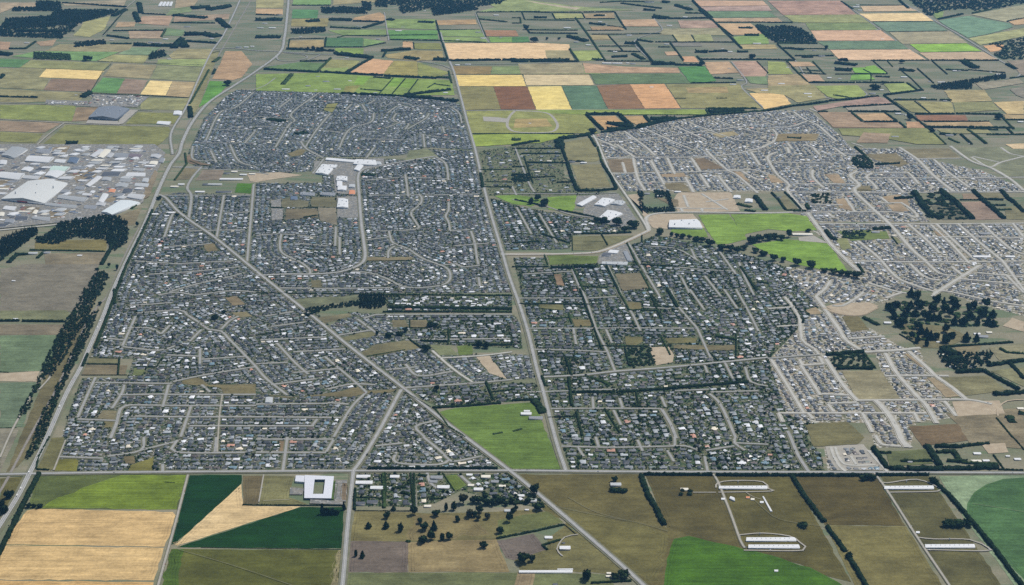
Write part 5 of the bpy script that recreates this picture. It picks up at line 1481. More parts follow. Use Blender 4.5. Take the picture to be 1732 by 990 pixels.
for cc in [((-60, 235), (80, 215), (60, 270), (-60, 290)), ((480, 190), (660, 130), (640, 200), (520, 240)), ((150, 395), (270, 405), (230, 450), (130, 430)), ((480, 140), (600, 130), (560, 190), (470, 185)), ((970, 280), (1010, 200), (1040, 150), (1060, 170), (1000, 330), (960, 350)), ((700, 360), (760, 320), (830, 320), (740, 370)), ((350, 5), (470, -10), (440, 40), (360, 50)), ((330, 430), (470, 420), (430, 470), (340, 480)), ((0, 225), (130, 220), (90, 240), (0, 270)), ((270, 200), (320, 205), (300, 225), (230, 222))]:
    field(Z(0, 1, cc), (132, 122, 92), 'p')
IG = "sheds of the industrial estate"
IND = [
    ([(168, 87), (326, 97), (362, 62), (195, 52)], 9, WHT), ([(10, 50), (97, 68), (186, 10), (80, -8)], 9, PAL), ([(-25, 196), (126, 213), (166, 172), (10, 160)], 9, WHT), ([(140, 150), (202, 160), (226, 135), (164, 128)], 6, WHT), ([(330, 150), (432, 160), (470, 128), (358, 121)], 8, GRN),
    ([(300, 186), (382, 202), (436, 160), (332, 152)], 8, WHT), ([(362, 95), (432, 101), (446, 80), (380, 75)], 6, WHT), ([(600, 56), (632, 63), (702, 15), (665, 8)], 7, WHT), ([(655, 62), (692, 68), (746, 15), (700, 8)], 7, CRM), ([(713, 60), (742, 66), (766, 38), (735, 32)], 6, WHT),
    ([(450, 95), (512, 106), (532, 72), (470, 62)], 7, BLU), ([(1008, 60), (1062, 70), (1082, 48), (1015, 42)], 7, WHT), ([(840, 190), (972, 190), (976, 168), (860, 165)], 6, WHT), ([(890, 150), (962, 155), (972, 140), (900, 135)], 6, PAL), ([(572, 250), (602, 260), (682, 195), (650, 188)], 7, WHT),
    ([(680, 216), (742, 222), (747, 200), (692, 195)], 6, PAL), ([(384, 335), (562, 360), (592, 335), (400, 316)], 7, PAL), ([(300, 384), (506, 402), (517, 386), (310, 368)], 6, PAL), ([(658, 360), (692, 368), (727, 312), (690, 304)], 7, WHT), ([(680, 428), (752, 448), (940, 366), (806, 350)], 9, (0.50, 0.54, 0.54)),
    ([(850, 330), (952, 345), (972, 315), (870, 307)], 8, WHT), ([(18, 410), (96, 420), (112, 395), (40, 389)], 6, WHT), ([(215, 440), (242, 445), (256, 420), (234, 414)], 6, CRM), ([(-5, 457), (26, 457), (31, 434), (0, 431)], 6, CRM), ([(800, 225), (872, 228), (882, 212), (810, 208)], 5, PAL),
    ([(950, 227), (992, 231), (997, 205), (960, 203)], 6, PAL), ([(725, 298), (767, 300), (777, 280), (735, 277)], 5, ORG), ([(820, 300), (882, 300), (892, 278), (830, 274)], 6, DRK), ([(680, 185), (792, 190), (812, 165), (700, 160)], 6, DRK), ([(150, 204), (252, 210), (272, 188), (162, 184)], 7, WHT),
    ([(550, 318), (612, 320), (617, 307), (556, 304)], 5, WHT), ([(600, 301), (627, 304), (640, 290), (612, 287)], 5, WHT), ([(215, 474), (332, 490), (337, 465), (220, 459)], 6, PAL), ([(0, 110), (40, 112), (48, 85), (0, 82)], 7, WHT), ([(770, 262), (850, 265), (862, 240), (785, 236)], 5, PAL), ([(900, 255), (990, 262), (1000, 240), (910, 236)], 5, PAL),
    ([(400, 300), (450, 304), (470, 285), (415, 281)], 6, GRY), ([(500, 275), (560, 280), (575, 262), (520, 257)], 6, GRY), ([(560, 405), (640, 410), (650, 388), (570, 384)], 5, GRY), ([(640, 385), (700, 390), (712, 370), (650, 366)], 5, WHT), ([(100, 480), (180, 486), (190, 462), (110, 456)], 6, DRK), ([(30, 500), (90, 505), (100, 482), (40, 476)], 6, GRY),
    ([(510, 480), (580, 486), (590, 468), (520, 462)], 5, PAL), ([(760, 60), (850, 66), (870, 40), (780, 34)], 7, GRY), ([(860, 60), (940, 66), (955, 45), (875, 38)], 6, (0.14, 0.11, 0.12)), ([(1060, 95), (1092, 98), (1105, 70), (1078, 66)], 6, GRY), ([(1000, 110), (1050, 114), (1060, 92), (1010, 88)], 6, CRM), ([(240, 30), (330, 36), (350, 12), (260, 4)], 7, GRY)]
CN = {WHT: 'white', PAL: 'pale grey', GRY: 'grey', DRK: 'dark', CRM: 'cream', GRN: 'pale green', ORG: 'orange', BLU: 'dark blue'}
for q, h, c in IND:
    w0 = abs(q[1][0] - q[0][0])
    lab = ("long " if w0 > 110 else "small " if w0 < 55 else "") + CN.get(c, 'pale') + "-roofed industrial shed"
    if c in (WHT, PAL):
        f_ = rng.uniform(.62, 1.0); c = tuple(v * f_ for v in c)
    building('industrial_shed', lab, 'shed', q, h, 1.4, c, 'wall_pale', 2, IG, z=(0, 1))
building('shed', "white service building on the road corner beyond the industrial estate", 'building', [(1048, 828), (1132, 836), (1147, 815), (1064, 811)], 5, 1, WHT, 'wall_pale', 2, None, z=(0, 0), fixed=True)
building('shed', "white shed alone beside the far highway hedge", 'shed', [(1160, 768), (1216, 770), (1219, 745), (1166, 743)], 6, 1, WHT, 'wall_pale', 1, None, z=(0, 0), fixed=True)
for k in range(4):
    building('glasshouse', "white glasshouse bay", 'glasshouse', [(1058 + 24 * k, 40), (1076 + 24 * k, 41), (1092 + 22 * k, 13), (1076 + 22 * k, 12)], 4, 1.5, WHT, 'wall_pale', 0, "white glasshouse bays far off beside the road", z=(0, 0))
# container stacks and machinery in the yard behind the grey shed
for i in range(105):
    a, b = (rng.uniform(600, 960), rng.uniform(642, 708)) if i < 80 else (rng.uniform(310, 575), rng.uniform(682, 704))
    px, py = X0[0] + a / 3.96, Y0[0] + b / 3.96
    x, y = P(px, py)
    cn = ['white', 'cream', 'rust red', 'white', 'grey', 'cream'][int(rng.integers(6))]
    cc = {'white': (.6, .6, .58), 'cream': (.52, .47, .36), 'rust red': (.22, .08, .06), 'grey': (.2, .2, .2)}[cn]
    mb = MB()
    nst = int(rng.integers(1, 4))
    l = rng.uniform(14, 30); w = rng.uniform(5, 11)
    for s in range(nst):
        j = rng.uniform(-.15, .15)
        prism(mb, [(-l / 2, -w / 2 + j), (l / 2, -w / 2 + j), (l / 2, w / 2 + j), (-l / 2, w / 2 + j)], 0.02 + s * 2.63, 2.6 + s * 2.63)
        for r in np.linspace(-l / 2 + .6, l / 2 - .6, 6):
            prism(mb, [(r - .1, -w / 2 + j - .08), (r + .1, -w / 2 + j - .08), (r + .1, -w / 2 + j - .005), (r - .1, -w / 2 + j - .005)], 0.1 + s * 2.63, 2.5 + s * 2.63)
    o = mb.build('container_stack', M['roof']); o.color = (*cc, 1); o.location = (x, y, 0); o.rotation_euler[2] = rng.choice([0.02, 0.3, 1.5])
    tag(o, cn + " container stack", 'container', "containers stacked behind the grey shed")
# further sheds filling the estate's sections
inpol = W(Z(0, 1, [(0, 10), (1040, -10), (1060, 60), (960, 270), (900, 340), (660, 430), (400, 480), (0, 530)]))
def clear_of(x, y, r):
    for w_ in NSOLID:
        a_ = np.array(w_)
        if abs(a_[:, 0].mean() - x) < np.ptp(a_[:, 0]) / 2 + r and abs(a_[:, 1].mean() - y) < np.ptp(a_[:, 1]) / 2 + r * .7:
            return False
    for p_, hw_, st_ in ROADS:
        if np.min(np.hypot(p_[:, 0] - x, p_[:, 1] - y)) < hw_ + r * .8:
            return False
    return True
k = 0
for _ in range(900):
    a, b = rng.uniform(0, 1060), rng.uniform(0, 530)
    x, y = P(X0[0] + a / 3.96, Y0[1] + b / 3.96)
    wm, dm = rng.uniform(24, 64), rng.uniform(20, 46)
    if not inpoly(np.array([x]), np.array([y]), inpol)[0] or not clear_of(x, y, wm * .55):
        continue
    h = rng.uniform(5, 8)
    nm, cc = [('white', WHT), ('white', WHT), ('white', WHT), ('pale grey', PAL), ('pale grey', PAL), ('cream', CRM), ('grey', GRY), ('dark', DRK)][int(rng.integers(8))]
    f_ = rng.uniform(.75, 1.05)
    sk = dm * .28
    building('industrial_shed', ('long ' if wm > 52 else 'small ' if wm < 32 else '') + nm + '-roofed industrial shed', 'shed',
             [IMG(x - wm / 2 - sk / 2, y - dm / 2, h), IMG(x + wm / 2 - sk / 2, y - dm / 2, h), IMG(x + wm / 2 + sk / 2, y + dm / 2, h), IMG(x - wm / 2 + sk / 2, y + dm / 2, h)], h, 1.2, tuple(v * f_ for v in cc), 'wall_pale', 2, IG)
    k += 1
    if k > 70:
        break
# small yard sheds, tanks and trailers on the estate
inpol = W(Z(0, 1, [(0, 10), (1040, -10), (1060, 60), (960, 270), (900, 340), (660, 430), (400, 480), (0, 530)]))
k = 0
while k < 170:
    a, b = rng.uniform(0, 1060), rng.uniform(0, 530)
    x, y = P(X0[0] + a / 3.96, Y0[1] + b / 3.96)
    i, j = int((x - GX0) / GR), int((y - GY0) / GR)
    if not inpoly(np.array([x]), np.array([y]), inpol)[0]:
        continue
    if any(inpoly(np.array([x]), np.array([y]), [tuple(np.array(NS).mean(0) + (np.array(p) - np.array(NS).mean(0)) * 1.3) for p in NS])[0] for NS in NSOLID):
        continue
    k += 1
    cn = ['white', 'white', 'grey', 'cream', 'rust red', 'blue', 'dark'][int(rng.integers(7))]
    cc = {'white': (.62, .62, .6), 'cream': (.52, .48, .38), 'rust red': (.24, .10, .07), 'grey': (.22, .22, .22), 'blue': (.1, .14, .22), 'dark': (.05, .05, .06)}[cn]
    l = rng.uniform(8, 26); w = rng.uniform(6, 14); h = rng.uniform(2.6, 5)
    mb = MB(); B4 = [(-l / 2, -w / 2), (l / 2, -w / 2), (l / 2, w / 2), (-l / 2, w / 2)]
    prism(mb, B4, -.1, h, top=False); gable_roof(mb, B4, h, rng.uniform(.5, 1.4), 0.3)
    o = mb.build('yard_shed', M['roof']); o.color = (*cc, 1); o.location = (x, y, 0); o.rotation_euler[2] = rng.choice([0.03, 0.35, 1.0])
    tag(o, ("large " if l > 19 else "small " if l < 13 else "") + cn + " yard shed", 'yard shed', "small sheds and stores in the industrial yards")

# pale sheds and tunnels of the walled garden plots
for i in range(34):
    px, py = X0[1] + rng.uniform(930, 1600) / 3.96, Y0[2] + rng.uniform(52, 118) / 3.96
    x, y = P(px, py)
    wm, dm = rng.uniform(9, 20), rng.uniform(8, 16)
    building('plot_shed', ('small ' if wm < 13 else 'larger ') + 'white plot shed', 'shed', [IMG(x - wm / 2, y - dm / 2, 3), IMG(x + wm / 2, y - dm / 2, 3), IMG(x + wm / 2, y + dm / 2, 3), IMG(x - wm / 2, y + dm / 2, 3)], 3, 1.0, WHT if i % 3 else PAL, 'wall_pale', 0, "pale sheds among the walled garden plots")
# farm buildings scattered over the countryside
FB = {
    (0, 0): [(1255, 182, 40), (1010, 287, 30), (1060, 292, 45), (1110, 265, 30), (1420, 262, 25), (750, 270, 25), (810, 205, 18), (725, 65, 14), (180, 290, 30), (1135, 400, 25), (1600, 320, 40), (1650, 320, 30), (1690, 315, 25), (510, 640, 16), (1495, 560, 18)],
    (1, 0): [(30, 190, 40), (110, 190, 45), (60, 160, 30), (680, 178, 18), (705, 180, 16), (985, 185, 22), (955, 210, 40), (610, 390, 22), (1095, 390, 16), (1235, 405, 25), (1350, 440, 28), (1420, 435, 40), (415, 515, 25), (470, 550, 40), (350, 580, 30), (630, 545, 22),
             (200, 602, 50), (400, 607, 20), (800, 625, 25), (545, 602, 45), (1610, 105, 35), (1490, 220, 40), (1520, 260, 30), (1350, 270, 22), (1640, 255, 20), (1270, 625, 30), (820, 265, 25), (300, 250, 18), (160, 105, 30), (1130, 75, 14)],
    (2, 0): [(920, 18, 60), (1190, 40, 14), (195, 120, 30), (620, 105, 22), (625, 165, 25), (590, 150, 25), (370, 190, 45), (785, 240, 35), (465, 270, 22), (430, 285, 30), (510, 305, 30), (690, 350, 28), (740, 375, 30), (600, 395, 18), (1035, 300, 30), (1055, 175, 35),
             (635, 427, 60), (705, 428, 65), (810, 430, 35), (775, 425, 20), (1410, 330, 16), (1460, 350, 30), (1530, 540, 45), (1470, 525, 22), (1480, 570, 40), (1455, 462, 20), (935, 587, 25), (1690, 610, 45), (300, 405, 30), (1160, 118, 30), (765, 185, 14), (1640, 295, 50), (30, 935, 50), (120, 830, 16)],
    (3, 0): [(590, 50, 40), (615, 72, 25), (600, 38, 22), (730, 203, 22), (765, 265, 20), (1170, 60, 30), (1090, 12, 22), (360, 380, 40), (310, 340, 22), (105, 272, 25), (410, 525, 28), (130, 455, 20), (265, 632, 50), (280, 652, 25), (1220, 470, 28), (1250, 478, 25),
             (1280, 478, 22), (1080, 550, 16), (1150, 553, 25), (1175, 553, 20), (1540, 500, 24), (1490, 488, 14), (760, 605, 25), (880, 660, 18), (1185, 678, 26), (870, 765, 35), (930, 775, 25), (900, 768, 25), (850, 920, 45), (700, 630, 40), (480, 530, 20), (90, 565, 40), (910, 520, 40),
             (1215, 910, 50), (1690, 820, 35), (1610, 855, 18), (1350, 965, 14), (1040, 660, 30)],
    (3, 3): [(1400, 112, 45), (1395, 168, 60), (1460, 160, 40), (950, 168, 30), (1090, 160, 25), (1605, 130, 25), (1670, 150, 40), (665, 274, 40)],
    (3, 2): [(1290, 490, 30), (1370, 517, 35), (1235, 520, 40), (800, 228, 45), (1690, 800, 40), (1165, 440, 35), (1400, 300, 40), (1480, 290, 35), (1440, 320, 60), (1140, 355, 25)],
    (3, 1): [(990, 342, 30), (1130, 337, 18), (1180, 720, 20), (70, 338, 35), (720, 570, 50), (540, 565, 40), (1450, 580, 70), (1430, 735, 110), (1620, 735, 60), (230, 585, 130)],
    (2, 1): [(400, 98, 45), (480, 105, 40), (170, 165, 35), (250, 92, 30), (410, 250, 22), (65, 60, 25), (905, 312, 35), (990, 328, 40), (1110, 300, 40), (500, 550, 40), (440, 572, 50)],
    (2, 2): [(95, 838, 70), (160, 866, 90), (100, 818, 40)],
    (2, 3): [(695, 322, 70), (1155, 352, 50), (245, 675, 50), (355, 748, 70), (345, 712, 20), (650, 915, 30), (645, 935, 30), (135, 430, 60), (100, 490, 25), (60, 395, 45), (290, 990, 30)],
    (0, 1): [(220, 712, 60), (310, 708, 50), (535, 725, 30), (425, 620, 20), (92, 895, 22), (1640, 345, 60), (1145, 440, 55), (1040, 450, 40), (1170, 265, 50), (1215, 250, 40), (1550, 215, 150), (1520, 175, 40), (1570, 165, 40), (1630, 185, 45), (1690, 180, 40), (1440, 250, 90), (1500, 300, 100), (1390, 250, 60), (1340, 300, 60)],
    (0, 2): [(105, 200, 30), (945, 530, 45), (1060, 660, 60)],
    (1, 3): [(725, 310, 110), (810, 345, 85), (780, 440, 70), (700, 450, 60), (720, 270, 90), (930, 270, 60), (1210, 275, 80), (1190, 300, 50), (1255, 340, 80), (1010, 335, 40), (1005, 365, 50), (1150, 465, 45), (1430, 255, 40), (1540, 270, 60), (1490, 355, 60), (1690, 495, 50), (1590, 380, 50), (1440, 325, 40), (1600, 300, 50), (1650, 330, 45)],
}
FCOL = [('white-roofed', WHT), ('white-roofed', WHT), ('pale grey-roofed', PAL), ('grey-roofed', GRY), ('cream-roofed', CRM), ('dark-roofed', DRK)]
for (c, r), lst in FB.items():
    for a, b, wz in lst:
        px, py = X0[c] + a / 3.96, Y0[r] + b / 3.96
        w = wz / 3.96
        x, y = P(px, py)
        sc = FOC / math.sqrt(x * x + y * y + CAM_H ** 2)
        wm = w / sc
        dm = min(wm * 0.6, 14 + 0.1 * wm)
        nm, cc = FCOL[int(rng.integers(len(FCOL)))] if r else FCOL[int(rng.integers(4))]
        h = 3.2 if wm < 25 else 5.0
        e, _ = building('farm_building' if not (c, r) == (1, 3) else 'farmhouse', ("long " if wm > 45 else "small " if wm < 22 else "") + nm + " building", 'building',
                        [IMG(x - wm / 2, y - dm / 2, h)[:2], IMG(x + wm / 2, y - dm / 2, h)[:2], IMG(x + wm / 2, y + dm / 2, h)[:2], IMG(x - wm / 2, y + dm / 2, h)[:2]],
                        h, 1.6 if wm < 40 else 2.2, cc, 'wall', 1 if wm > 25 else 0, "farm and outlying buildings")
# ------------------------------------------------------------------ trees, hedges, woods
PHI = (1 + 5 ** 0.5) / 2
ICO_V = np.array([(-1, PHI, 0), (1, PHI, 0), (-1, -PHI, 0), (1, -PHI, 0), (0, -1, PHI), (0, 1, PHI), (0, -1, -PHI), (0, 1, -PHI), (PHI, 0, -1), (PHI, 0, 1), (-PHI, 0, -1), (-PHI, 0, 1)], float)
ICO_V /= np.linalg.norm(ICO_V[0])
ICO_F = np.array([(0, 11, 5), (0, 5, 1), (0, 1, 7), (0, 7, 10), (0, 10, 11), (1, 5, 9), (5, 11, 4), (11, 10, 2), (10, 7, 6), (7, 1, 8), (3, 9, 4), (3, 4, 2), (3, 2, 6), (3, 6, 8), (3, 8, 9), (4, 9, 5), (2, 4, 11), (6, 2, 10), (8, 6, 7), (9, 8, 1)])

def leaf_quads(r, pts, size, g):
    """Small leaf-clump faces at the points, each turned at random."""
    n = len(pts)
    a = g.normal(size=(n, 3)); a /= np.linalg.norm(a, axis=1, keepdims=True)
    b = np.cross(a, g.normal(size=(n, 3))); b /= np.linalg.norm(b, axis=1, keepdims=True)
    s = (size * g.uniform(0.6, 1.3, n))[:, None]
    v = np.stack([pts - a * s, pts + b * s * .7, pts + a * s, pts - b * s * .7], 1).reshape(-1, 3)
    f = np.arange(4 * n).reshape(n, 4)
    return v, f

def crown_template(form, seed, leaves, lumps):
    """Crown of unit radius and unit height: several uneven lumps with leaf clumps over and between them."""
    g = np.random.default_rng(seed)
    V, F3, F4 = [], [], []
    n = 0
    cs = []
    for k in range(lumps):
        t = (k + 0.5) / lumps
        if form == 'conifer':
            z = 0.12 + 0.78 * t; r = 0.62 * (1 - t) ** 0.8 + 0.10; off = 0.42 * (1 - t)
            zs = 0.24
        elif form == 'column':
            z = 0.15 + 0.72 * t; r = 0.50 * math.sin(math.pi * (0.15 + 0.75 * t)) + 0.2; off = 0.30
            zs = 0.22
        else:
            z = 0.30 + 0.45 * g.random(); r = g.uniform(0.34, 0.58); off = 0.52 * g.random() ** 0.5
            zs = r * 0.55
        th = k * 2.4 + g.uniform(-.5, .5)
        c = np.array([off * math.cos(th), off * math.sin(th), z])
        v = ICO_V * np.array([r, r, zs]) * g.uniform(0.78, 1.18, (12, 1)) + c
        v[:, 2] = np.clip(v[:, 2], 0.02, 1.05)
        V.append(v); F3.append(ICO_F + n); n += 12
        cs.append((c, r, zs))
    per = max(1, leaves // lumps)
    for c, r, zs in cs:
        d = g.normal(size=(per, 3)); d /= np.linalg.norm(d, axis=1, keepdims=True)
        p = c + d * np.array([r, r, zs]) * g.uniform(0.85, 1.22, (per, 1))
        p[:, 2] = np.clip(p[:, 2], 0.03, 1.08)
        v, f = leaf_quads(1, p, 0.17 if leaves > 60 else 0.26, g)
        V.append(v); F4.append(f + n); n += len(v)
    V = np.concatenate(V); F3 = np.concatenate(F3); F4 = np.concatenate(F4) if F4 else np.zeros((0, 4), int)
    R = np.percentile(np.linalg.norm(V[:, :2], axis=1), 97); V[:, :2] /= R
    return V, F3, F4

GREENS = {'dark': (0.0165, 0.0290, 0.0120), 'pine': (0.0115, 0.0215, 0.0105), 'mid': (0.032, 0.053, 0.018), 'bright': (0.045, 0.066, 0.022), 'olive': (0.034, 0.036, 0.019), 'bare': (0.06, 0.055, 0.04), 'red': (0.038, 0.022, 0.02)}

def clump_tint(base, n, g, lo=0.65, hi=1.5):
    return np.asarray(base)[None] * g.uniform(lo, hi, (n, 1)) * (1 + g.normal(0, .06, (n, 3)))

TREE_MESH = {}
def tree_mesh(form, col, k):
    key = (form, col, k)
    if key not in TREE_MESH:
        g = np.random.default_rng(hash((form, k)) % 1000 + 5)
        V, F3, F4 = crown_template(form, 11 * k + len(form), 170, 9)
        m = MB()
        lump = np.repeat(g.uniform(0.6, 1.35, 9), 20)[:, None]
        m.add(V, F3, 0, np.clip(np.asarray(GREENS[col])[None] * lump * g.uniform(.8, 1.2, (len(F3), 1)), .004, 1))
        m.f.append(F4); m.m.append(np.zeros(len(F4), int)); m.t.append(clump_tint(GREENS[col], len(F4), g))
        cm = m.mesh('crown', [M['leaf']])
        t = MB()
        a = np.linspace(0, 2 * math.pi, 8, endpoint=False)
        lv = [(0.0, 0.085), (0.18, 0.06), (0.55, 0.03)]
        vv = [(r * math.cos(x) + (0.03 * z), r * math.sin(x), z) for z, r in lv for x in a]
        ff = [(q * 8 + i, q * 8 + (i + 1) % 8, (q + 1) * 8 + (i + 1) % 8, (q + 1) * 8 + i) for q in range(2) for i in range(8)]
        t.add(vv, ff)
        for th in (0.4, 2.3, 4.4):                                  # limbs
            d = np.array([math.cos(th), math.sin(th), 0.0]); s = np.array([-math.sin(th), math.cos(th), 0.0])
            p0 = np.array([0, 0, 0.22]); p1 = d * 0.5 + np.array([0, 0, 0.5])
            up = np.array([0, 0, .025])
            vv = [p0 - s * .035, p0 + s * .035, p0 + up * 1.6, p1 - s * .012, p1 + s * .012, p1 + up]
            t.add(vv, [(0, 1, 4, 3), (1, 2, 5, 4), (2, 0, 3, 5)])
        TREE_MESH[key] = (cm, t.mesh('trunk', [M['bark']]))
    return TREE_MESH[key]

def stamp_disc(x, y, r):
    i0, i1 = int((x - r - GX0) / GR), int((x + r - GX0) / GR) + 1
    j0, j1 = int((y - r - GY0) / GR), int((y + r - GY0) / GR) + 1
    if i0 < 0 or j0 < 0 or i1 > NX or j1 > NY:
        return
    occ[j0:j1, i0:i1] = True

def tree_at(x, y, rad, h, form, col, name, phrase, group, fixed=False):
    e = bpy.data.objects.new(name, None); COL.objects.link(e); e.location = (x, y, 0)
    cm, tm = tree_mesh(form, col, int(rng.integers(4)))
    rz = rng.uniform(0, 6.28)
    lift = h * (0.10 if form == 'round' else 0.03)
    c = link('crown', cm, e); c.scale = (rad, rad * rng.uniform(.85, 1.1), h - lift); c.rotation_euler[2] = rz; c.location = (0, 0, lift)
    t = link('trunk', tm, e); t.scale = (max(rad * .8, 2.2), max(rad * .8, 2.2), h * .8)
    tag(e, phrase, 'tree', group, fixed=fixed)
    stamp_disc(x, y, rad * .8)
    return e

def tree_px(px, py, w, h, form='round', col='dark', phrase=None, group=None, fixed=False):
    x, y = P(px, py)
    d = math.sqrt(x * x + y * y + CAM_H ** 2)
    sc = FOC / d
    el = math.atan2(CAM_H, math.hypot(x, y))
    rad = w / sc / 2 * 1.12
    hm = max(3.0, (h / sc - 2 * rad * math.sin(el) * 0.5) / math.cos(el))
    hm = min(hm, 34.0)
    nm = {'round': 'broadleaf_tree', 'conifer': 'conifer_tree', 'column': 'poplar_tree'}[form]
    if phrase is None:
        size = 'large' if rad > 10 else 'small' if rad < 6 else 'medium'
        phrase = f"{size} dark {'rounded' if form == 'round' else 'pointed' if form == 'conifer' else 'narrow upright'} tree"
        if col in ('bare', 'olive'):
            phrase = phrase.replace('dark', 'brownish')
    return tree_at(x, y + rad * 0.3, rad, hm, form, col, nm, phrase, group, fixed)

TP = "dark trees dotted over the brown paddock"
for x, y, w, h, f in [(623, 894, 11, 12, 'conifer'), (652.7, 894.5, 12, 14, 'conifer'), (654.5, 878, 12, 14, 'round'), (665.5, 864, 9, 9, 'conifer'), (677.5, 900, 9, 16, 'column'), (700, 872, 13, 18, 'round'), (737.5, 874.5, 14, 14, 'round'), (754.5, 864.5, 6, 14, 'column'), (768, 863.5, 10, 16, 'round'),
                      (774, 883, 9, 12, 'round'), (710, 886.5, 9, 11, 'round'), (718, 897.5, 15, 16, 'round'), (734, 897.5, 11, 17, 'conifer'), (714.5, 919, 15, 16, 'round'), (728.5, 914.5, 14, 17, 'round'), (748, 914.5, 8, 13, 'column'), (759.5, 913.5, 11, 15, 'round'), (602, 942, 6, 12, 'column'), (613, 944.5, 10, 14, 'conifer'), (690, 917, 9, 4, 'round'),
                      (818, 928, 13, 14, 'round'), (845, 903, 12, 13, 'round'), (862, 884, 11, 18, 'round')]:
    tree_px(x, y, w, h, f, 'dark', group=TP)
for x, y, w, h in [(794, 876, 12, 17), (809, 881, 9, 11), (824, 879, 10, 12), (783, 853, 15, 20)]:
    tree_px(x, y, w, h, 'round', 'olive', group=TP)
for x, y, w, h in [(801, 852, 14, 15), (812, 852, 14, 14), (823, 855, 14, 15), (833, 856, 12, 14), (842, 853, 14, 14), (850, 850, 12, 12), (811, 868, 12, 14), (803, 875, 10, 12), (838, 846, 12, 12), (821, 845, 12, 12), (856, 856, 10, 10), (865, 852, 10, 11)]:
    tree_px(x, y, w, h, 'round', 'dark', group="trees of the dark grove by the diagonal road")
GF = "trees around the foreground farmhouses"
for x, y, w, h, f in [(904, 837, 14, 26, 'round'), (913, 864, 18, 15, 'round'), (885, 953, 20, 21, 'round'), (900, 951, 10, 14, 'round'), (992, 982, 17, 22, 'round'), (1040, 816, 12, 12, 'round'), (1055, 979, 20, 16, 'round'), (1040, 980, 14, 12, 'round'), (892, 852, 10, 12, 'round'), (868, 868, 8, 10, 'round'), (872, 864, 9, 10, 'round'),
                      (1036, 832, 12, 9, 'round'), (1046, 833, 13, 9, 'round'), (1056, 833, 13, 9, 'round'), (1358, 892, 17, 11, 'round'), (1606, 892, 22, 15, 'round'), (1622, 892, 20, 14, 'round'), (1638, 891, 16, 14, 'round'), (1437, 945, 11, 12, 'round'), (1468, 812, 12, 12, 'round'), (1476, 813, 10, 10, 'round'), (1460, 814, 10, 9, 'round'),
                      (1580, 818, 14, 13, 'round'), (1152, 838, 8, 6, 'round'), (1166, 838, 9, 6, 'round'), (1155, 831, 8, 5, 'round'), (1168, 832, 8, 5, 'round')]:
    tree_px(x, y, w, h, f, 'dark', group=GF)
for x, y, w, h, f in [(545, 870.5, 8, 21, 'conifer'), (551, 871, 10, 13, 'column'), (557, 871, 10, 12, 'column'), (563, 871, 9, 12, 'column'), (570, 870.5, 10, 10, 'round'), (581.6, 863, 7, 15, 'conifer')]:
    tree_px(x, y, w, h, f, 'pine', group="trees in front of the ring-shaped school")
for x, y, w, h in [(14, 844, 13, 16), (20, 838, 9, 9), (6, 870, 14, 18), (48, 859, 10, 9), (57, 859, 8, 8), (67, 859.5, 10, 9), (3, 858, 10, 12)]:
    tree_px(x, y, w, h, 'round', 'pine', group="trees beside the lower left hedge")
SL = "trees around the bright green sports fields"
for x, y, w, h in [(1309, 442, 15, 14), (1325.5, 443.5, 10, 10), (1348, 450, 15, 15), (1372, 455, 16, 15), (1395, 461, 14, 9), (1410, 464, 14, 11), (1423, 466, 15, 11), (1436, 468, 15, 11), (1449, 471, 16, 14), (1116, 397, 14, 14), (1136, 400, 6, 8), (1145, 402, 8, 8), (1154, 404, 10, 10), (1166, 404.5, 8, 8), (1178, 409, 12, 10), (1188, 410, 11, 10), (1201, 417, 16, 14),
                   (1222, 424, 14, 12), (1236, 425, 14, 12), (1248, 424, 12, 9), (1259, 422, 12, 9), (1272, 412, 16, 16), (1285, 409, 15, 13), (1298, 407, 15, 13), (1310, 405, 14, 12), (1322, 407, 13, 12), (1334, 402, 10, 16), (1278, 428, 13, 10), (1291, 433, 14, 11), (1367, 393, 9, 7)]:
    tree_px(x, y, w, h, 'round', 'mid' if rng.random() < .3 else 'dark', group=SL)
for x, y, w, h in [(1043, 382, 18, 16), (1070, 386, 20, 15), (1021, 377, 14, 12), (1057, 393, 14, 12), (1010, 376, 12, 10), (898, 346, 9, 15), (921, 349, 14, 20), (910, 340, 10, 12)]:
    tree_px(x, y, w, h, 'round', 'dark', group="large trees beside the white-roofed school")
GR_ = "big trees of the dark grove on the right"
for a, b in [(810, 140), (850, 200), (900, 250), (940, 160), (990, 180), (1050, 200), (1000, 265), (1100, 150), (1150, 210), (1180, 110), (1220, 180), (1260, 130), (960, 50), (1000, 60), (1310, 240), (1360, 200), (1400, 240), (1440, 180), (1480, 240), (1505, 250), (1190, 290), (960, 330), (1000, 360), (1060, 380), (1090, 340), (1130, 340), (1190, 360),
             (1330, 350), (1400, 350), (1230, 330), (1250, 240), (860, 120), (910, 200), (1020, 130), (1130, 90), (1190, 150), (1240, 90), (870, 250), (830, 180), (1080, 210), (1110, 210), (1340, 150), (1380, 130), (1460, 120), (1510, 190), (1420, 190), (1060, 320), (1020, 300), (960, 120), (1000, 120)]:
    px, py = X0[3] + a / 3.96, Y0[2] + b / 3.96
    tree_px(px + rng.uniform(-1, 1), py, rng.uniform(9.5, 15.5), rng.uniform(12, 20), 'round' if rng.random() < .6 else 'conifer', 'pine' if rng.random() < .7 else 'dark', group=GR_)
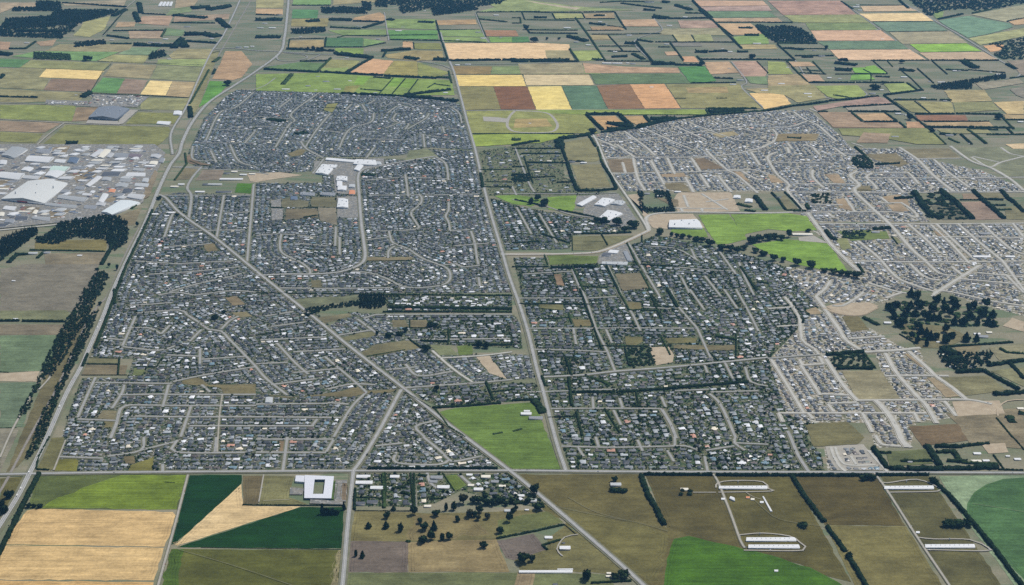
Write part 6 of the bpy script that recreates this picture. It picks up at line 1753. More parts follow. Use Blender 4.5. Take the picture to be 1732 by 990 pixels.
for a, b, c, r, w, h in [(1525, 575, 0, 0, 14, 12), (575, 410, 0, 0, 12, 10), (605, 408, 0, 0, 8, 8), (95, 200, 2, 0, 9, 10), (145, 285, 2, 0, 13, 10), (540, 900, 2, 0, 15, 11), (235, 268, 2, 0, 5, 5), (315, 268, 2, 0, 5, 5), (1272, 445, 2, 0, 9, 9), (1612, 398, 2, 0, 12, 10), (720, 602, 3, 0, 17, 12), (775, 565, 3, 0, 7, 6), (950, 805, 3, 0, 11, 14), (1545, 802, 3, 0, 12, 15),
                         (390, 335, 3, 0, 6, 8), (485, 415, 3, 0, 8, 7), (515, 420, 3, 0, 10, 8), (900, 425, 3, 0, 9, 7), (1270, 405, 2, 0, 4, 4), (385, 340, 1, 0, 6, 12), (345, 345, 1, 0, 6, 8), (415, 345, 1, 0, 6, 8), (440, 345, 1, 0, 6, 8), (1100, 890, 3, 0, 9, 9), (920, 530, 0, 1, 5, 9), (785, 820, 0, 1, 5, 10), (730, 800, 0, 1, 5, 8), (650, 822, 0, 1, 7, 5),
                         (1065, 350, 0, 1, 8, 7), (1185, 460, 0, 1, 7, 6), (670, 105, 0, 2, 7, 7), (1440, 200, 0, 2, 12, 9), (1500, 160, 0, 2, 8, 7), (1210, 680, 1, 2, 9, 12), (1140, 415, 1, 2, 14, 14), (895, 320, 1, 2, 14, 10), (960, 310, 1, 2, 12, 9), (1000, 285, 1, 2, 10, 9), (810, 310, 1, 2, 6, 9), (1490, 390, 1, 2, 12, 14), (1540, 395, 1, 2, 12, 13), (1170, 250, 1, 2, 14, 10), (1205, 250, 1, 2, 10, 8)]:
    tree_px(X0[c] + a / 3.96, Y0[r] + b / 3.96, w, h, 'round', 'pine', group="lone trees over the farmland and town")

# ---- hedges and shelterbelts
def hedge_mesh(p, w, h, col, seed):
    g = np.random.default_rng(seed)
    p = np.asarray(p, float)
    q = [p[0]]
    for a, b in zip(p[:-1], p[1:]):
        L = np.linalg.norm(b - a); k = max(1, int(round(L / max(3.5, w * .55))))
        q += [a + (b - a) * t for t in np.linspace(0, 1, k + 1)[1:]]
    q = np.array(q); n = len(q)
    d = np.gradient(q, axis=0); d /= np.maximum(np.linalg.norm(d, axis=1, keepdims=True), 1e-6)
    nr = np.stack([-d[:, 1], d[:, 0]], 1)
    prof = [(-.5, 0), (-.55, .45), (-.34, .86), (0, 1), (.34, .86), (.55, .45), (.5, 0)]
    hh = h * g.uniform(.72, 1.14, n) * np.where(g.random(n) < .04, .55, 1)
    V = []
    for o, z in prof:
        jit = g.normal(0, .10, n) * w
        xy = q + nr * (o * w * g.uniform(.8, 1.2, n) + jit * (z > 0))[:, None]
        V.append(np.c_[xy, z * hh * g.uniform(.88, 1.1, n) - .1])
    V = np.concatenate(V)
    m = len(prof)
    F = [(k * n + i, k * n + i + 1, (k + 1) * n + i + 1, (k + 1) * n + i) for k in range(m - 1) for i in range(n - 1)]
    mb = MB()
    tint = np.tile(np.repeat(g.uniform(.7, 1.3, n - 1)[None], m - 1, 0).ravel()[:, None], (1, 3)) * np.asarray(GREENS[col])
    mb.add(V, F, 0, tint)
    caps = [tuple(k * n for k in range(m)), tuple(k * n + n - 1 for k in range(m))[::-1]]
    for c in caps:
        mb.f.append(np.array([c[:4], (c[0], c[3], c[5], c[6])])); mb.m.append(np.zeros(2, int)); mb.t.append(np.tile(np.asarray(GREENS[col]), (2, 1)))
    k = int(min(n * 5, 1600))
    i = g.integers(0, n, k); th = g.uniform(0, math.pi, k)
    off = -np.cos(th) * w * .55 * g.uniform(.85, 1.15, k)
    zz = np.abs(np.sin(th)) * hh[i] * g.uniform(.85, 1.12, k)
    pts = np.c_[q[i] + nr[i] * off[:, None] + g.normal(0, 1.2, (k, 2)), zz]
    v, f = leaf_quads(1, pts, max(.9, w * .16), g)
    mb.add(v, f, 0, clump_tint(GREENS[col], len(f), g))
    return mb

_hs = [100]
HEDGES = []
def hedge(pts, w=7.0, h=8.0, col='dark', z=None, phrase=None, group=None):
    pts = Z(z[0], z[1], pts) if z else pts
    wp = np.array(W(pts))
    _hs[0] += 1
    stamp_line(wp, w / 2 + 1)
    px = np.array([IMG(a, b) for a, b in wp])
    cx, cy = wp.mean(0)
    sc = FOC / math.sqrt(cx * cx + cy * cy + CAM_H ** 2)
    ok = (px[:, 0].max() > 0) & (px[:, 0].min() < 1732) & (px[:, 1].max() > 0) & (px[:, 1].min() < 990)
    HEDGES.append((np.linalg.norm(np.diff(px, axis=0), axis=1).sum() * (h * .85 + w * .35) * sc * ok, wp, w, h, col, _hs[0], phrase, group))

def build_hedge(wp, w, h, col, seed, phrase, group):
    L = np.linalg.norm(np.diff(wp, axis=0), axis=1).sum()
    c = wp.mean(0)
    mb = hedge_mesh(wp - c, w, h, col, seed)
    o = mb.build('hedge' if h < 6.5 else 'shelterbelt', [M['leaf']])
    o.location = (c[0], c[1], 0)
    v = wp[-1] - wp[0]
    ang = abs(v[1]) / max(np.linalg.norm(v), 1e-6)
    size = 'long' if L > 450 else 'short' if L < 160 else 'medium'
    thick = 'thick ' if w > 17 else 'low ' if h < 5 else ''
    way = 'running across' if ang < .45 else 'running away' if ang > .8 else 'slanting'
    if phrase is None:
        phrase = f"{size} {thick}hedge {way}" if len(wp) < 4 else f"{size} {thick}bending hedge"
    tag(o, phrase, 'hedge', group or "hedges and shelterbelts between the fields")
    return o

# foreground, photo coordinates
hedge([(66, 804), (40, 853), (15, 905), (-5, 945), (-30, 1000)], 13, 13, 'pine', phrase="tall thick dark hedge along the highway")
hedge([(622, 794.6), (842, 794.2)], 9, 11, 'pine', phrase="straight clipped dark hedge along the cross road")
hedge([(1088, 803.6), (1205, 804.6)], 9, 11, 'pine'); hedge([(1211, 805), (1474, 805.8)], 9, 11, 'pine'); hedge([(1481, 805), (1571, 804.2)], 9, 11, 'pine')
hedge([(1084, 806), (1096, 838), (1110, 862), (1123, 889)], 15, 11, 'pine'); hedge([(1340, 807), (1362, 842), (1394, 884)], 14, 10, 'pine'); hedge([(1399, 892), (1430, 934)], 12, 9, 'pine'); hedge([(1434, 940), (1455, 975), (1475, 1010)], 12, 10, 'pine')
hedge([(1576, 812), (1605, 838), (1648, 888), (1690, 940), (1735, 1000)], 13, 10, 'pine')
hedge([(840, 911.5), (900, 900), (954, 888)], 7, 6); hedge([(868, 853.5), (905, 848)], 8, 8); hedge([(917, 923), (948, 914)], 7, 6); hedge([(917, 923), (926, 931)], 6, 6); hedge([(1000, 987), (1068, 983)], 7, 6)
hedge([(410, 854.8), (580, 856)], 3.5, 4); hedge([(601, 829), (599.5, 863)], 8, 9, 'pine'); hedge([(700, 803), (701, 860)], 7, 7); hedge([(648, 803), (650, 860)], 9, 7, 'mid'); hedge([(600, 864.5), (700, 865)], 4, 3, 'olive')
hedge([(680, 834), (694, 837)], 14, 7); hedge([(672, 826), (692, 824)], 12, 7); hedge([(708, 804), (722, 806)], 12, 7); hedge([(726, 845), (748, 844)], 4, 4); hedge([(62, 794.7), (83, 795.4)], 6, 6); hedge([(340, 926.5), (578, 930)], 2, 1.5, 'olive')
hedge([(160, 590), (178, 545), (197, 492), (214, 448), (240, 395), (258, 356)], 11, 7, 'dark')
hedge([(834, 735), (850, 732)], 7, 4, 'mid'); hedge([(868, 730), (883, 726)], 7, 4, 'mid')
hedge([(950, 795), (870, 796)], 3, 3, 'mid'); hedge([(976, 906), (955, 888)], 3, 3, 'olive')
HD = {
    (0, 2): [([(0, 213), (130, 212)], 9, 9), ([(150, 214), (440, 217)], 10, 9), ([(552, 500), (800, 502)], 6, 5), ([(588, 438), (552, 520)], 9, 10), ([(545, 575), (850, 574)], 3, 3), ([(600, 459), (800, 462)], 3, 3), ([(800, 462), (790, 570)], 6, 6), ([(0, 928), (110, 925)], 3, 2), ([(0, 552), (60, 556)], 3, 3), ([(1080, 465), (1050, 520), (900, 520)], 4, 4), ([(765, 0), (770, 100)], 10, 8)],
    (0, 1): [([(200, 688), (705, 697)], 8, 7), ([(680, 785), (730, 700), (775, 620)], 15, 12), ([(250, 742), (295, 700)], 12, 8), ([(60, 772), (110, 720), (190, 715)], 18, 11), ([(1270, 90), (1340, 118), (1410, 127)], 4, 4), ([(1240, 40), (1250, 110), (1170, 220)], 9, 8), ([(880, 410), (935, 370)], 12, 8)],
    (1, 2): [([(690, 38), (1100, 38)], 7, 7), ([(1110, 38), (1715, 42)], 7, 7), ([(850, 152), (1300, 152)], 8, 7), ([(1310, 152), (1715, 153)], 8, 7), ([(900, 120), (1715, 130)], 18, 9), ([(1100, 345), (1290, 350)], 10, 8), ([(1290, 270), (1290, 345)], 6, 6), ([(1450, 375), (1715, 372)], 10, 8), ([(1180, 795), (1420, 780), (1640, 762)], 9, 7), ([(1540, 620), (1590, 740)], 8, 7), ([(1020, 330), (1110, 395)], 7, 6), ([(1560, 690), (1715, 672)], 6, 5), ([(1000, 690), (1170, 790)], 4, 4), ([(0, 308), (140, 290)], 4, 4), ([(1030, 205), (1030, 258), (1150, 258)], 4, 4), ([(740, 450), (1000, 405)], 4, 4), ([(1200, 800), (1290, 920), (1400, 990)], 6, 5)],
    (2, 2): [([(400, 690), (560, 688), (690, 690)], 10, 9), ([(700, 690), (840, 682), (1100, 662)], 10, 9), ([(1110, 660), (1350, 640), (1570, 622)], 11, 9), ([(200, 585), (225, 650)], 9, 8), ([(755, 390), (785, 510)], 6, 7), ([(50, 98), (520, 102)], 6, 6), ([(705, 0), (785, 140)], 8, 7), ([(785, 140), (980, 142)], 6, 6), ([(380, 160), (400, 230)], 7, 6), ([(1370, 315), (1500, 335)], 14, 8), ([(1090, 600), (1240, 600)], 8, 6),
             ([(455, 0), (545, 250)], 7, 7), ([(550, 260), (600, 400)], 6, 6), ([(560, 380), (890, 382)], 5, 5), ([(360, 460), (400, 580)], 8, 7), ([(930, 40), (1000, 200)], 7, 6), ([(1040, 0), (1110, 120)], 12, 8), ([(380, 590), (400, 780)], 9, 8), ([(560, 600), (660, 640)], 14, 6), ([(0, 745), (190, 740)], 8, 7), ([(150, 740), (210, 830)], 24, 9), ([(1000, 320), (1060, 440)], 6, 6), ([(1320, 420), (1380, 480)], 5, 5), ([(430, 820), (470, 980)], 7, 6), ([(830, 690), (850, 790)], 6, 6), ([(620, 800), (720, 960)], 6, 5),
             ([(240, 860), (420, 850)], 5, 5), ([(200, 200), (380, 190)], 5, 5), ([(1500, 300), (1500, 440)], 6, 6)],
    (2, 1): [([(380, 92), (490, 96)], 9, 8), ([(335, 0), (365, 90)], 14, 11), ([(370, 100), (400, 200), (440, 290)], 16, 12), ([(575, 0), (600, 100)], 10, 9), ([(605, 110), (660, 190), (700, 275)], 14, 10), ([(445, 292), (580, 290), (700, 280)], 16, 12), ([(150, 306), (330, 305)], 6, 5), ([(465, 578), (630, 578), (800, 570)], 10, 8), ([(310, 420), (430, 440), (550, 468)], 10, 8), ([(555, 475), (650, 505)], 16, 10), ([(0, 8), (340, 8)], 7, 7), ([(60, 42), (330, 42)], 7, 7), ([(105, 102), (360, 104)], 12, 8),
             ([(0, 130), (80, 130)], 8, 7), ([(80, 205), (290, 195)], 7, 7), ([(300, 235), (400, 232)], 9, 8), ([(260, 805), (400, 808)], 20, 10), ([(415, 800), (560, 800)], 24, 11), ([(402, 592), (405, 690)], 4, 4), ([(218, 722), (240, 785)], 6, 5), ([(632, 792), (715, 960)], 8, 7), ([(600, 585), (640, 655)], 6, 6), ([(480, 634), (610, 630)], 2, 2.5), ([(0, 210), (100, 220)], 16, 9), ([(0, 180), (110, 185)], 14, 8), ([(400, 790), (480, 960)], 8, 7), ([(860, 785), (1120, 800)], 9, 7), ([(860, 830), (930, 960)], 7, 6), ([(0, 800), (240, 800)], 6, 6), ([(450, 930), (640, 940)], 6, 6), ([(770, 640), (840, 790)], 6, 6), ([(870, 590), (870, 640)], 6, 5), ([(20, 350), (200, 390)], 9, 8),
             ([(200, 580), (380, 640)], 8, 7), ([(0, 640), (180, 630)], 7, 6), ([(80, 60), (140, 240)], 7, 6), ([(1510, 380), (1600, 400)], 20, 9), ([(1560, 420), (1630, 430)], 14, 8), ([(1630, 330), (1700, 420)], 22, 12), ([(1530, 800), (1640, 960)], 9, 7), ([(1380, 660), (1560, 690)], 16, 8), ([(1640, 900), (1715, 910)], 10, 7)],
    (3, 1): [([(975, 300), (1010, 350), (1060, 420)], 28, 17), ([(1062, 425), (1110, 465)], 26, 16), ([(1160, 292), (1210, 335), (1260, 370)], 26, 17), ([(1262, 375), (1320, 430), (1370, 480)], 24, 16), ([(1372, 290), (1420, 335)], 20, 14), ([(1425, 345), (1500, 405), (1580, 478)], 22, 15), ([(1562, 290), (1610, 345), (1650, 370)], 20, 14), ([(1655, 375), (1715, 435)], 18, 13), ([(1095, 382), (1240, 376)], 9, 8), ([(1285, 352), (1410, 352)], 8, 7), ([(1455, 347), (1575, 352)], 14, 10), ([(1490, 388), (1590, 388)], 12, 8), ([(1540, 417), (1630, 417)], 12, 8),
             ([(25, 305), (70, 350), (118, 418)], 10, 9), ([(110, 300), (165, 350), (222, 415)], 8, 8), ([(122, 421), (220, 422)], 7, 7), ([(720, 115), (880, 108)], 16, 10), ([(585, 0), (640, 45)], 14, 9), ([(645, 50), (700, 105)], 12, 8), ([(610, 130), (700, 140)], 20, 11), ([(590, 95), (640, 120)], 22, 11), ([(705, 548), (820, 542)], 24, 12), ([(390, 560), (420, 600), (455, 622)], 18, 10), ([(500, 600), (560, 610), (640, 605)], 16, 8), ([(850, 345), (980, 335)], 20, 11), ([(600, 285), (720, 290)], 4, 4), ([(170, 430), (255, 430)], 14, 9), ([(255, 380), (275, 415)], 16, 9), ([(600, 780), (640, 840)], 10, 7), ([(830, 600), (870, 650)], 6, 5), ([(1080, 460), (1180, 470)], 22, 12)],
    (3, 2): [([(392, 440), (510, 430), (640, 422)], 16, 12), ([(460, 532), (580, 530), (700, 530)], 14, 11), ([(645, 430), (720, 530)], 6, 6), ([(1150, 390), (1400, 372), (1640, 355)], 9, 8), ([(1260, 556), (1440, 548)], 18, 12), ([(1450, 548), (1560, 610), (1680, 672)], 15, 11), ([(1515, 705), (1715, 690)], 20, 13), ([(1472, 512), (1610, 492)], 18, 12), ([(1615, 490), (1715, 478)], 18, 12), ([(1625, 500), (1715, 600)], 12, 10), ([(1530, 862), (1640, 995)], 6, 5), ([(1555, 400), (1600, 425), (1715, 432)], 10, 8), ([(1170, 400), (1270, 440)], 30, 14), ([(1200, 470), (1300, 460)], 30, 13), ([(1680, 830), (1715, 835)], 24, 10), ([(640, 190), (740, 240)], 16, 8), ([(880, 300), (1000, 370)], 5, 5), ([(1610, 850), (1640, 895)], 24, 6)],
    (3, 3): [([(705, 75), (750, 140), (800, 212)], 15, 12), ([(820, 215), (925, 216)], 19, 13), ([(935, 216), (1170, 216)], 22, 14), ([(1170, 214), (1370, 210), (1540, 205)], 19, 12), ([(1060, 55), (1105, 120), (1150, 190)], 19, 13), ([(1120, 62), (1300, 66)], 16, 11), ([(1300, 62), (1480, 42)], 10, 9), ([(745, 105), (825, 107)], 10, 8), ([(890, 162), (1100, 160)], 12, 8), ([(1545, 218), (1710, 222)], 6, 6), ([(1640, 0), (1715, 85)], 5, 5), ([(1510, 120), (1580, 215)], 5, 5), ([(1130, 100), (1250, 95)], 16, 9), ([(1200, 160), (1330, 165)], 14, 9), ([(1240, 90), (1290, 170)], 16, 9), ([(615, 272), (720, 272)], 14, 7), ([(1300, 170), (1540, 185)], 12, 8)],
    (0, 0): [([(0, 652), (252, 657)], 12, 10), ([(0, 530), (22, 508)], 18, 12), ([(420, 22), (850, 50)], 12, 10), ([(60, 330), (170, 330), (240, 282)], 10, 9), ([(0, 365), (72, 372)], 34, 18), ([(742, 297), (880, 297)], 12, 9), ([(900, 305), (1160, 312)], 30, 16), ([(1165, 325), (1210, 270), (1245, 320)], 34, 18), ([(1150, 155), (1440, 158)], 10, 9), ([(1240, 235), (1370, 232), (1460, 250)], 50, 16), ([(1250, 280), (1450, 292)], 16, 11), ([(755, 210), (1100, 207)], 8, 8), ([(720, 242), (860, 262)], 14, 10), ([(1290, 60), (1400, 50)], 50, 15), ([(1400, 70), (1530, 45)], 50, 15), ([(1170, 105), (1380, 125)], 40, 13),
             ([(950, 95), (1110, 101)], 9, 8), ([(905, 90), (930, 150)], 26, 13), ([(545, 627), (900, 640)], 4, 4), ([(900, 640), (1270, 657)], 4, 4), ([(655, 412), (1400, 440)], 3, 3), ([(610, 612), (690, 480), (745, 430)], 3, 2.5), ([(100, 210), (420, 215)], 30, 15), ([(555, 655), (600, 625)], 26, 14), ([(445, 965), (520, 962)], 26, 12), ([(1420, 360), (1470, 345)], 4, 4), ([(1430, 420), (1470, 390)], 16, 9), ([(1425, 500), (1440, 470)], 12, 9), ([(1270, 700), (1300, 650), (1400, 470)], 9, 6), ([(1280, 790), (1270, 720)], 18, 10), ([(760, 110), (840, 70)], 30, 14), ([(930, 25), (945, 90)], 26, 13), ([(690, 240), (820, 90)], 6, 6), ([(1460, 130), (1530, 190)], 34, 14), ([(1110, 200), (1080, 250)], 10, 8)],
    (1, 0): [([(55, 467), (420, 487)], 15, 11), ([(430, 487), (850, 508)], 15, 11), ([(860, 512), (1210, 527)], 15, 11), ([(295, 415), (490, 410)], 11, 9), ([(410, 482), (500, 395)], 11, 9), ([(605, 490), (690, 440), (770, 398)], 15, 11), ([(530, 362), (650, 378), (780, 392)], 32, 16), ([(840, 345), (1035, 333)], 24, 14), ([(570, 628), (1000, 648)], 14, 10), ([(1000, 650), (1180, 662), (1350, 682)], 24, 13), ([(1000, 642), (1160, 622), (1300, 605)], 22, 12), ([(0, 137), (175, 137)], 40, 15), ([(0, 252), (165, 252)], 40, 14), ([(240, 38), (500, 38)], 7, 7), ([(205, 332), (330, 335), (520, 345)], 20, 11),
             ([(450, 318), (720, 318), (870, 290)], 6, 6), ([(870, 240), (1215, 237)], 7, 6), ([(895, 268), (1220, 275), (1540, 288)], 7, 7), ([(1205, 140), (1225, 210), (1245, 285)], 7, 7), ([(1250, 290), (1285, 400)], 8, 8), ([(1475, 88), (1540, 250)], 5, 5), ([(1478, 85), (1900, 80)], 7, 7), ([(1290, 410), (1640, 405)], 16, 12), ([(1650, 405), (2100, 405)], 16, 12), ([(1000, 392), (1085, 402)], 34, 14), ([(1190, 402), (1280, 405)], 38, 16), ([(850, 385), (880, 335)], 10, 8), ([(650, 145), (860, 150)], 12, 10), ([(490, 135), (640, 140)], 30, 14), ([(345, 150), (420, 142)], 36, 15), ([(840, 155), (720, 190)], 24, 11), ([(500, 185), (700, 195)], 16, 9),
             ([(1195, 567), (1300, 580)], 7, 6), ([(825, 632), (920, 525)], 5, 5), ([(905, 640), (1000, 530)], 5, 5), ([(1012, 632), (1085, 535)], 5, 5), ([(1150, 592), (1200, 560)], 6, 5), ([(700, 600), (840, 612)], 10, 6), ([(790, 520), (900, 530)], 16, 8), ([(1450, 900), (2130, 898)], 6, 5), ([(1310, 500), (2300, 500)], 3, 3), ([(180, 570), (240, 500)], 20, 8), ([(545, 255), (600, 240), (870, 245)], 6, 6), ([(215, 330), (225, 265), (455, 260)], 6, 6), ([(460, 315), (470, 255)], 8, 7), ([(985, 280), (1055, 288), (1060, 330)], 4, 4), ([(1215, 520), (1300, 525)], 20, 9), ([(1290, 480), (1310, 560)], 8, 7), ([(1090, 150), (1190, 155)], 30, 11), ([(880, 135), (920, 140)], 26, 12), ([(1490, 130), (1680, 150)], 14, 8), ([(1210, 203), (1500, 200)], 5, 5), ([(0, 100), (175, 105)], 10, 8),
             ([(340, 720), (600, 730)], 3, 4), ([(90, 800), (190, 815)], 30, 8), ([(270, 900), (340, 890)], 24, 8)],
    (2, 0): [([(65, 82), (85, 132)], 6, 6), ([(65, 82), (270, 88)], 7, 7), ([(275, 88), (470, 86)], 7, 7), ([(480, 85), (690, 83)], 7, 7), ([(690, 85), (725, 145), (765, 200)], 7, 7), ([(270, 92), (290, 130), (480, 128)], 6, 6), ([(470, 90), (490, 125)], 6, 5), ([(85, 135), (420, 140)], 7, 6), ([(495, 128), (690, 128)], 7, 6), ([(425, 122), (520, 250), (625, 410)], 9, 8), ([(835, 285), (885, 350), (940, 415)], 12, 10), ([(385, 332), (445, 415)], 10, 9), ([(1210, 8), (1295, 95)], 12, 11), ([(1305, 105), (1420, 210), (1540, 328)], 10, 9), ([(950, 118), (1040, 125)], 60, 18), ([(1045, 128), (1315, 125)], 14, 10), ([(1265, 70), (1330, 122)], 26, 14), ([(1365, 152), (1715, 152)], 7, 7),
             ([(0, 122), (55, 122), (60, 158), (0, 158)], 7, 7), ([(80, 170), (120, 225), (440, 228)], 8, 8), ([(100, 203), (440, 206)], 7, 7), ([(490, 207), (730, 205)], 6, 6), ([(535, 233), (760, 232), (1000, 228)], 6, 6), ([(960, 285), (1220, 285), (1490, 286)], 7, 7), ([(1075, 237), (1110, 285)], 5, 5), ([(1200, 237), (1230, 285)], 5, 5), ([(580, 312), (850, 312)], 6, 6), ([(1062, 292), (1150, 410)], 8, 7), ([(645, 240), (740, 340)], 6, 6), ([(1230, 350), (1310, 352)], 30, 13), ([(1320, 350), (1440, 345)], 18, 11), ([(1510, 350), (1580, 350)], 22, 11), ([(0, 412), (110, 412)], 34, 13), ([(120, 415), (440, 415)], 14, 10), ([(250, 405), (340, 408)], 30, 12), ([(935, 432), (1090, 432)], 34, 16), ([(1095, 438), (1270, 440)], 14, 11),
             ([(1240, 382), (1290, 430)], 9, 8), ([(1280, 402), (1715, 402)], 11, 9), ([(620, 412), (930, 414)], 8, 7), ([(1640, 415), (1715, 492)], 6, 6), ([(1195, 560), (1500, 556)], 7, 7), ([(1090, 663), (1165, 663)], 6, 5), ([(1370, 662), (1440, 662)], 6, 5), ([(500, 775), (550, 820), (605, 872)], 15, 11), ([(500, 770), (715, 766)], 20, 12), ([(720, 772), (800, 848)], 18, 12), ([(890, 782), (930, 832)], 14, 10), ([(645, 830), (800, 855)], 34, 14), ([(480, 772), (1310, 772)], 4, 4), ([(1300, 732), (1640, 730)], 10, 9), ([(1300, 738), (1318, 772)], 9, 8), ([(1320, 755), (1440, 752), (1550, 745)], 34, 13), ([(0, 977), (90, 962), (180, 950)], 13, 10), ([(320, 935), (520, 905)], 22, 13),
             ([(600, 890), (830, 862)], 13, 10), ([(835, 860), (960, 825), (1090, 800)], 26, 14), ([(1100, 800), (1330, 775)], 12, 9), ([(1335, 772), (1530, 758), (1715, 742)], 12, 9), ([(310, 940), (330, 995)], 30, 12), ([(512, 905), (560, 985)], 9, 8), ([(930, 800), (1090, 795)], 30, 12), ([(640, 870), (760, 868)], 34, 13), ([(0, 938), (60, 938)], 26, 9), ([(150, 120), (230, 120)], 30, 10), ([(550, 110), (620, 108)], 26, 10), ([(520, 160), (620, 170)], 24, 10), ([(640, 175), (760, 190)], 7, 6), ([(380, 250), (500, 280)], 30, 14), ([(760, 292), (830, 298)], 30, 12), ([(840, 270), (940, 285)], 16, 9), ([(640, 345), (860, 350)], 8, 7), ([(670, 385), (770, 380)], 24, 10), ([(810, 365), (880, 400)], 24, 9), ([(980, 318), (1060, 318)], 8, 7), ([(1370, 160), (1480, 245)], 6, 6), ([(1520, 190), (1610, 192)], 26, 11), ([(1560, 240), (1650, 240)], 30, 12),
             ([(1660, 180), (1715, 240)], 40, 14), ([(540, 400), (610, 405)], 26, 9), ([(1350, 525), (1480, 530)], 14, 8), ([(730, 25), (1000, 60)], 14, 9), ([(880, 70), (960, 72)], 26, 12), ([(1010, 15), (1050, 20)], 36, 14), ([(590, 20), (730, 12), (950, 15)], 10, 8), ([(1100, 40), (1200, 70)], 30, 12), ([(1160, 90), (1270, 92)], 16, 9)],
    (3, 0): [([(0, 745), (75, 732), (155, 715)], 11, 10), ([(165, 714), (280, 702), (400, 684)], 11, 10), ([(410, 680), (560, 668), (740, 648)], 11, 10), ([(780, 640), (900, 625), (1040, 606)], 11, 10), ([(335, 755), (400, 752)], 10, 9), ([(540, 750), (890, 752)], 10, 9), ([(505, 722), (660, 714), (840, 703)], 10, 10), ([(562, 762), (632, 820)], 9, 9), ([(645, 822), (865, 820)], 10, 10), ([(785, 762), (865, 818)], 9, 9), ([(880, 825), (920, 860)], 9, 8), ([(775, 642), (840, 690), (930, 755)], 9, 8), ([(935, 760), (1010, 815), (1090, 880)], 8, 8), ([(1100, 885), (1190, 970)], 7, 7), ([(980, 682), (1085, 762)], 6, 6), ([(985, 768), (1250, 767)], 9, 9),
             ([(1260, 766), (1560, 770)], 9, 9), ([(1045, 817), (1480, 817)], 7, 7), ([(1065, 856), (1380, 857)], 11, 10), ([(1390, 858), (1650, 860)], 9, 9), ([(840, 672), (1130, 672)], 9, 8), ([(1150, 673), (1230, 676)], 9, 8), ([(275, 556), (580, 557)], 9, 9), ([(590, 556), (910, 557)], 8, 8), ([(125, 412), (200, 490), (265, 552)], 7, 7), ([(0, 403), (180, 408)], 9, 9), ([(180, 377), (440, 377)], 8, 8), ([(65, 302), (180, 405)], 8, 8), ([(300, 415), (380, 500)], 6, 6), ([(690, 408), (1080, 407)], 7, 7), ([(1090, 407), (1545, 408)], 8, 8), ([(450, 500), (800, 498)], 6, 6), ([(705, 412), (800, 495)], 5, 5), ([(800, 412), (835, 450)], 5, 5),
             ([(930, 560), (1000, 608)], 10, 8), ([(880, 465), (960, 530), (1040, 610)], 5, 5), ([(1000, 462), (1110, 560)], 6, 6), ([(1100, 412), (1200, 500)], 6, 6), ([(1312, 412), (1350, 440), (1395, 460)], 36, 15), ([(1340, 470), (1590, 490)], 7, 6), ([(1290, 902), (1365, 970)], 9, 8), ([(1335, 872), (1400, 915), (1460, 965)], 10, 9), ([(1545, 762), (1645, 868)], 7, 7), ([(1465, 905), (1715, 905)], 9, 8), ([(1575, 805), (1715, 806)], 8, 7), ([(1600, 435), (1660, 465)], 18, 11), ([(1620, 527), (1715, 515)], 7, 7), ([(1140, 132), (1200, 120), (1305, 97)], 16, 10), ([(1370, 92), (1500, 65)], 10, 9), ([(1600, 147), (1715, 125)], 8, 8), ([(490, 12), (570, 65)], 9, 8),
             ([(0, 154), (165, 154)], 9, 8), ([(60, 292), (330, 294)], 12, 9), ([(880, 5), (940, 60)], 14, 10), ([(610, 36), (910, 38)], 5, 5), ([(700, 148), (1100, 146)], 4, 4), ([(810, 215), (1200, 213)], 4, 4), ([(440, 640), (560, 660)], 14, 6), ([(200, 490), (390, 500)], 7, 6), ([(230, 470), (350, 480)], 6, 5), ([(260, 455), (290, 490)], 6, 5), ([(450, 470), (560, 475)], 36, 13), ([(450, 425), (590, 440)], 30, 12), ([(880, 470), (980, 480)], 30, 12), ([(640, 470), (700, 500)], 6, 6), ([(1190, 470), (1340, 475)], 10, 8), ([(690, 545), (690, 500)], 6, 5), ([(720, 515), (815, 520)], 10, 8), ([(1150, 900), (1260, 905)], 18, 8), ([(1210, 930), (1280, 960)], 10, 6), ([(100, 325), (240, 335)], 24, 10), ([(230, 330), (390, 330)], 8, 7), ([(230, 385), (300, 385)], 24, 10), ([(1600, 860), (1640, 900)], 8, 7), ([(1340, 868), (1540, 872)], 12, 7), ([(130, 925), (220, 930)], 24, 5)],
    (1, 3): [([(860, 245), (862, 390)], 9, 7), ([(1035, 245), (1058, 470)], 7, 6), ([(665, 405), (860, 408)], 4, 4), ([(1250, 240), (1330, 360)], 4, 4)],
    (0, 3): [([(330, 0), (260, 130), (240, 215)], 6, 5), ([(1100, 300), (1170, 305)], 2, 2)],
    (1, 1): [([(100, 402), (180, 404)], 8, 5), ([(320, 470), (405, 455)], 10, 6), ([(320, 402), (415, 402)], 5, 5), ([(710, 180), (800, 185)], 34, 8), ([(1505, 175), (1520, 270)], 14, 9), ([(1500, 150), (1715, 148)], 6, 6), ([(1530, 230), (1715, 232)], 5, 5), ([(1530, 265), (1715, 266)], 6, 6), ([(0, 975), (300, 978), (690, 982)], 4, 4), ([(745, 760), (1040, 757)], 3, 3)],
}
for z, lst in HD.items():
    for pts, w, h in lst:
        fk = (1.35, 1.25) if z[1] == 0 else (1.0, 1.0)
        hedge(pts, w * fk[0], h * fk[1], 'pine' if h > 9 else ('dark' if rng.random() < .7 else 'mid'), z=z)

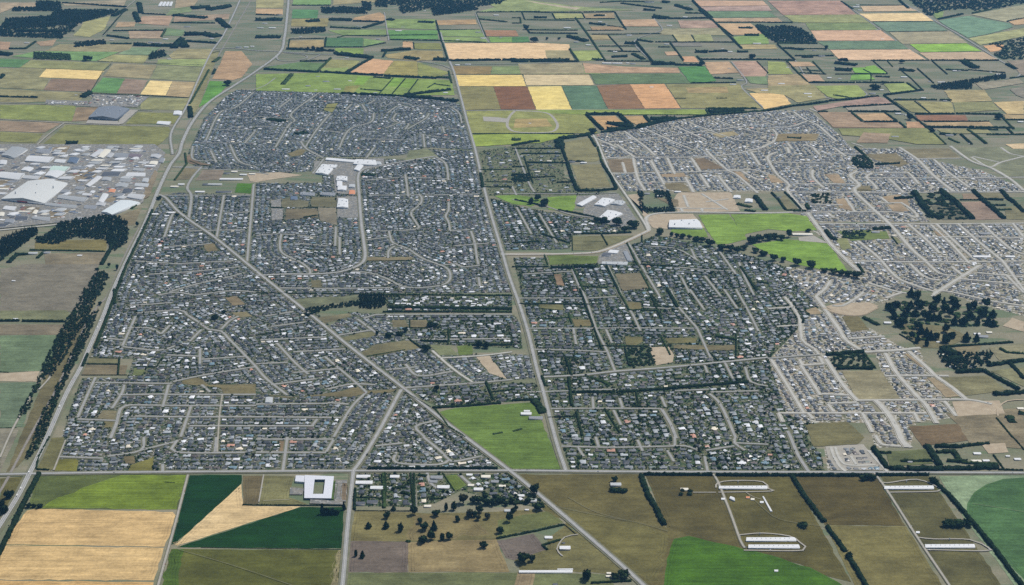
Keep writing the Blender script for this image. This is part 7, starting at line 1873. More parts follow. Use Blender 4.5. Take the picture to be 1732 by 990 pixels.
HEDGES.sort(key=lambda t: -t[0])
for hd in HEDGES[:298]:
    build_hedge(*hd[1:])
mb = MB()
for hd in HEDGES[298:]:
    if hd[0] > 0:
        m_ = hedge_mesh(hd[1], *hd[2:6])
        for v_ in m_.v:
            mb.v.append(v_)
        for f_, i_, t_ in zip(m_.f, m_.m, m_.t):
            mb.f.append(f_ + mb.n); mb.m.append(i_); mb.t.append(t_)
        mb.n += m_.n
o = mb.build('distant_hedges', [M['leaf']])
o["kind"] = "stuff"; o["label"] = "the many smaller hedges dividing the distant paddocks and gardens"; o["category"] = "hedges"

# ---- woods: far masses of trees
SMALL = {f: [crown_template(f, 50 + k, 8, 2 if f != 'round' else 3) for k in range(5)] for f in ('round', 'conifer', 'column')}
BUSH = [crown_template('round', 80 + k, 6, 1) for k in range(5)]
def scatter(mb, T, x, y, rad, h, tint, rot=None):
    """Adds copies of one crown template to a mesh builder."""
    V, F3, F4 = T
    n = len(x)
    if not n:
        return
    if rot is None:
        rot = rng.uniform(0, 6.28, n)
    c, s = np.cos(rot), np.sin(rot)
    X = V[None, :, 0] * rad[:, None]; Y = V[None, :, 1] * rad[:, None]
    P3 = np.stack([X * c[:, None] - Y * s[:, None] + x[:, None], X * s[:, None] + Y * c[:, None] + y[:, None], V[None, :, 2] * h[:, None] - 0.05 * h[:, None]], 2)
    k = len(V)
    base = np.arange(n)[:, None, None] * k
    f3 = (F3[None] + base).reshape(-1, 3)
    t3 = np.repeat(tint, len(F3), 0) * rng.uniform(.7, 1.35, (n * len(F3), 1))
    mb.add(P3.reshape(-1, 3), f3, 0, t3)
    if len(F4):
        mb.f.append((F4[None] + base).reshape(-1, 4) + (mb.n - n * k)); mb.m.append(np.zeros(n * len(F4), int))
        mb.t.append(np.repeat(tint, len(F4), 0) * rng.uniform(.7, 1.6, (n * len(F4), 1)))

def wood(pts, label, spacing=11.0, h=14.0, z=None, forms=('round', 'conifer'), col='pine', gaps=0.08, name='wood'):
    poly = W(Z(z[0], z[1], pts) if z else pts)
    xs = [p[0] for p in poly]; ys = [p[1] for p in poly]
    X, Y = np.meshgrid(np.arange(min(xs), max(xs), spacing), np.arange(min(ys), max(ys), spacing))
    X = X.ravel() + rng.normal(0, spacing * .3, X.size); Y = Y.ravel() + rng.normal(0, spacing * .3, Y.size)
    ok = inpoly(X, Y, poly) & (rng.random(X.size) > gaps)
    X, Y = X[ok], Y[ok]
    mb = MB()
    pick = rng.integers(0, 10, len(X))
    for k in range(10):
        m = pick == k
        n = int(m.sum())
        if not n:
            continue
        f = forms[k % len(forms)]
        hh = h * rng.uniform(.65, 1.2, n)
        scatter(mb, SMALL[f][k % 5], X[m], Y[m], spacing * rng.uniform(.5, .85, n), hh, np.asarray(GREENS[col])[None] * rng.uniform(.7, 1.35, (n, 1)) * (1 + rng.normal(0, .05, (n, 3))))
    if not mb.v:
        return
    o = mb.build(name, [M['leaf']])
    o["kind"] = "stuff"; o["label"] = label; o["category"] = "wood"
    block(poly)
wood([(350, 560), (400, 510), (560, 480), (680, 460), (780, 465), (850, 500), (860, 560), (850, 640), (770, 690), (700, 620), (500, 600), (390, 650), (250, 640), (240, 610), (300, 590)], "dark mixed wood beside the railway below the industrial estate", 11, 15, (0, 1))
wood([(0, 620), (130, 565), (250, 540), (258, 575), (100, 690), (0, 765)], "dense dark pine block at the left edge below the industrial estate", 9, 17, (0, 1), ('conifer',), gaps=.01)
wood([(630, 850), (700, 830), (730, 860), (665, 1000), (560, 1000)], "upper end of the tree belt along the railway", 10, 12, (0, 1), col='dark')
wood([(565, -10), (655, 20), (595, 200), (515, 310), (425, 480), (345, 590), (285, 520), (380, 330), (460, 190), (515, 110)], "middle of the tree belt along the railway", 10, 12, (0, 2), col='dark', gaps=.14)
wood([(330, 560), (260, 660), (190, 810), (130, 880), (115, 860), (180, 750), (250, 610), (300, 520)], "lower end of the tree belt along the railway", 11, 12, (0, 2), col='dark', gaps=.25)
wood([(664, 140), (634, 220), (568, 380), (506, 490), (446, 610), (410, 610), (444, 500), (520, 340), (614, 165)], "thick dark trees between railway and highway", 9, 11, (0, 2), gaps=.12, col="dark")
wood([(446, 605), (386, 755), (304, 970), (228, 1110), (185, 1145), (170, 1140), (230, 980), (282, 840), (352, 715), (408, 600)], "near strip of dark trees between railway and highway", 9, 11, (0, 2), gaps=.12, col="dark")
wood([(690, 40), (862, 40), (872, 100), (830, 130), (700, 128)], "very dark block of tall trees beside the walled garden plots", 9, 17, (1, 2), ('conifer',), gaps=.0)
wood([(330, 135), (685, 75), (690, 108), (500, 130), (335, 185)], "dark belt of trees right of the diagonal road", 10, 9, (1, 2))
wood([(838, 300), (880, 300), (870, 380), (900, 410), (1060, 410), (1030, 330), (960, 340), (950, 290), (1050, 300), (1088, 400), (1085, 435), (900, 436), (860, 400)], "dark ring of trees around a small clearing by the curving road", 10, 15, (2, 1))
wood([(765, 392), (920, 382), (970, 500), (800, 530)], "scrubby dark copse inside the right-hand suburb", 12, 7, (2, 2), ('round',), 'dark', .25)
wood([(395, 445), (640, 428), (715, 528), (465, 533)], "dark garden block enclosed by hedges above the square olive paddock", 13, 8, (3, 2), ('round',), 'dark', .45)
wood([(1150, 395), (1250, 425), (1500, 425), (1490, 500), (1290, 540), (1230, 545), (1150, 460)], "dark tree mass below the big grove at right", 14, 14, (3, 2), ('round', 'conifer'), 'pine', .25)
wood([(790, 90), (1000, 80), (1280, 60), (1290, 150), (1500, 110), (1530, 250), (1290, 250), (1240, 210), (1150, 230), (1000, 270), (1110, 330), (1110, 380), (940, 320), (880, 260), (800, 210)], "undergrowth and lesser trees of the dark grove on the right", 18, 7, (3, 2), ('round',), 'mid', .6)
wood([(980, 305), (1150, 300), (1240, 370), (1370, 480), (1080, 480), (1050, 400)], "scattered trees between the thick shelterbelts at right", 22, 9, (3, 1), ('round',), 'dark', .45)
wood([(0, 190), (40, 130), (330, 110), (380, 70), (800, 70), (740, 100), (560, 150), (480, 200), (440, 170), (300, 185), (60, 200)], "main body of the far dark wood at upper left", 15, 17, (0, 0), gaps=.06)
wood([(0, 195), (80, 205), (90, 238), (420, 225), (425, 262), (0, 245)], "near edge of the far dark wood at upper left", 15, 16, (0, 0), gaps=.1)
wood([(90, 200), (470, 175), (500, 215), (430, 235), (100, 240)], "thinner part of the far dark wood at upper left", 20, 13, (0, 0), gaps=.5)
wood([(245, 12), (402, 18), (412, 60), (380, 76), (80, 78), (90, 55), (240, 55)], "farthest dark wood strip at upper left", 15, 17, (0, 0), gaps=.03)
wood([(230, 355), (468, 368), (475, 405), (230, 398)], "pale bluish plantation block in the far left fields", 14, 14, (0, 0), ('round',), 'mid', .02)
wood([(500, 290), (700, 272), (712, 298), (600, 312), (500, 320)], "dark grove below the far upper left wood", 15, 14, (0, 0), gaps=.05)
wood([(1000, 400), (1010, 355), (1095, 338), (1112, 375), (1060, 395)], "dark grove beside the far left highway paddocks", 15, 15, (0, 0), gaps=.1)
wood([(440, 55), (560, 50), (730, 55), (742, 95), (600, 92), (440, 92)], "dark plantation right of the far highway", 15, 16, (1, 0), gaps=.04)
wood([(235, 198), (460, 185), (465, 215), (300, 232), (240, 228)], "dark plantation block along the far highway", 15, 15, (1, 0), gaps=.04)
wood([(710, 15), (770, 15), (770, 75), (720, 70)], "small dark wood left of the top centre woods", 16, 15, (1, 0))
wood([(800, 10), (870, -5), (880, 50), (800, 48)], "dark wood at the top centre, left end", 16, 15, (1, 0), gaps=.1)
wood([(860, -10), (1160, -10), (1500, 0), (1700, -10), (1640, 30), (1450, 50), (1170, 60), (980, 95), (950, 40), (880, 30)], "broad dark woods at the top centre", 19, 15, (1, 0), gaps=.3)
wood([(1170, 60), (1440, 45), (1500, 65), (1380, 85), (1190, 108)], "dense dark wood edge at the top centre", 14, 16, (1, 0), gaps=.03)
wood([(0, 185), (100, 178), (190, 182), (270, 225), (322, 272), (312, 298), (60, 292), (0, 240)], "dark wood around farm buildings, upper right", 16, 15, (3, 0), gaps=.15)
wood([(-60, 180), (0, 182), (0, 240), (60, 290), (-20, 250)], "left tip of the dark wood at upper right", 15, 14, (3, 0), gaps=.1)
wood([(940, 0), (1715, -10), (1715, 25), (1560, 55), (1400, 75), (1290, 60), (1160, 80), (1080, 110), (1010, 60)], "broad dark woodland at the upper right corner", 22, 14, (3, 0), gaps=.35)
wood([(1480, 300), (1715, 255), (1715, 400), (1570, 398), (1500, 370), (1590, 335)], "patchy dark woodland on the right edge", 19, 12, (3, 0), gaps=.4, col='dark')
wood([(1080, 585), (1200, 560), (1350, 540), (1590, 500), (1592, 528), (1370, 560), (1360, 600), (1130, 602)], "long dark tree belt at far right", 13, 15, (3, 0), gaps=.06)
wood([(1320, 745), (1560, 735), (1550, 760), (1340, 780)], "dark wood at the tip of the long hedge", 13, 13, (2, 0), gaps=.08)
wood([(570, 60), (640, 50), (700, 110), (700, 140), (600, 140), (560, 100)], "dark garden wood within the far right suburb", 13, 11, (3, 1), ('round',), 'dark', .2)
wood([(460, 560), (600, 560), (700, 550), (640, 600), (520, 610)], "dark garden trees by the green lawn garden at right", 14, 9, (3, 1), ('round',), 'dark', .3)
wood([(0, 180), (110, 175), (120, 225), (0, 235)], "dark block of trees among lifestyle plots", 12, 8, (2, 1), ('round',), 'pine', .1)
wood([(270, 320), (400, 300), (430, 380), (300, 380)], "leafy garden trees in the far right suburb", 14, 8, (3, 1), ('round',), 'dark', .5)
# ------------------------------------------------------------------ houses
place_all_houses()
HOUSES.sort(key=lambda h: h[1])
vis = []
for k, h in enumerate(HOUSES):
    px, py = IMG(h[0], h[1])
    if -15 < px < 1747 and -10 < py < 1010:
        vis.append(k)
HOUSES = [HOUSES[k] for k in vis]
NEAR = 295
PLAN_WORD = ['L-shaped', 'square', 'wide-winged', 'gabled', 'narrow', 'T-shaped', 'small', 'cross-shaped']
HM = []
for k, (wb, rb) in enumerate(TPL):
    wm = wb.mesh('wall', [M['wall']]); rm = rb.mesh('roof', [M['roof']])
    mw_, mr_ = [], []
    d = MB()
    x0, x1, y0, y1, ze, rise, gb = PLANS[k][1] if len(PLANS[k]) > 1 and k in (0, 2, 3) else PLANS[k][0]
    xm = (x0 + x1) / 2 if k in (0, 2, 3) else x0 + 3.4
    prism(d, [(xm - 2.5, y0 - .1), (xm + 2.5, y0 - .1), (xm + 2.5, y0 - .01), (xm - 2.5, y0 - .01)], 0, 2.2)
    g_ = MB()
    x0, x1, y0, y1 = PLANS[k][0][:4]
    for t in (.35, .7):
        xx = x0 + (x1 - x0) * t
        prism(g_, [(xx - 1.5, y1 + .01), (xx + 1.5, y1 + .01), (xx + 1.5, y1 + .08), (xx - 1.5, y1 + .08)], .5, 2.1)
    HM.append((wm, rm, d.mesh('garage_door', [M['door']]), g_.mesh('window', [M['glass']])))
drive = MB()
for (x, y, rot, k, mir, sc, rn) in HOUSES[:NEAR]:
    e = bpy.data.objects.new('house', None); COL.objects.link(e)
    e.location = (x, y, 0); e.rotation_euler[2] = rot
    wm, rm, dm, gm_ = HM[k]
    for nm, me in (('wall', wm), ('roof', rm), ('garage_door', dm), ('window', gm_)):
        o = link(nm, me, e); o.scale = (sc * mir, sc, sc)
        if nm == 'roof':
            f = rng.uniform(.88, 1.14)
            o.color = (*(min(.7, c * f) for c in ROOFS[rn]), 1)
    tag(e, f"{rn}-roofed {PLAN_WORD[k]} house", 'house', "houses in the nearest streets of the town")
mb = MB()
arr = HOUSES[NEAR:]
for k in range(len(PLANS)):
    for mir in (1, -1):
        sel = [h for h in arr if h[3] == k and h[4] == mir]
        if not sel:
            continue
        A = np.array([(h[0], h[1], h[2], h[5]) for h in sel])
        RC = np.array([ROOFS[h[6]] for h in sel]) * rng.uniform(.82, 1.2, (len(sel), 1))
        WC = WALLC[rng.integers(0, len(WALLC), len(sel))]
        for src, C in ((TPL[k][0], WC), (TPL[k][1], RC)):
            V, F4, F3 = flat(src)
            c, s = np.cos(A[:, 2]), np.sin(A[:, 2])
            X = V[None, :, 0] * mir * A[:, 3:4]; Y = V[None, :, 1] * A[:, 3:4]
            P3 = np.stack([X * c[:, None] - Y * s[:, None] + A[:, 0:1], X * s[:, None] + Y * c[:, None] + A[:, 1:2], np.repeat(V[None, :, 2], len(sel), 0) * A[:, 3:4]], 2)
            n = len(V); base = np.arange(len(sel))[:, None, None] * n
            q = F4[None] + base
            t = F3[None] + base
            if mir < 0:
                q = q[..., ::-1]; t = t[..., ::-1]
            mb.add(P3.reshape(-1, 3), q.reshape(-1, 4), 0, np.repeat(np.clip(C, 0, .7), len(F4), 0))
            if len(F3):
                mb.f.append(t.reshape(-1, 3) + (mb.n - n * len(sel))); mb.m.append(np.zeros(len(F3) * len(sel), int)); mb.t.append(np.repeat(np.clip(C, 0, .7), len(F3), 0))
town = mb.build('distant_houses', [M['town']])
town["kind"] = "stuff"; town["label"] = "the thousands of smaller houses filling the rest of the town"; town["category"] = "houses"

# driveways, garden sheds and parked things beside the houses
sheds, SHEDS = MB(), []
for q, (x, y, rot, k, mir, sc, rn) in enumerate(HOUSES):
    c, s = math.cos(rot), math.sin(rot)
    R = lambda u, v: (x + u * c - v * s, y + u * s + v * c)
    x0, x1, y0, y1 = EXT[k]
    L = rng.uniform(5, 9)
    ux = mir * (-5.0 if k in (0, 3) else 5.2) * sc
    p = [R(ux - 2.6, y0 * sc - L), R(ux + 2.6, y0 * sc - L), R(ux + 2.6, y0 * sc - .3), R(ux - 2.6, y0 * sc - .3)]
    g = rng.uniform(.14, .42)
    drive.add([(a, b, 0.85 + 0.0004 * (q % 100)) for a, b in p], [(0, 1, 2, 3)], 0, (g, g * .98, g * .93))
    if rng.random() < .42:
        u, v = mir * rng.choice([-1, 1]) * (abs(x1) * sc + rng.uniform(.5, 2.5)), y1 * sc + rng.uniform(-1, 6)
        a, b = R(u, v)
        i, j = int((a - GX0) / GR), int((b - GY0) / GR)
        if 0 <= i < NX and 0 <= j < NY and not occ[j, i]:
            SHEDS.append((a, b, rot, rng.uniform(3.2, 6.5), rng.uniform(2.4, 4.0), rng.uniform(2.0, 2.7), [(.62, .62, .6), (.62, .62, .6), (.4, .4, .4), (.16, .17, .17), (.5, .45, .36), (.12, .16, .13)][int(rng.integers(6))]))
struct(drive.build('driveway_paving', [M['town']]))
def shed_geo(m, l, w, h):
    B4 = [(-l / 2, -w / 2), (l / 2, -w / 2), (l / 2, w / 2), (-l / 2, w / 2)]
    prism(m, B4, 0, h, top=False, tint=(.5, .5, .5)); gable_roof(m, B4, h, .5, .15)
for n_, (a, b, rot, l, w, h, cc) in enumerate(SHEDS):
    m = MB(); shed_geo(m, l, w, h)
    if n_ < 120:
        o = m.build('garden_shed', [M['roof']]); o.color = (*cc, 1); o.location = (a, b, 0); o.rotation_euler[2] = rot
        tag(o, {0.62: 'white', .4: 'grey', .16: 'dark grey', .5: 'cream', .12: 'green'}[cc[0]] + " garden shed", 'garden shed', "garden sheds behind the nearest houses")
    else:
        c, s = math.cos(rot), math.sin(rot)
        for v, f in zip(m.v, m.f[:1] + m.f[1:]):
            pass
        V = np.concatenate(m.v); V2 = np.c_[V[:, 0] * c - V[:, 1] * s + a, V[:, 0] * s + V[:, 1] * c + b, V[:, 2]]
        n0 = sheds.n
        sheds.v.append(V2); sheds.n += len(V2)
        for f in m.f:
            sheds.f.append(f + n0); sheds.m.append(np.zeros(len(f), int)); sheds.t.append(np.tile(np.array(cc), (len(f), 1)))
o = sheds.build('distant_garden_sheds', [M['town']])
if o:
    o["kind"] = "stuff"; o["label"] = "small sheds in the gardens of the farther houses"; o["category"] = "garden sheds"

# ------------------------------------------------------------------ garden trees and shrubs
free = (style > 0) & (~occ)
J, I = np.nonzero(free)
dens = np.array([0, .17, .022, .29, .085, .085])[style[J, I]]
# leafy old blocks are denser in patches
low = np.sin(gx[I] / 97.0) * np.cos(gy[J] / 131.0) + np.sin(gx[I] / 41.0 + gy[J] / 63.0) * .6
dens = dens * np.clip(.8 + .5 * low, .25, 1.7)
m = rng.random(len(I)) < dens
I, J = I[m], J[m]
gxx = gx[I] + rng.uniform(-1.4, 1.4, len(I)); gyy = gy[J] + rng.uniform(-1.4, 1.4, len(I))
sty = style[J, I]
kind = rng.random(len(I))
rad = np.where(kind < .62, rng.uniform(1.0, 2.1, len(I)), np.where(kind < .93, rng.uniform(1.9, 3.4, len(I)), rng.uniform(3.2, 5.6, len(I)))) * np.where(sty == 2, .75, np.where(sty == 3, 1.05, 1))
hh = np.where(kind < .62, rng.uniform(1.2, 2.6, len(I)), rad * rng.uniform(1.1, 2.1, len(I)))
px, py = IMG(gxx, gyy)
ok = (px > -10) & (px < 1742) & (py < 1000) & (py > 0)
gxx, gyy, rad, hh, sty, py = gxx[ok], gyy[ok], rad[ok], hh[ok], sty[ok], py[ok]
gcol = [GREENS['dark'], GREENS['dark'], GREENS['mid'], GREENS['mid'], GREENS['olive'], GREENS['bright'], GREENS['red']]
ci = rng.choice(7, len(gxx), p=[.22, .13, .25, .20, .07, .11, .02])
score = (rad * (py + 480)); score[rad < 2.4] = 0
order = np.argsort(-score)
big = order[:88]
isb = np.zeros(len(gxx), bool); isb[big] = True
for q in big:
    cn = ['dark', 'dark', 'mid', 'mid', 'olive', 'bright', 'red'][ci[q]]
    tree_at(gxx[q], gyy[q], rad[q], hh[q], 'round', cn, 'garden_tree', {'dark': 'dark', 'mid': 'mid green', 'olive': 'olive', 'bright': 'bright green', 'red': 'reddish'}[cn] + " garden tree", "larger trees in the nearer gardens")
mb = MB()
rest = np.nonzero(~isb)[0]
pick = rng.integers(0, 5, len(rest))
for k in range(5):
    for sm in (0, 1):
        s_ = rest[(pick == k) & ((rad[rest] < 2.1) == bool(sm))]
        if len(s_):
            scatter(mb, BUSH[k] if sm else SMALL['round'][k], gxx[s_], gyy[s_], rad[s_], hh[s_], np.array(gcol)[ci[s_]] * rng.uniform(.7, 1.35, (len(s_), 1)))
o = mb.build('garden_trees', [M['leaf']])
o["kind"] = "stuff"; o["label"] = "shrubs and small trees filling the town's gardens"; o["category"] = "garden trees"

# garden hedges and fence-line planting in the leafy blocks: short dark rows beside house groups
rows = MB(); nrow = 0
for (x, y, rot, k, mir, sc, rn) in HOUSES:
    i, j = int((x - GX0) / GR), int((y - GY0) / GR)
    stl = int(style[j, i])
    if rng.random() > {0: 0, 1: .5, 2: .12, 3: .95, 4: .95, 5: .3}[stl]:
        continue
    c, s = math.cos(rot), math.sin(rot)
    x0, x1, y0, y1 = EXT[k]
    L = rng.uniform(9, 20)
    if rng.random() < .65:
        v = (y1 if rng.random() < .7 else y0) * sc; v += 2.2 * (1 if v > 0 else -1); a, b = (-L / 2, v), (L / 2, v)
    else:
        u = x1 * sc + 2.0; a, b = (u, -L / 2), (u, L / 2)
    pa = np.array([x + a[0] * c - a[1] * s, y + a[0] * s + a[1] * c]); pb = np.array([x + b[0] * c - b[1] * s, y + b[0] * s + b[1] * c])
    mid = (pa + pb) / 2
    i, j = int((mid[0] - GX0) / GR), int((mid[1] - GY0) / GR)
    if street_occ[j, i]:
        continue
    nrow += 1
    t = np.linspace(0, 1, max(3, int(L / 2.4)))[:, None]
    q = pa + (pb - pa) * t + rng.normal(0, .25, (len(t), 2))
    n = len(q)
    scatter(rows, BUSH[int(rng.integers(5))], q[:, 0], q[:, 1], rng.uniform(1.1, 1.8, n), np.full(n, rng.uniform(1.6, 3.6)) * rng.uniform(.85, 1.15, n), np.tile(np.array(GREENS['dark' if rng.random() < .75 else 'mid']), (n, 1)) * rng.uniform(.8, 1.2))
o = rows.build('garden_hedges', [M['leaf']])
o["kind"] = "stuff"; o["label"] = "clipped hedges and planting along the garden boundaries"; o["category"] = "garden hedges"

# ------------------------------------------------------------------ vehicles
def car_mesh(kind):
    m = MB()
    l, w = {'car': (4.5, 1.8), 'van': (5.4, 2.0), 'truck': (11.0, 2.5)}[kind]
    a = np.array
    if kind == 'truck':
        prism(m, [(-5.5, -1.25), (2.6, -1.25), (2.6, 1.25), (-5.5, 1.25)], .95, 3.8, 0, bottom=True)
        prism(m, [(2.95, -1.2), (5.3, -1.2), (5.3, 1.2), (2.95, 1.2)], .7, 2.9, 0, bottom=True)
        prism(m, [(5.31, -1.05), (5.36, -1.05), (5.36, 1.05), (5.31, 1.05)], 1.7, 2.6, 1)
    else:
        prof = [(-l / 2, .45), (-l / 2, .95), (-l * .40, 1.0), (-l * .33, 1.45 if kind == 'car' else 1.95), (l * .10 if kind == 'car' else l * .28, 1.45 if kind == 'car' else 1.95), (l * .27 if kind == 'car' else l * .40, .98), (l / 2 - .1, .85), (l / 2, .45)]
        n = len(prof)
        V = [(x, -w / 2 * (.86 if z > 1.2 else 1), z) for x, z in prof] + [(x, w / 2 * (.86 if z > 1.2 else 1), z) for x, z in prof]
        m.add(V, [(i, i + n, (i + 1) % n + n, (i + 1) % n) for i in range(n)], [0, 0, 1, 0, 1, 0, 0, 0])
        for s in (0, n):
            m.add([V[s + 0], V[s + 1], V[s + 6], V[s + 7]], [(0, 1, 2, 3)], 0)
            m.add([V[s + 1], V[s + 2], V[s + 5], V[s + 6]], [(0, 1, 2, 3)], 0)
            m.add([V[s + 2], V[s + 3], V[s + 4], V[s + 5]], [(0, 1, 2, 3)], 1)
    t = np.linspace(0, 2 * math.pi, 10, endpoint=False)
    for x in ((-l * .31, l * .31) if kind != 'truck' else (-4.4, -3.2, 4.2)):
        for y in (-w / 2 - .02, w / 2 - .2):
            V = [(x + .34 * math.cos(q), y, .34 + .34 * math.sin(q)) for q in t] + [(x + .34 * math.cos(q), y + .22, .34 + .34 * math.sin(q)) for q in t]
            m.add(V, [(i, (i + 1) % 10, (i + 1) % 10 + 10, i + 10) for i in range(10)], 2)
            m.add(V + [(x, y - .01, .34), (x, y + .23, .34)], [(i, (i + 1) % 10, 20) for i in range(10)] + [(i + 10, (i + 1) % 10 + 10, 21) for i in range(10)], 2)
    return m.mesh('vehicle', [M['paint'], M['glass'], M['rubber']])
CM = {k: car_mesh(k) for k in ('car', 'van', 'truck')}
CC = [('white', (.72, .72, .7)), ('white', (.72, .72, .7)), ('silver', (.45, .46, .47)), ('silver', (.45, .46, .47)), ('black', (.02, .02, .022)), ('red', (.35, .03, .03)), ('blue', (.05, .09, .22)), ('grey', (.12, .125, .13))]
def vehicle(x, y, ang, kind, ph, group, z):
    cn, cc = CC[int(rng.integers(len(CC)))] if kind == 'car' else CC[0]
    o = link({'car': 'parked_car' if 'parked' in ph else 'car', 'van': 'van', 'truck': 'truck'}[kind], CM[kind])
    o.location = (x, y, z); o.rotation_euler[2] = ang; o.color = (*cc, 1)
    tag(o, cn + " " + ph.replace("vehicle", kind), {'car': 'car', 'van': 'van', 'truck': 'truck'}[kind], group)
def on_road(name, cnt, kinds, ph, group, off, z, ymax=8200):
    cand = [(p, hw) for p, hw, st in ROADS if name(p, hw, st)]
    lens = np.array([np.linalg.norm(np.diff(p, axis=0), axis=1).sum() for p, _ in cand]); pr = lens / lens.sum()
    n = 0
    for _ in range(cnt * 12):
        p, hw = cand[int(rng.choice(len(cand), p=pr))]
        k = int(rng.integers(len(p) - 1))
        t = rng.random(); a = p[k] + (p[k + 1] - p[k]) * t
        d = p[k + 1] - p[k]; ang = math.atan2(d[1], d[0]); sd = 1 if rng.random() < .5 else -1
        q = a + np.array([-math.sin(ang), math.cos(ang)]) * off * sd
        px, py = IMG(q[0], q[1])
        if not (5 < px < 1727 and 5 < py < 985) or q[1] > ymax:
            continue
        vehicle(q[0], q[1], ang + (0 if sd > 0 else math.pi), kinds[int(rng.integers(len(kinds)))], ph, group, z)
        n += 1
        if n >= cnt:
            break
for i in range(26):
    x, y = P(569 + (i % 2) * 7 + rng.uniform(-.3, .3), 817 + (i // 2) * 2.4)
    vehicle(x, y, 0.05, 'car', "parked school vehicle", "cars parked beside the ring-shaped school", 0.9)
on_road(lambda p, hw, st: hw > 15 and st, 60, ['car', 'car', 'car', 'van', 'truck'], "highway vehicle", "traffic on the highway", 3.0, 2.6)
on_road(lambda p, hw, st: 11.4 < hw < 15 and st, 70, ['car', 'car', 'van', 'car'], "main-road vehicle", "traffic on the main roads", 2.6, 2.6)
on_road(lambda p, hw, st: hw < 10 and st, 150, ['car', 'car', 'car', 'van'], "parked vehicle", "cars parked in the suburban streets", 3.2, 2.2, 5600)
# ------------------------------------------------------------------ the air: thin summer haze over the plain
hm = bpy.data.meshes.new("haze")
b = (-16500, 16500, -2000, 26500, -2, CAM_H + 60)
hm.from_pydata([(x, y, z) for z in b[4:] for x, y in ((b[0], b[2]), (b[1], b[2]), (b[1], b[3]), (b[0], b[3]))], [], [(3, 2, 1, 0), (4, 5, 6, 7), (0, 1, 5, 4), (1, 2, 6, 5), (2, 3, 7, 6), (3, 0, 4, 7)])
hz = bpy.data.materials.new("haze")
hz.use_nodes = True
nt = hz.node_tree
for n in list(nt.nodes):
    if n.type == 'BSDF_PRINCIPLED':
        nt.nodes.remove(n)
pv = nt.nodes.new("ShaderNodeVolumePrincipled")
pv.inputs["Color"].default_value = (0.22, 0.56, 0.95, 1)
pv.inputs["Density"].default_value = HAZE_D
pv.inputs["Anisotropy"].default_value = 0.2
nt.links.new(pv.outputs[0], nt.nodes["Material Output"].inputs["Volume"])
hm.materials.append(hz)
ho = link("haze", hm)
ho["kind"] = "stuff"

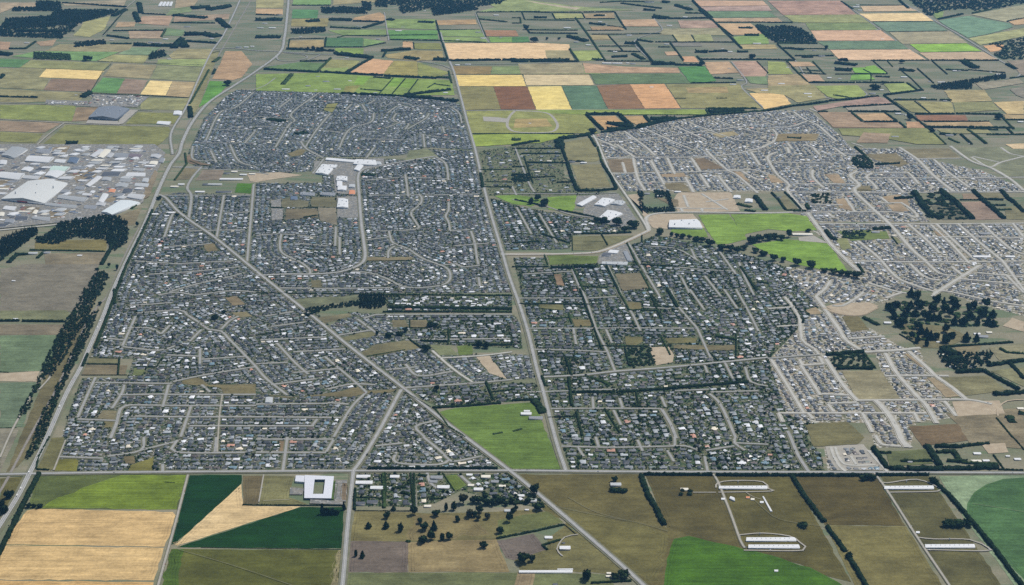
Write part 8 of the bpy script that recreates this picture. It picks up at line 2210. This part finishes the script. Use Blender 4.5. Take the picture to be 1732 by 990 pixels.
# ------------------------------------------------------------------ labels: say which one by what it stands beside
LAND = [(905, 88, "the big tan field beyond town"), (828, 136, "the central road's orange strip"), (900, 207, "the oval horse track"), (185, 195, "the big grey-roofed shed"), (55, 320, "the huge pale warehouse"), (120, 125, "the far left orange field"),
        (110, 48, "the far upper left wood"), (585, 282, "the shopping centre"), (1303, 170, "the slanting hedge's orange field"), (1350, 58, "the upper right wood"), (1515, 22, "the far upper right orange field"), (1158, 378, "the huge white sports hall"), (1225, 388, "the bright green sports fields"),
        (1012, 345, "the white-roofed school"), (1655, 345, "the thick shelterbelts at right"), (1600, 530, "the right-hand dark grove"), (1472, 652, "the square olive paddock"), (850, 740, "the big green wedge field"), (538, 825, "the ring-shaped school"), (1257, 825, "the farthest long poultry shed"), (1305, 920, "the paired long sheds"),
        (1540, 825, "the shed below the dark hedge"), (1612, 925, "the lower right corner shed"), (720, 895, "the dotted paddock trees"), (1230, 965, "the bright green corner field"), (1690, 880, "the rounded green crop"), (150, 925, "the foreground tan stubble field"), (400, 880, "the tan wedge field"), (110, 400, "the wood below the estate"),
        (305, 262, "the highway bend"), (682, 660, "the diagonal road crossing"), (470, 90, "the highway ramps"), (640, 30, "the top centre woods"), (270, 140, "the small orange highway field"), (1090, 165, "the brown striped fields"), (980, 100, "the long grey farm roofs"), (1560, 75, "the blue-green fields"),
        (1640, 120, "the lone pale farm buildings"), (1500, 190, "the right brown field"), (1650, 215, "the far right paddocks"), (1330, 230, "the winding new streets"), (990, 260, "the two olive paddocks"), (880, 290, "the lifestyle plots"), (530, 345, "the town park lawns"), (800, 515, "the walled garden plots"),
        (655, 585, "the pale middle paddock"), (970, 440, "the dark green strip field"), (40, 490, "the grey field at left"), (50, 600, "the left edge green field"), (170, 615, "the paired small paddocks"), (160, 730, "the lower left streets"), (300, 730, "the neat grid streets"), (460, 660, "the small roundabout park"), (500, 760, "the streets behind the school"),
        (640, 760, "the dark-hedged diagonal street"), (730, 780, "the crossroad hedge"), (1000, 760, "the streets by the wedge field"), (1150, 760, "the streets behind the long hedge"), (1290, 760, "the streets before the bare subdivision"), (1440, 775, "the bare new subdivision"), (1050, 830, "the tree-ringed farmhouse"), (930, 850, "the diagonal road's lone trees"),
        (1110, 850, "the short slanting hedge"), (1370, 850, "the middle slanting hedge"), (1640, 870, "the right slanting hedge"), (950, 920, "the lower diagonal road"), (220, 20, "the far left glasshouses"), (1620, 700, "the bare earthworks at right"), (1600, 770, "the hedged farmstead"), (1400, 640, "the parallel new streets"), (1100, 620, "the leafy right-hand suburb"),
        (1000, 560, "the leafy middle suburb"), (250, 470, "the left suburb by the highway"), (330, 560, "the curving left streets"), (450, 400, "the old diagonal road streets"), (700, 400, "the old central road streets"), (450, 210, "the far left suburb"), (700, 220, "the far middle suburb"), (1130, 280, "the far new suburb"), (1450, 300, "the far right new suburb"), (1550, 430, "the right edge new streets"),
        (120, 270, "the industrial back street"), (200, 290, "the industrial main street"), (60, 375, "the industrial yards"), (30, 420, "the left edge pine block"), (10, 850, "the lower left railway"), (90, 670, "the lower railway belt"), (1400, 400, "the green lawn garden"), (1500, 560, "the paddock under the grove"), (620, 855, "the grey-roofed cottages"), (800, 830, "the cottages by the diagonal road")]
ORD = ["first", "second", "third", "fourth", "fifth", "sixth", "seventh", "eighth", "ninth", "tenth", "eleventh", "twelfth"]
def side(px, py, L):
    dx, dy = px - L[0], (py - L[1]) * 1.7
    if math.hypot(dx, dy) < 16:
        return "at"
    if abs(dx) > abs(dy):
        return "left of" if dx < 0 else "right of"
    return "behind" if dy < 0 else "in front of"
groups = {}
LA = np.array([(a, b) for a, b, _ in LAND], float)
for o, ph, cat, at in PENDING:
    px, py = IMG(at[0], at[1])
    k = int(np.argmin((LA[:, 0] - px) ** 2 + ((LA[:, 1] - py) * 1.7) ** 2))
    s = side(px, py, LAND[k])
    groups.setdefault((ph, s, LAND[k][2]), []).append((px, py, o))
for (ph, s, ln), mem in groups.items():
    mem.sort(key=lambda t: t[0])
    base = f"{ph} {s} {ln}"
    n = len(mem)
    if n == 1:
        mem[0][2]["label"] = base
        continue
    if n == 2 and abs(mem[0][1] - mem[1][1]) > 1.2 * abs(mem[0][0] - mem[1][0]):
        mem.sort(key=lambda t: t[1])
        mem[0][2]["label"] = "farther " + base; mem[1][2]["label"] = "nearer " + base
        continue
    for i, (px, py, o) in enumerate(mem):
        if n == 2:
            o["label"] = ("left-hand " if i == 0 else "right-hand ") + base
        elif i == 0:
            o["label"] = "leftmost " + base
        elif i == n - 1:
            o["label"] = "rightmost " + base
        elif i < n / 2:
            o["label"] = base + f", {ORD[min(i, 11)]} from left" if i < 12 else base + f", {i + 1}th from left"
        else:
            r = n - 1 - i
            o["label"] = base + (f", {ORD[min(r, 11)]} from right" if r < 12 else f", {r + 1}th from right")
print("houses", len(HOUSES), "pending", len(PENDING), "objects", len(bpy.data.objects), "faces", sum(len(m.polygons) for m in bpy.data.meshes))
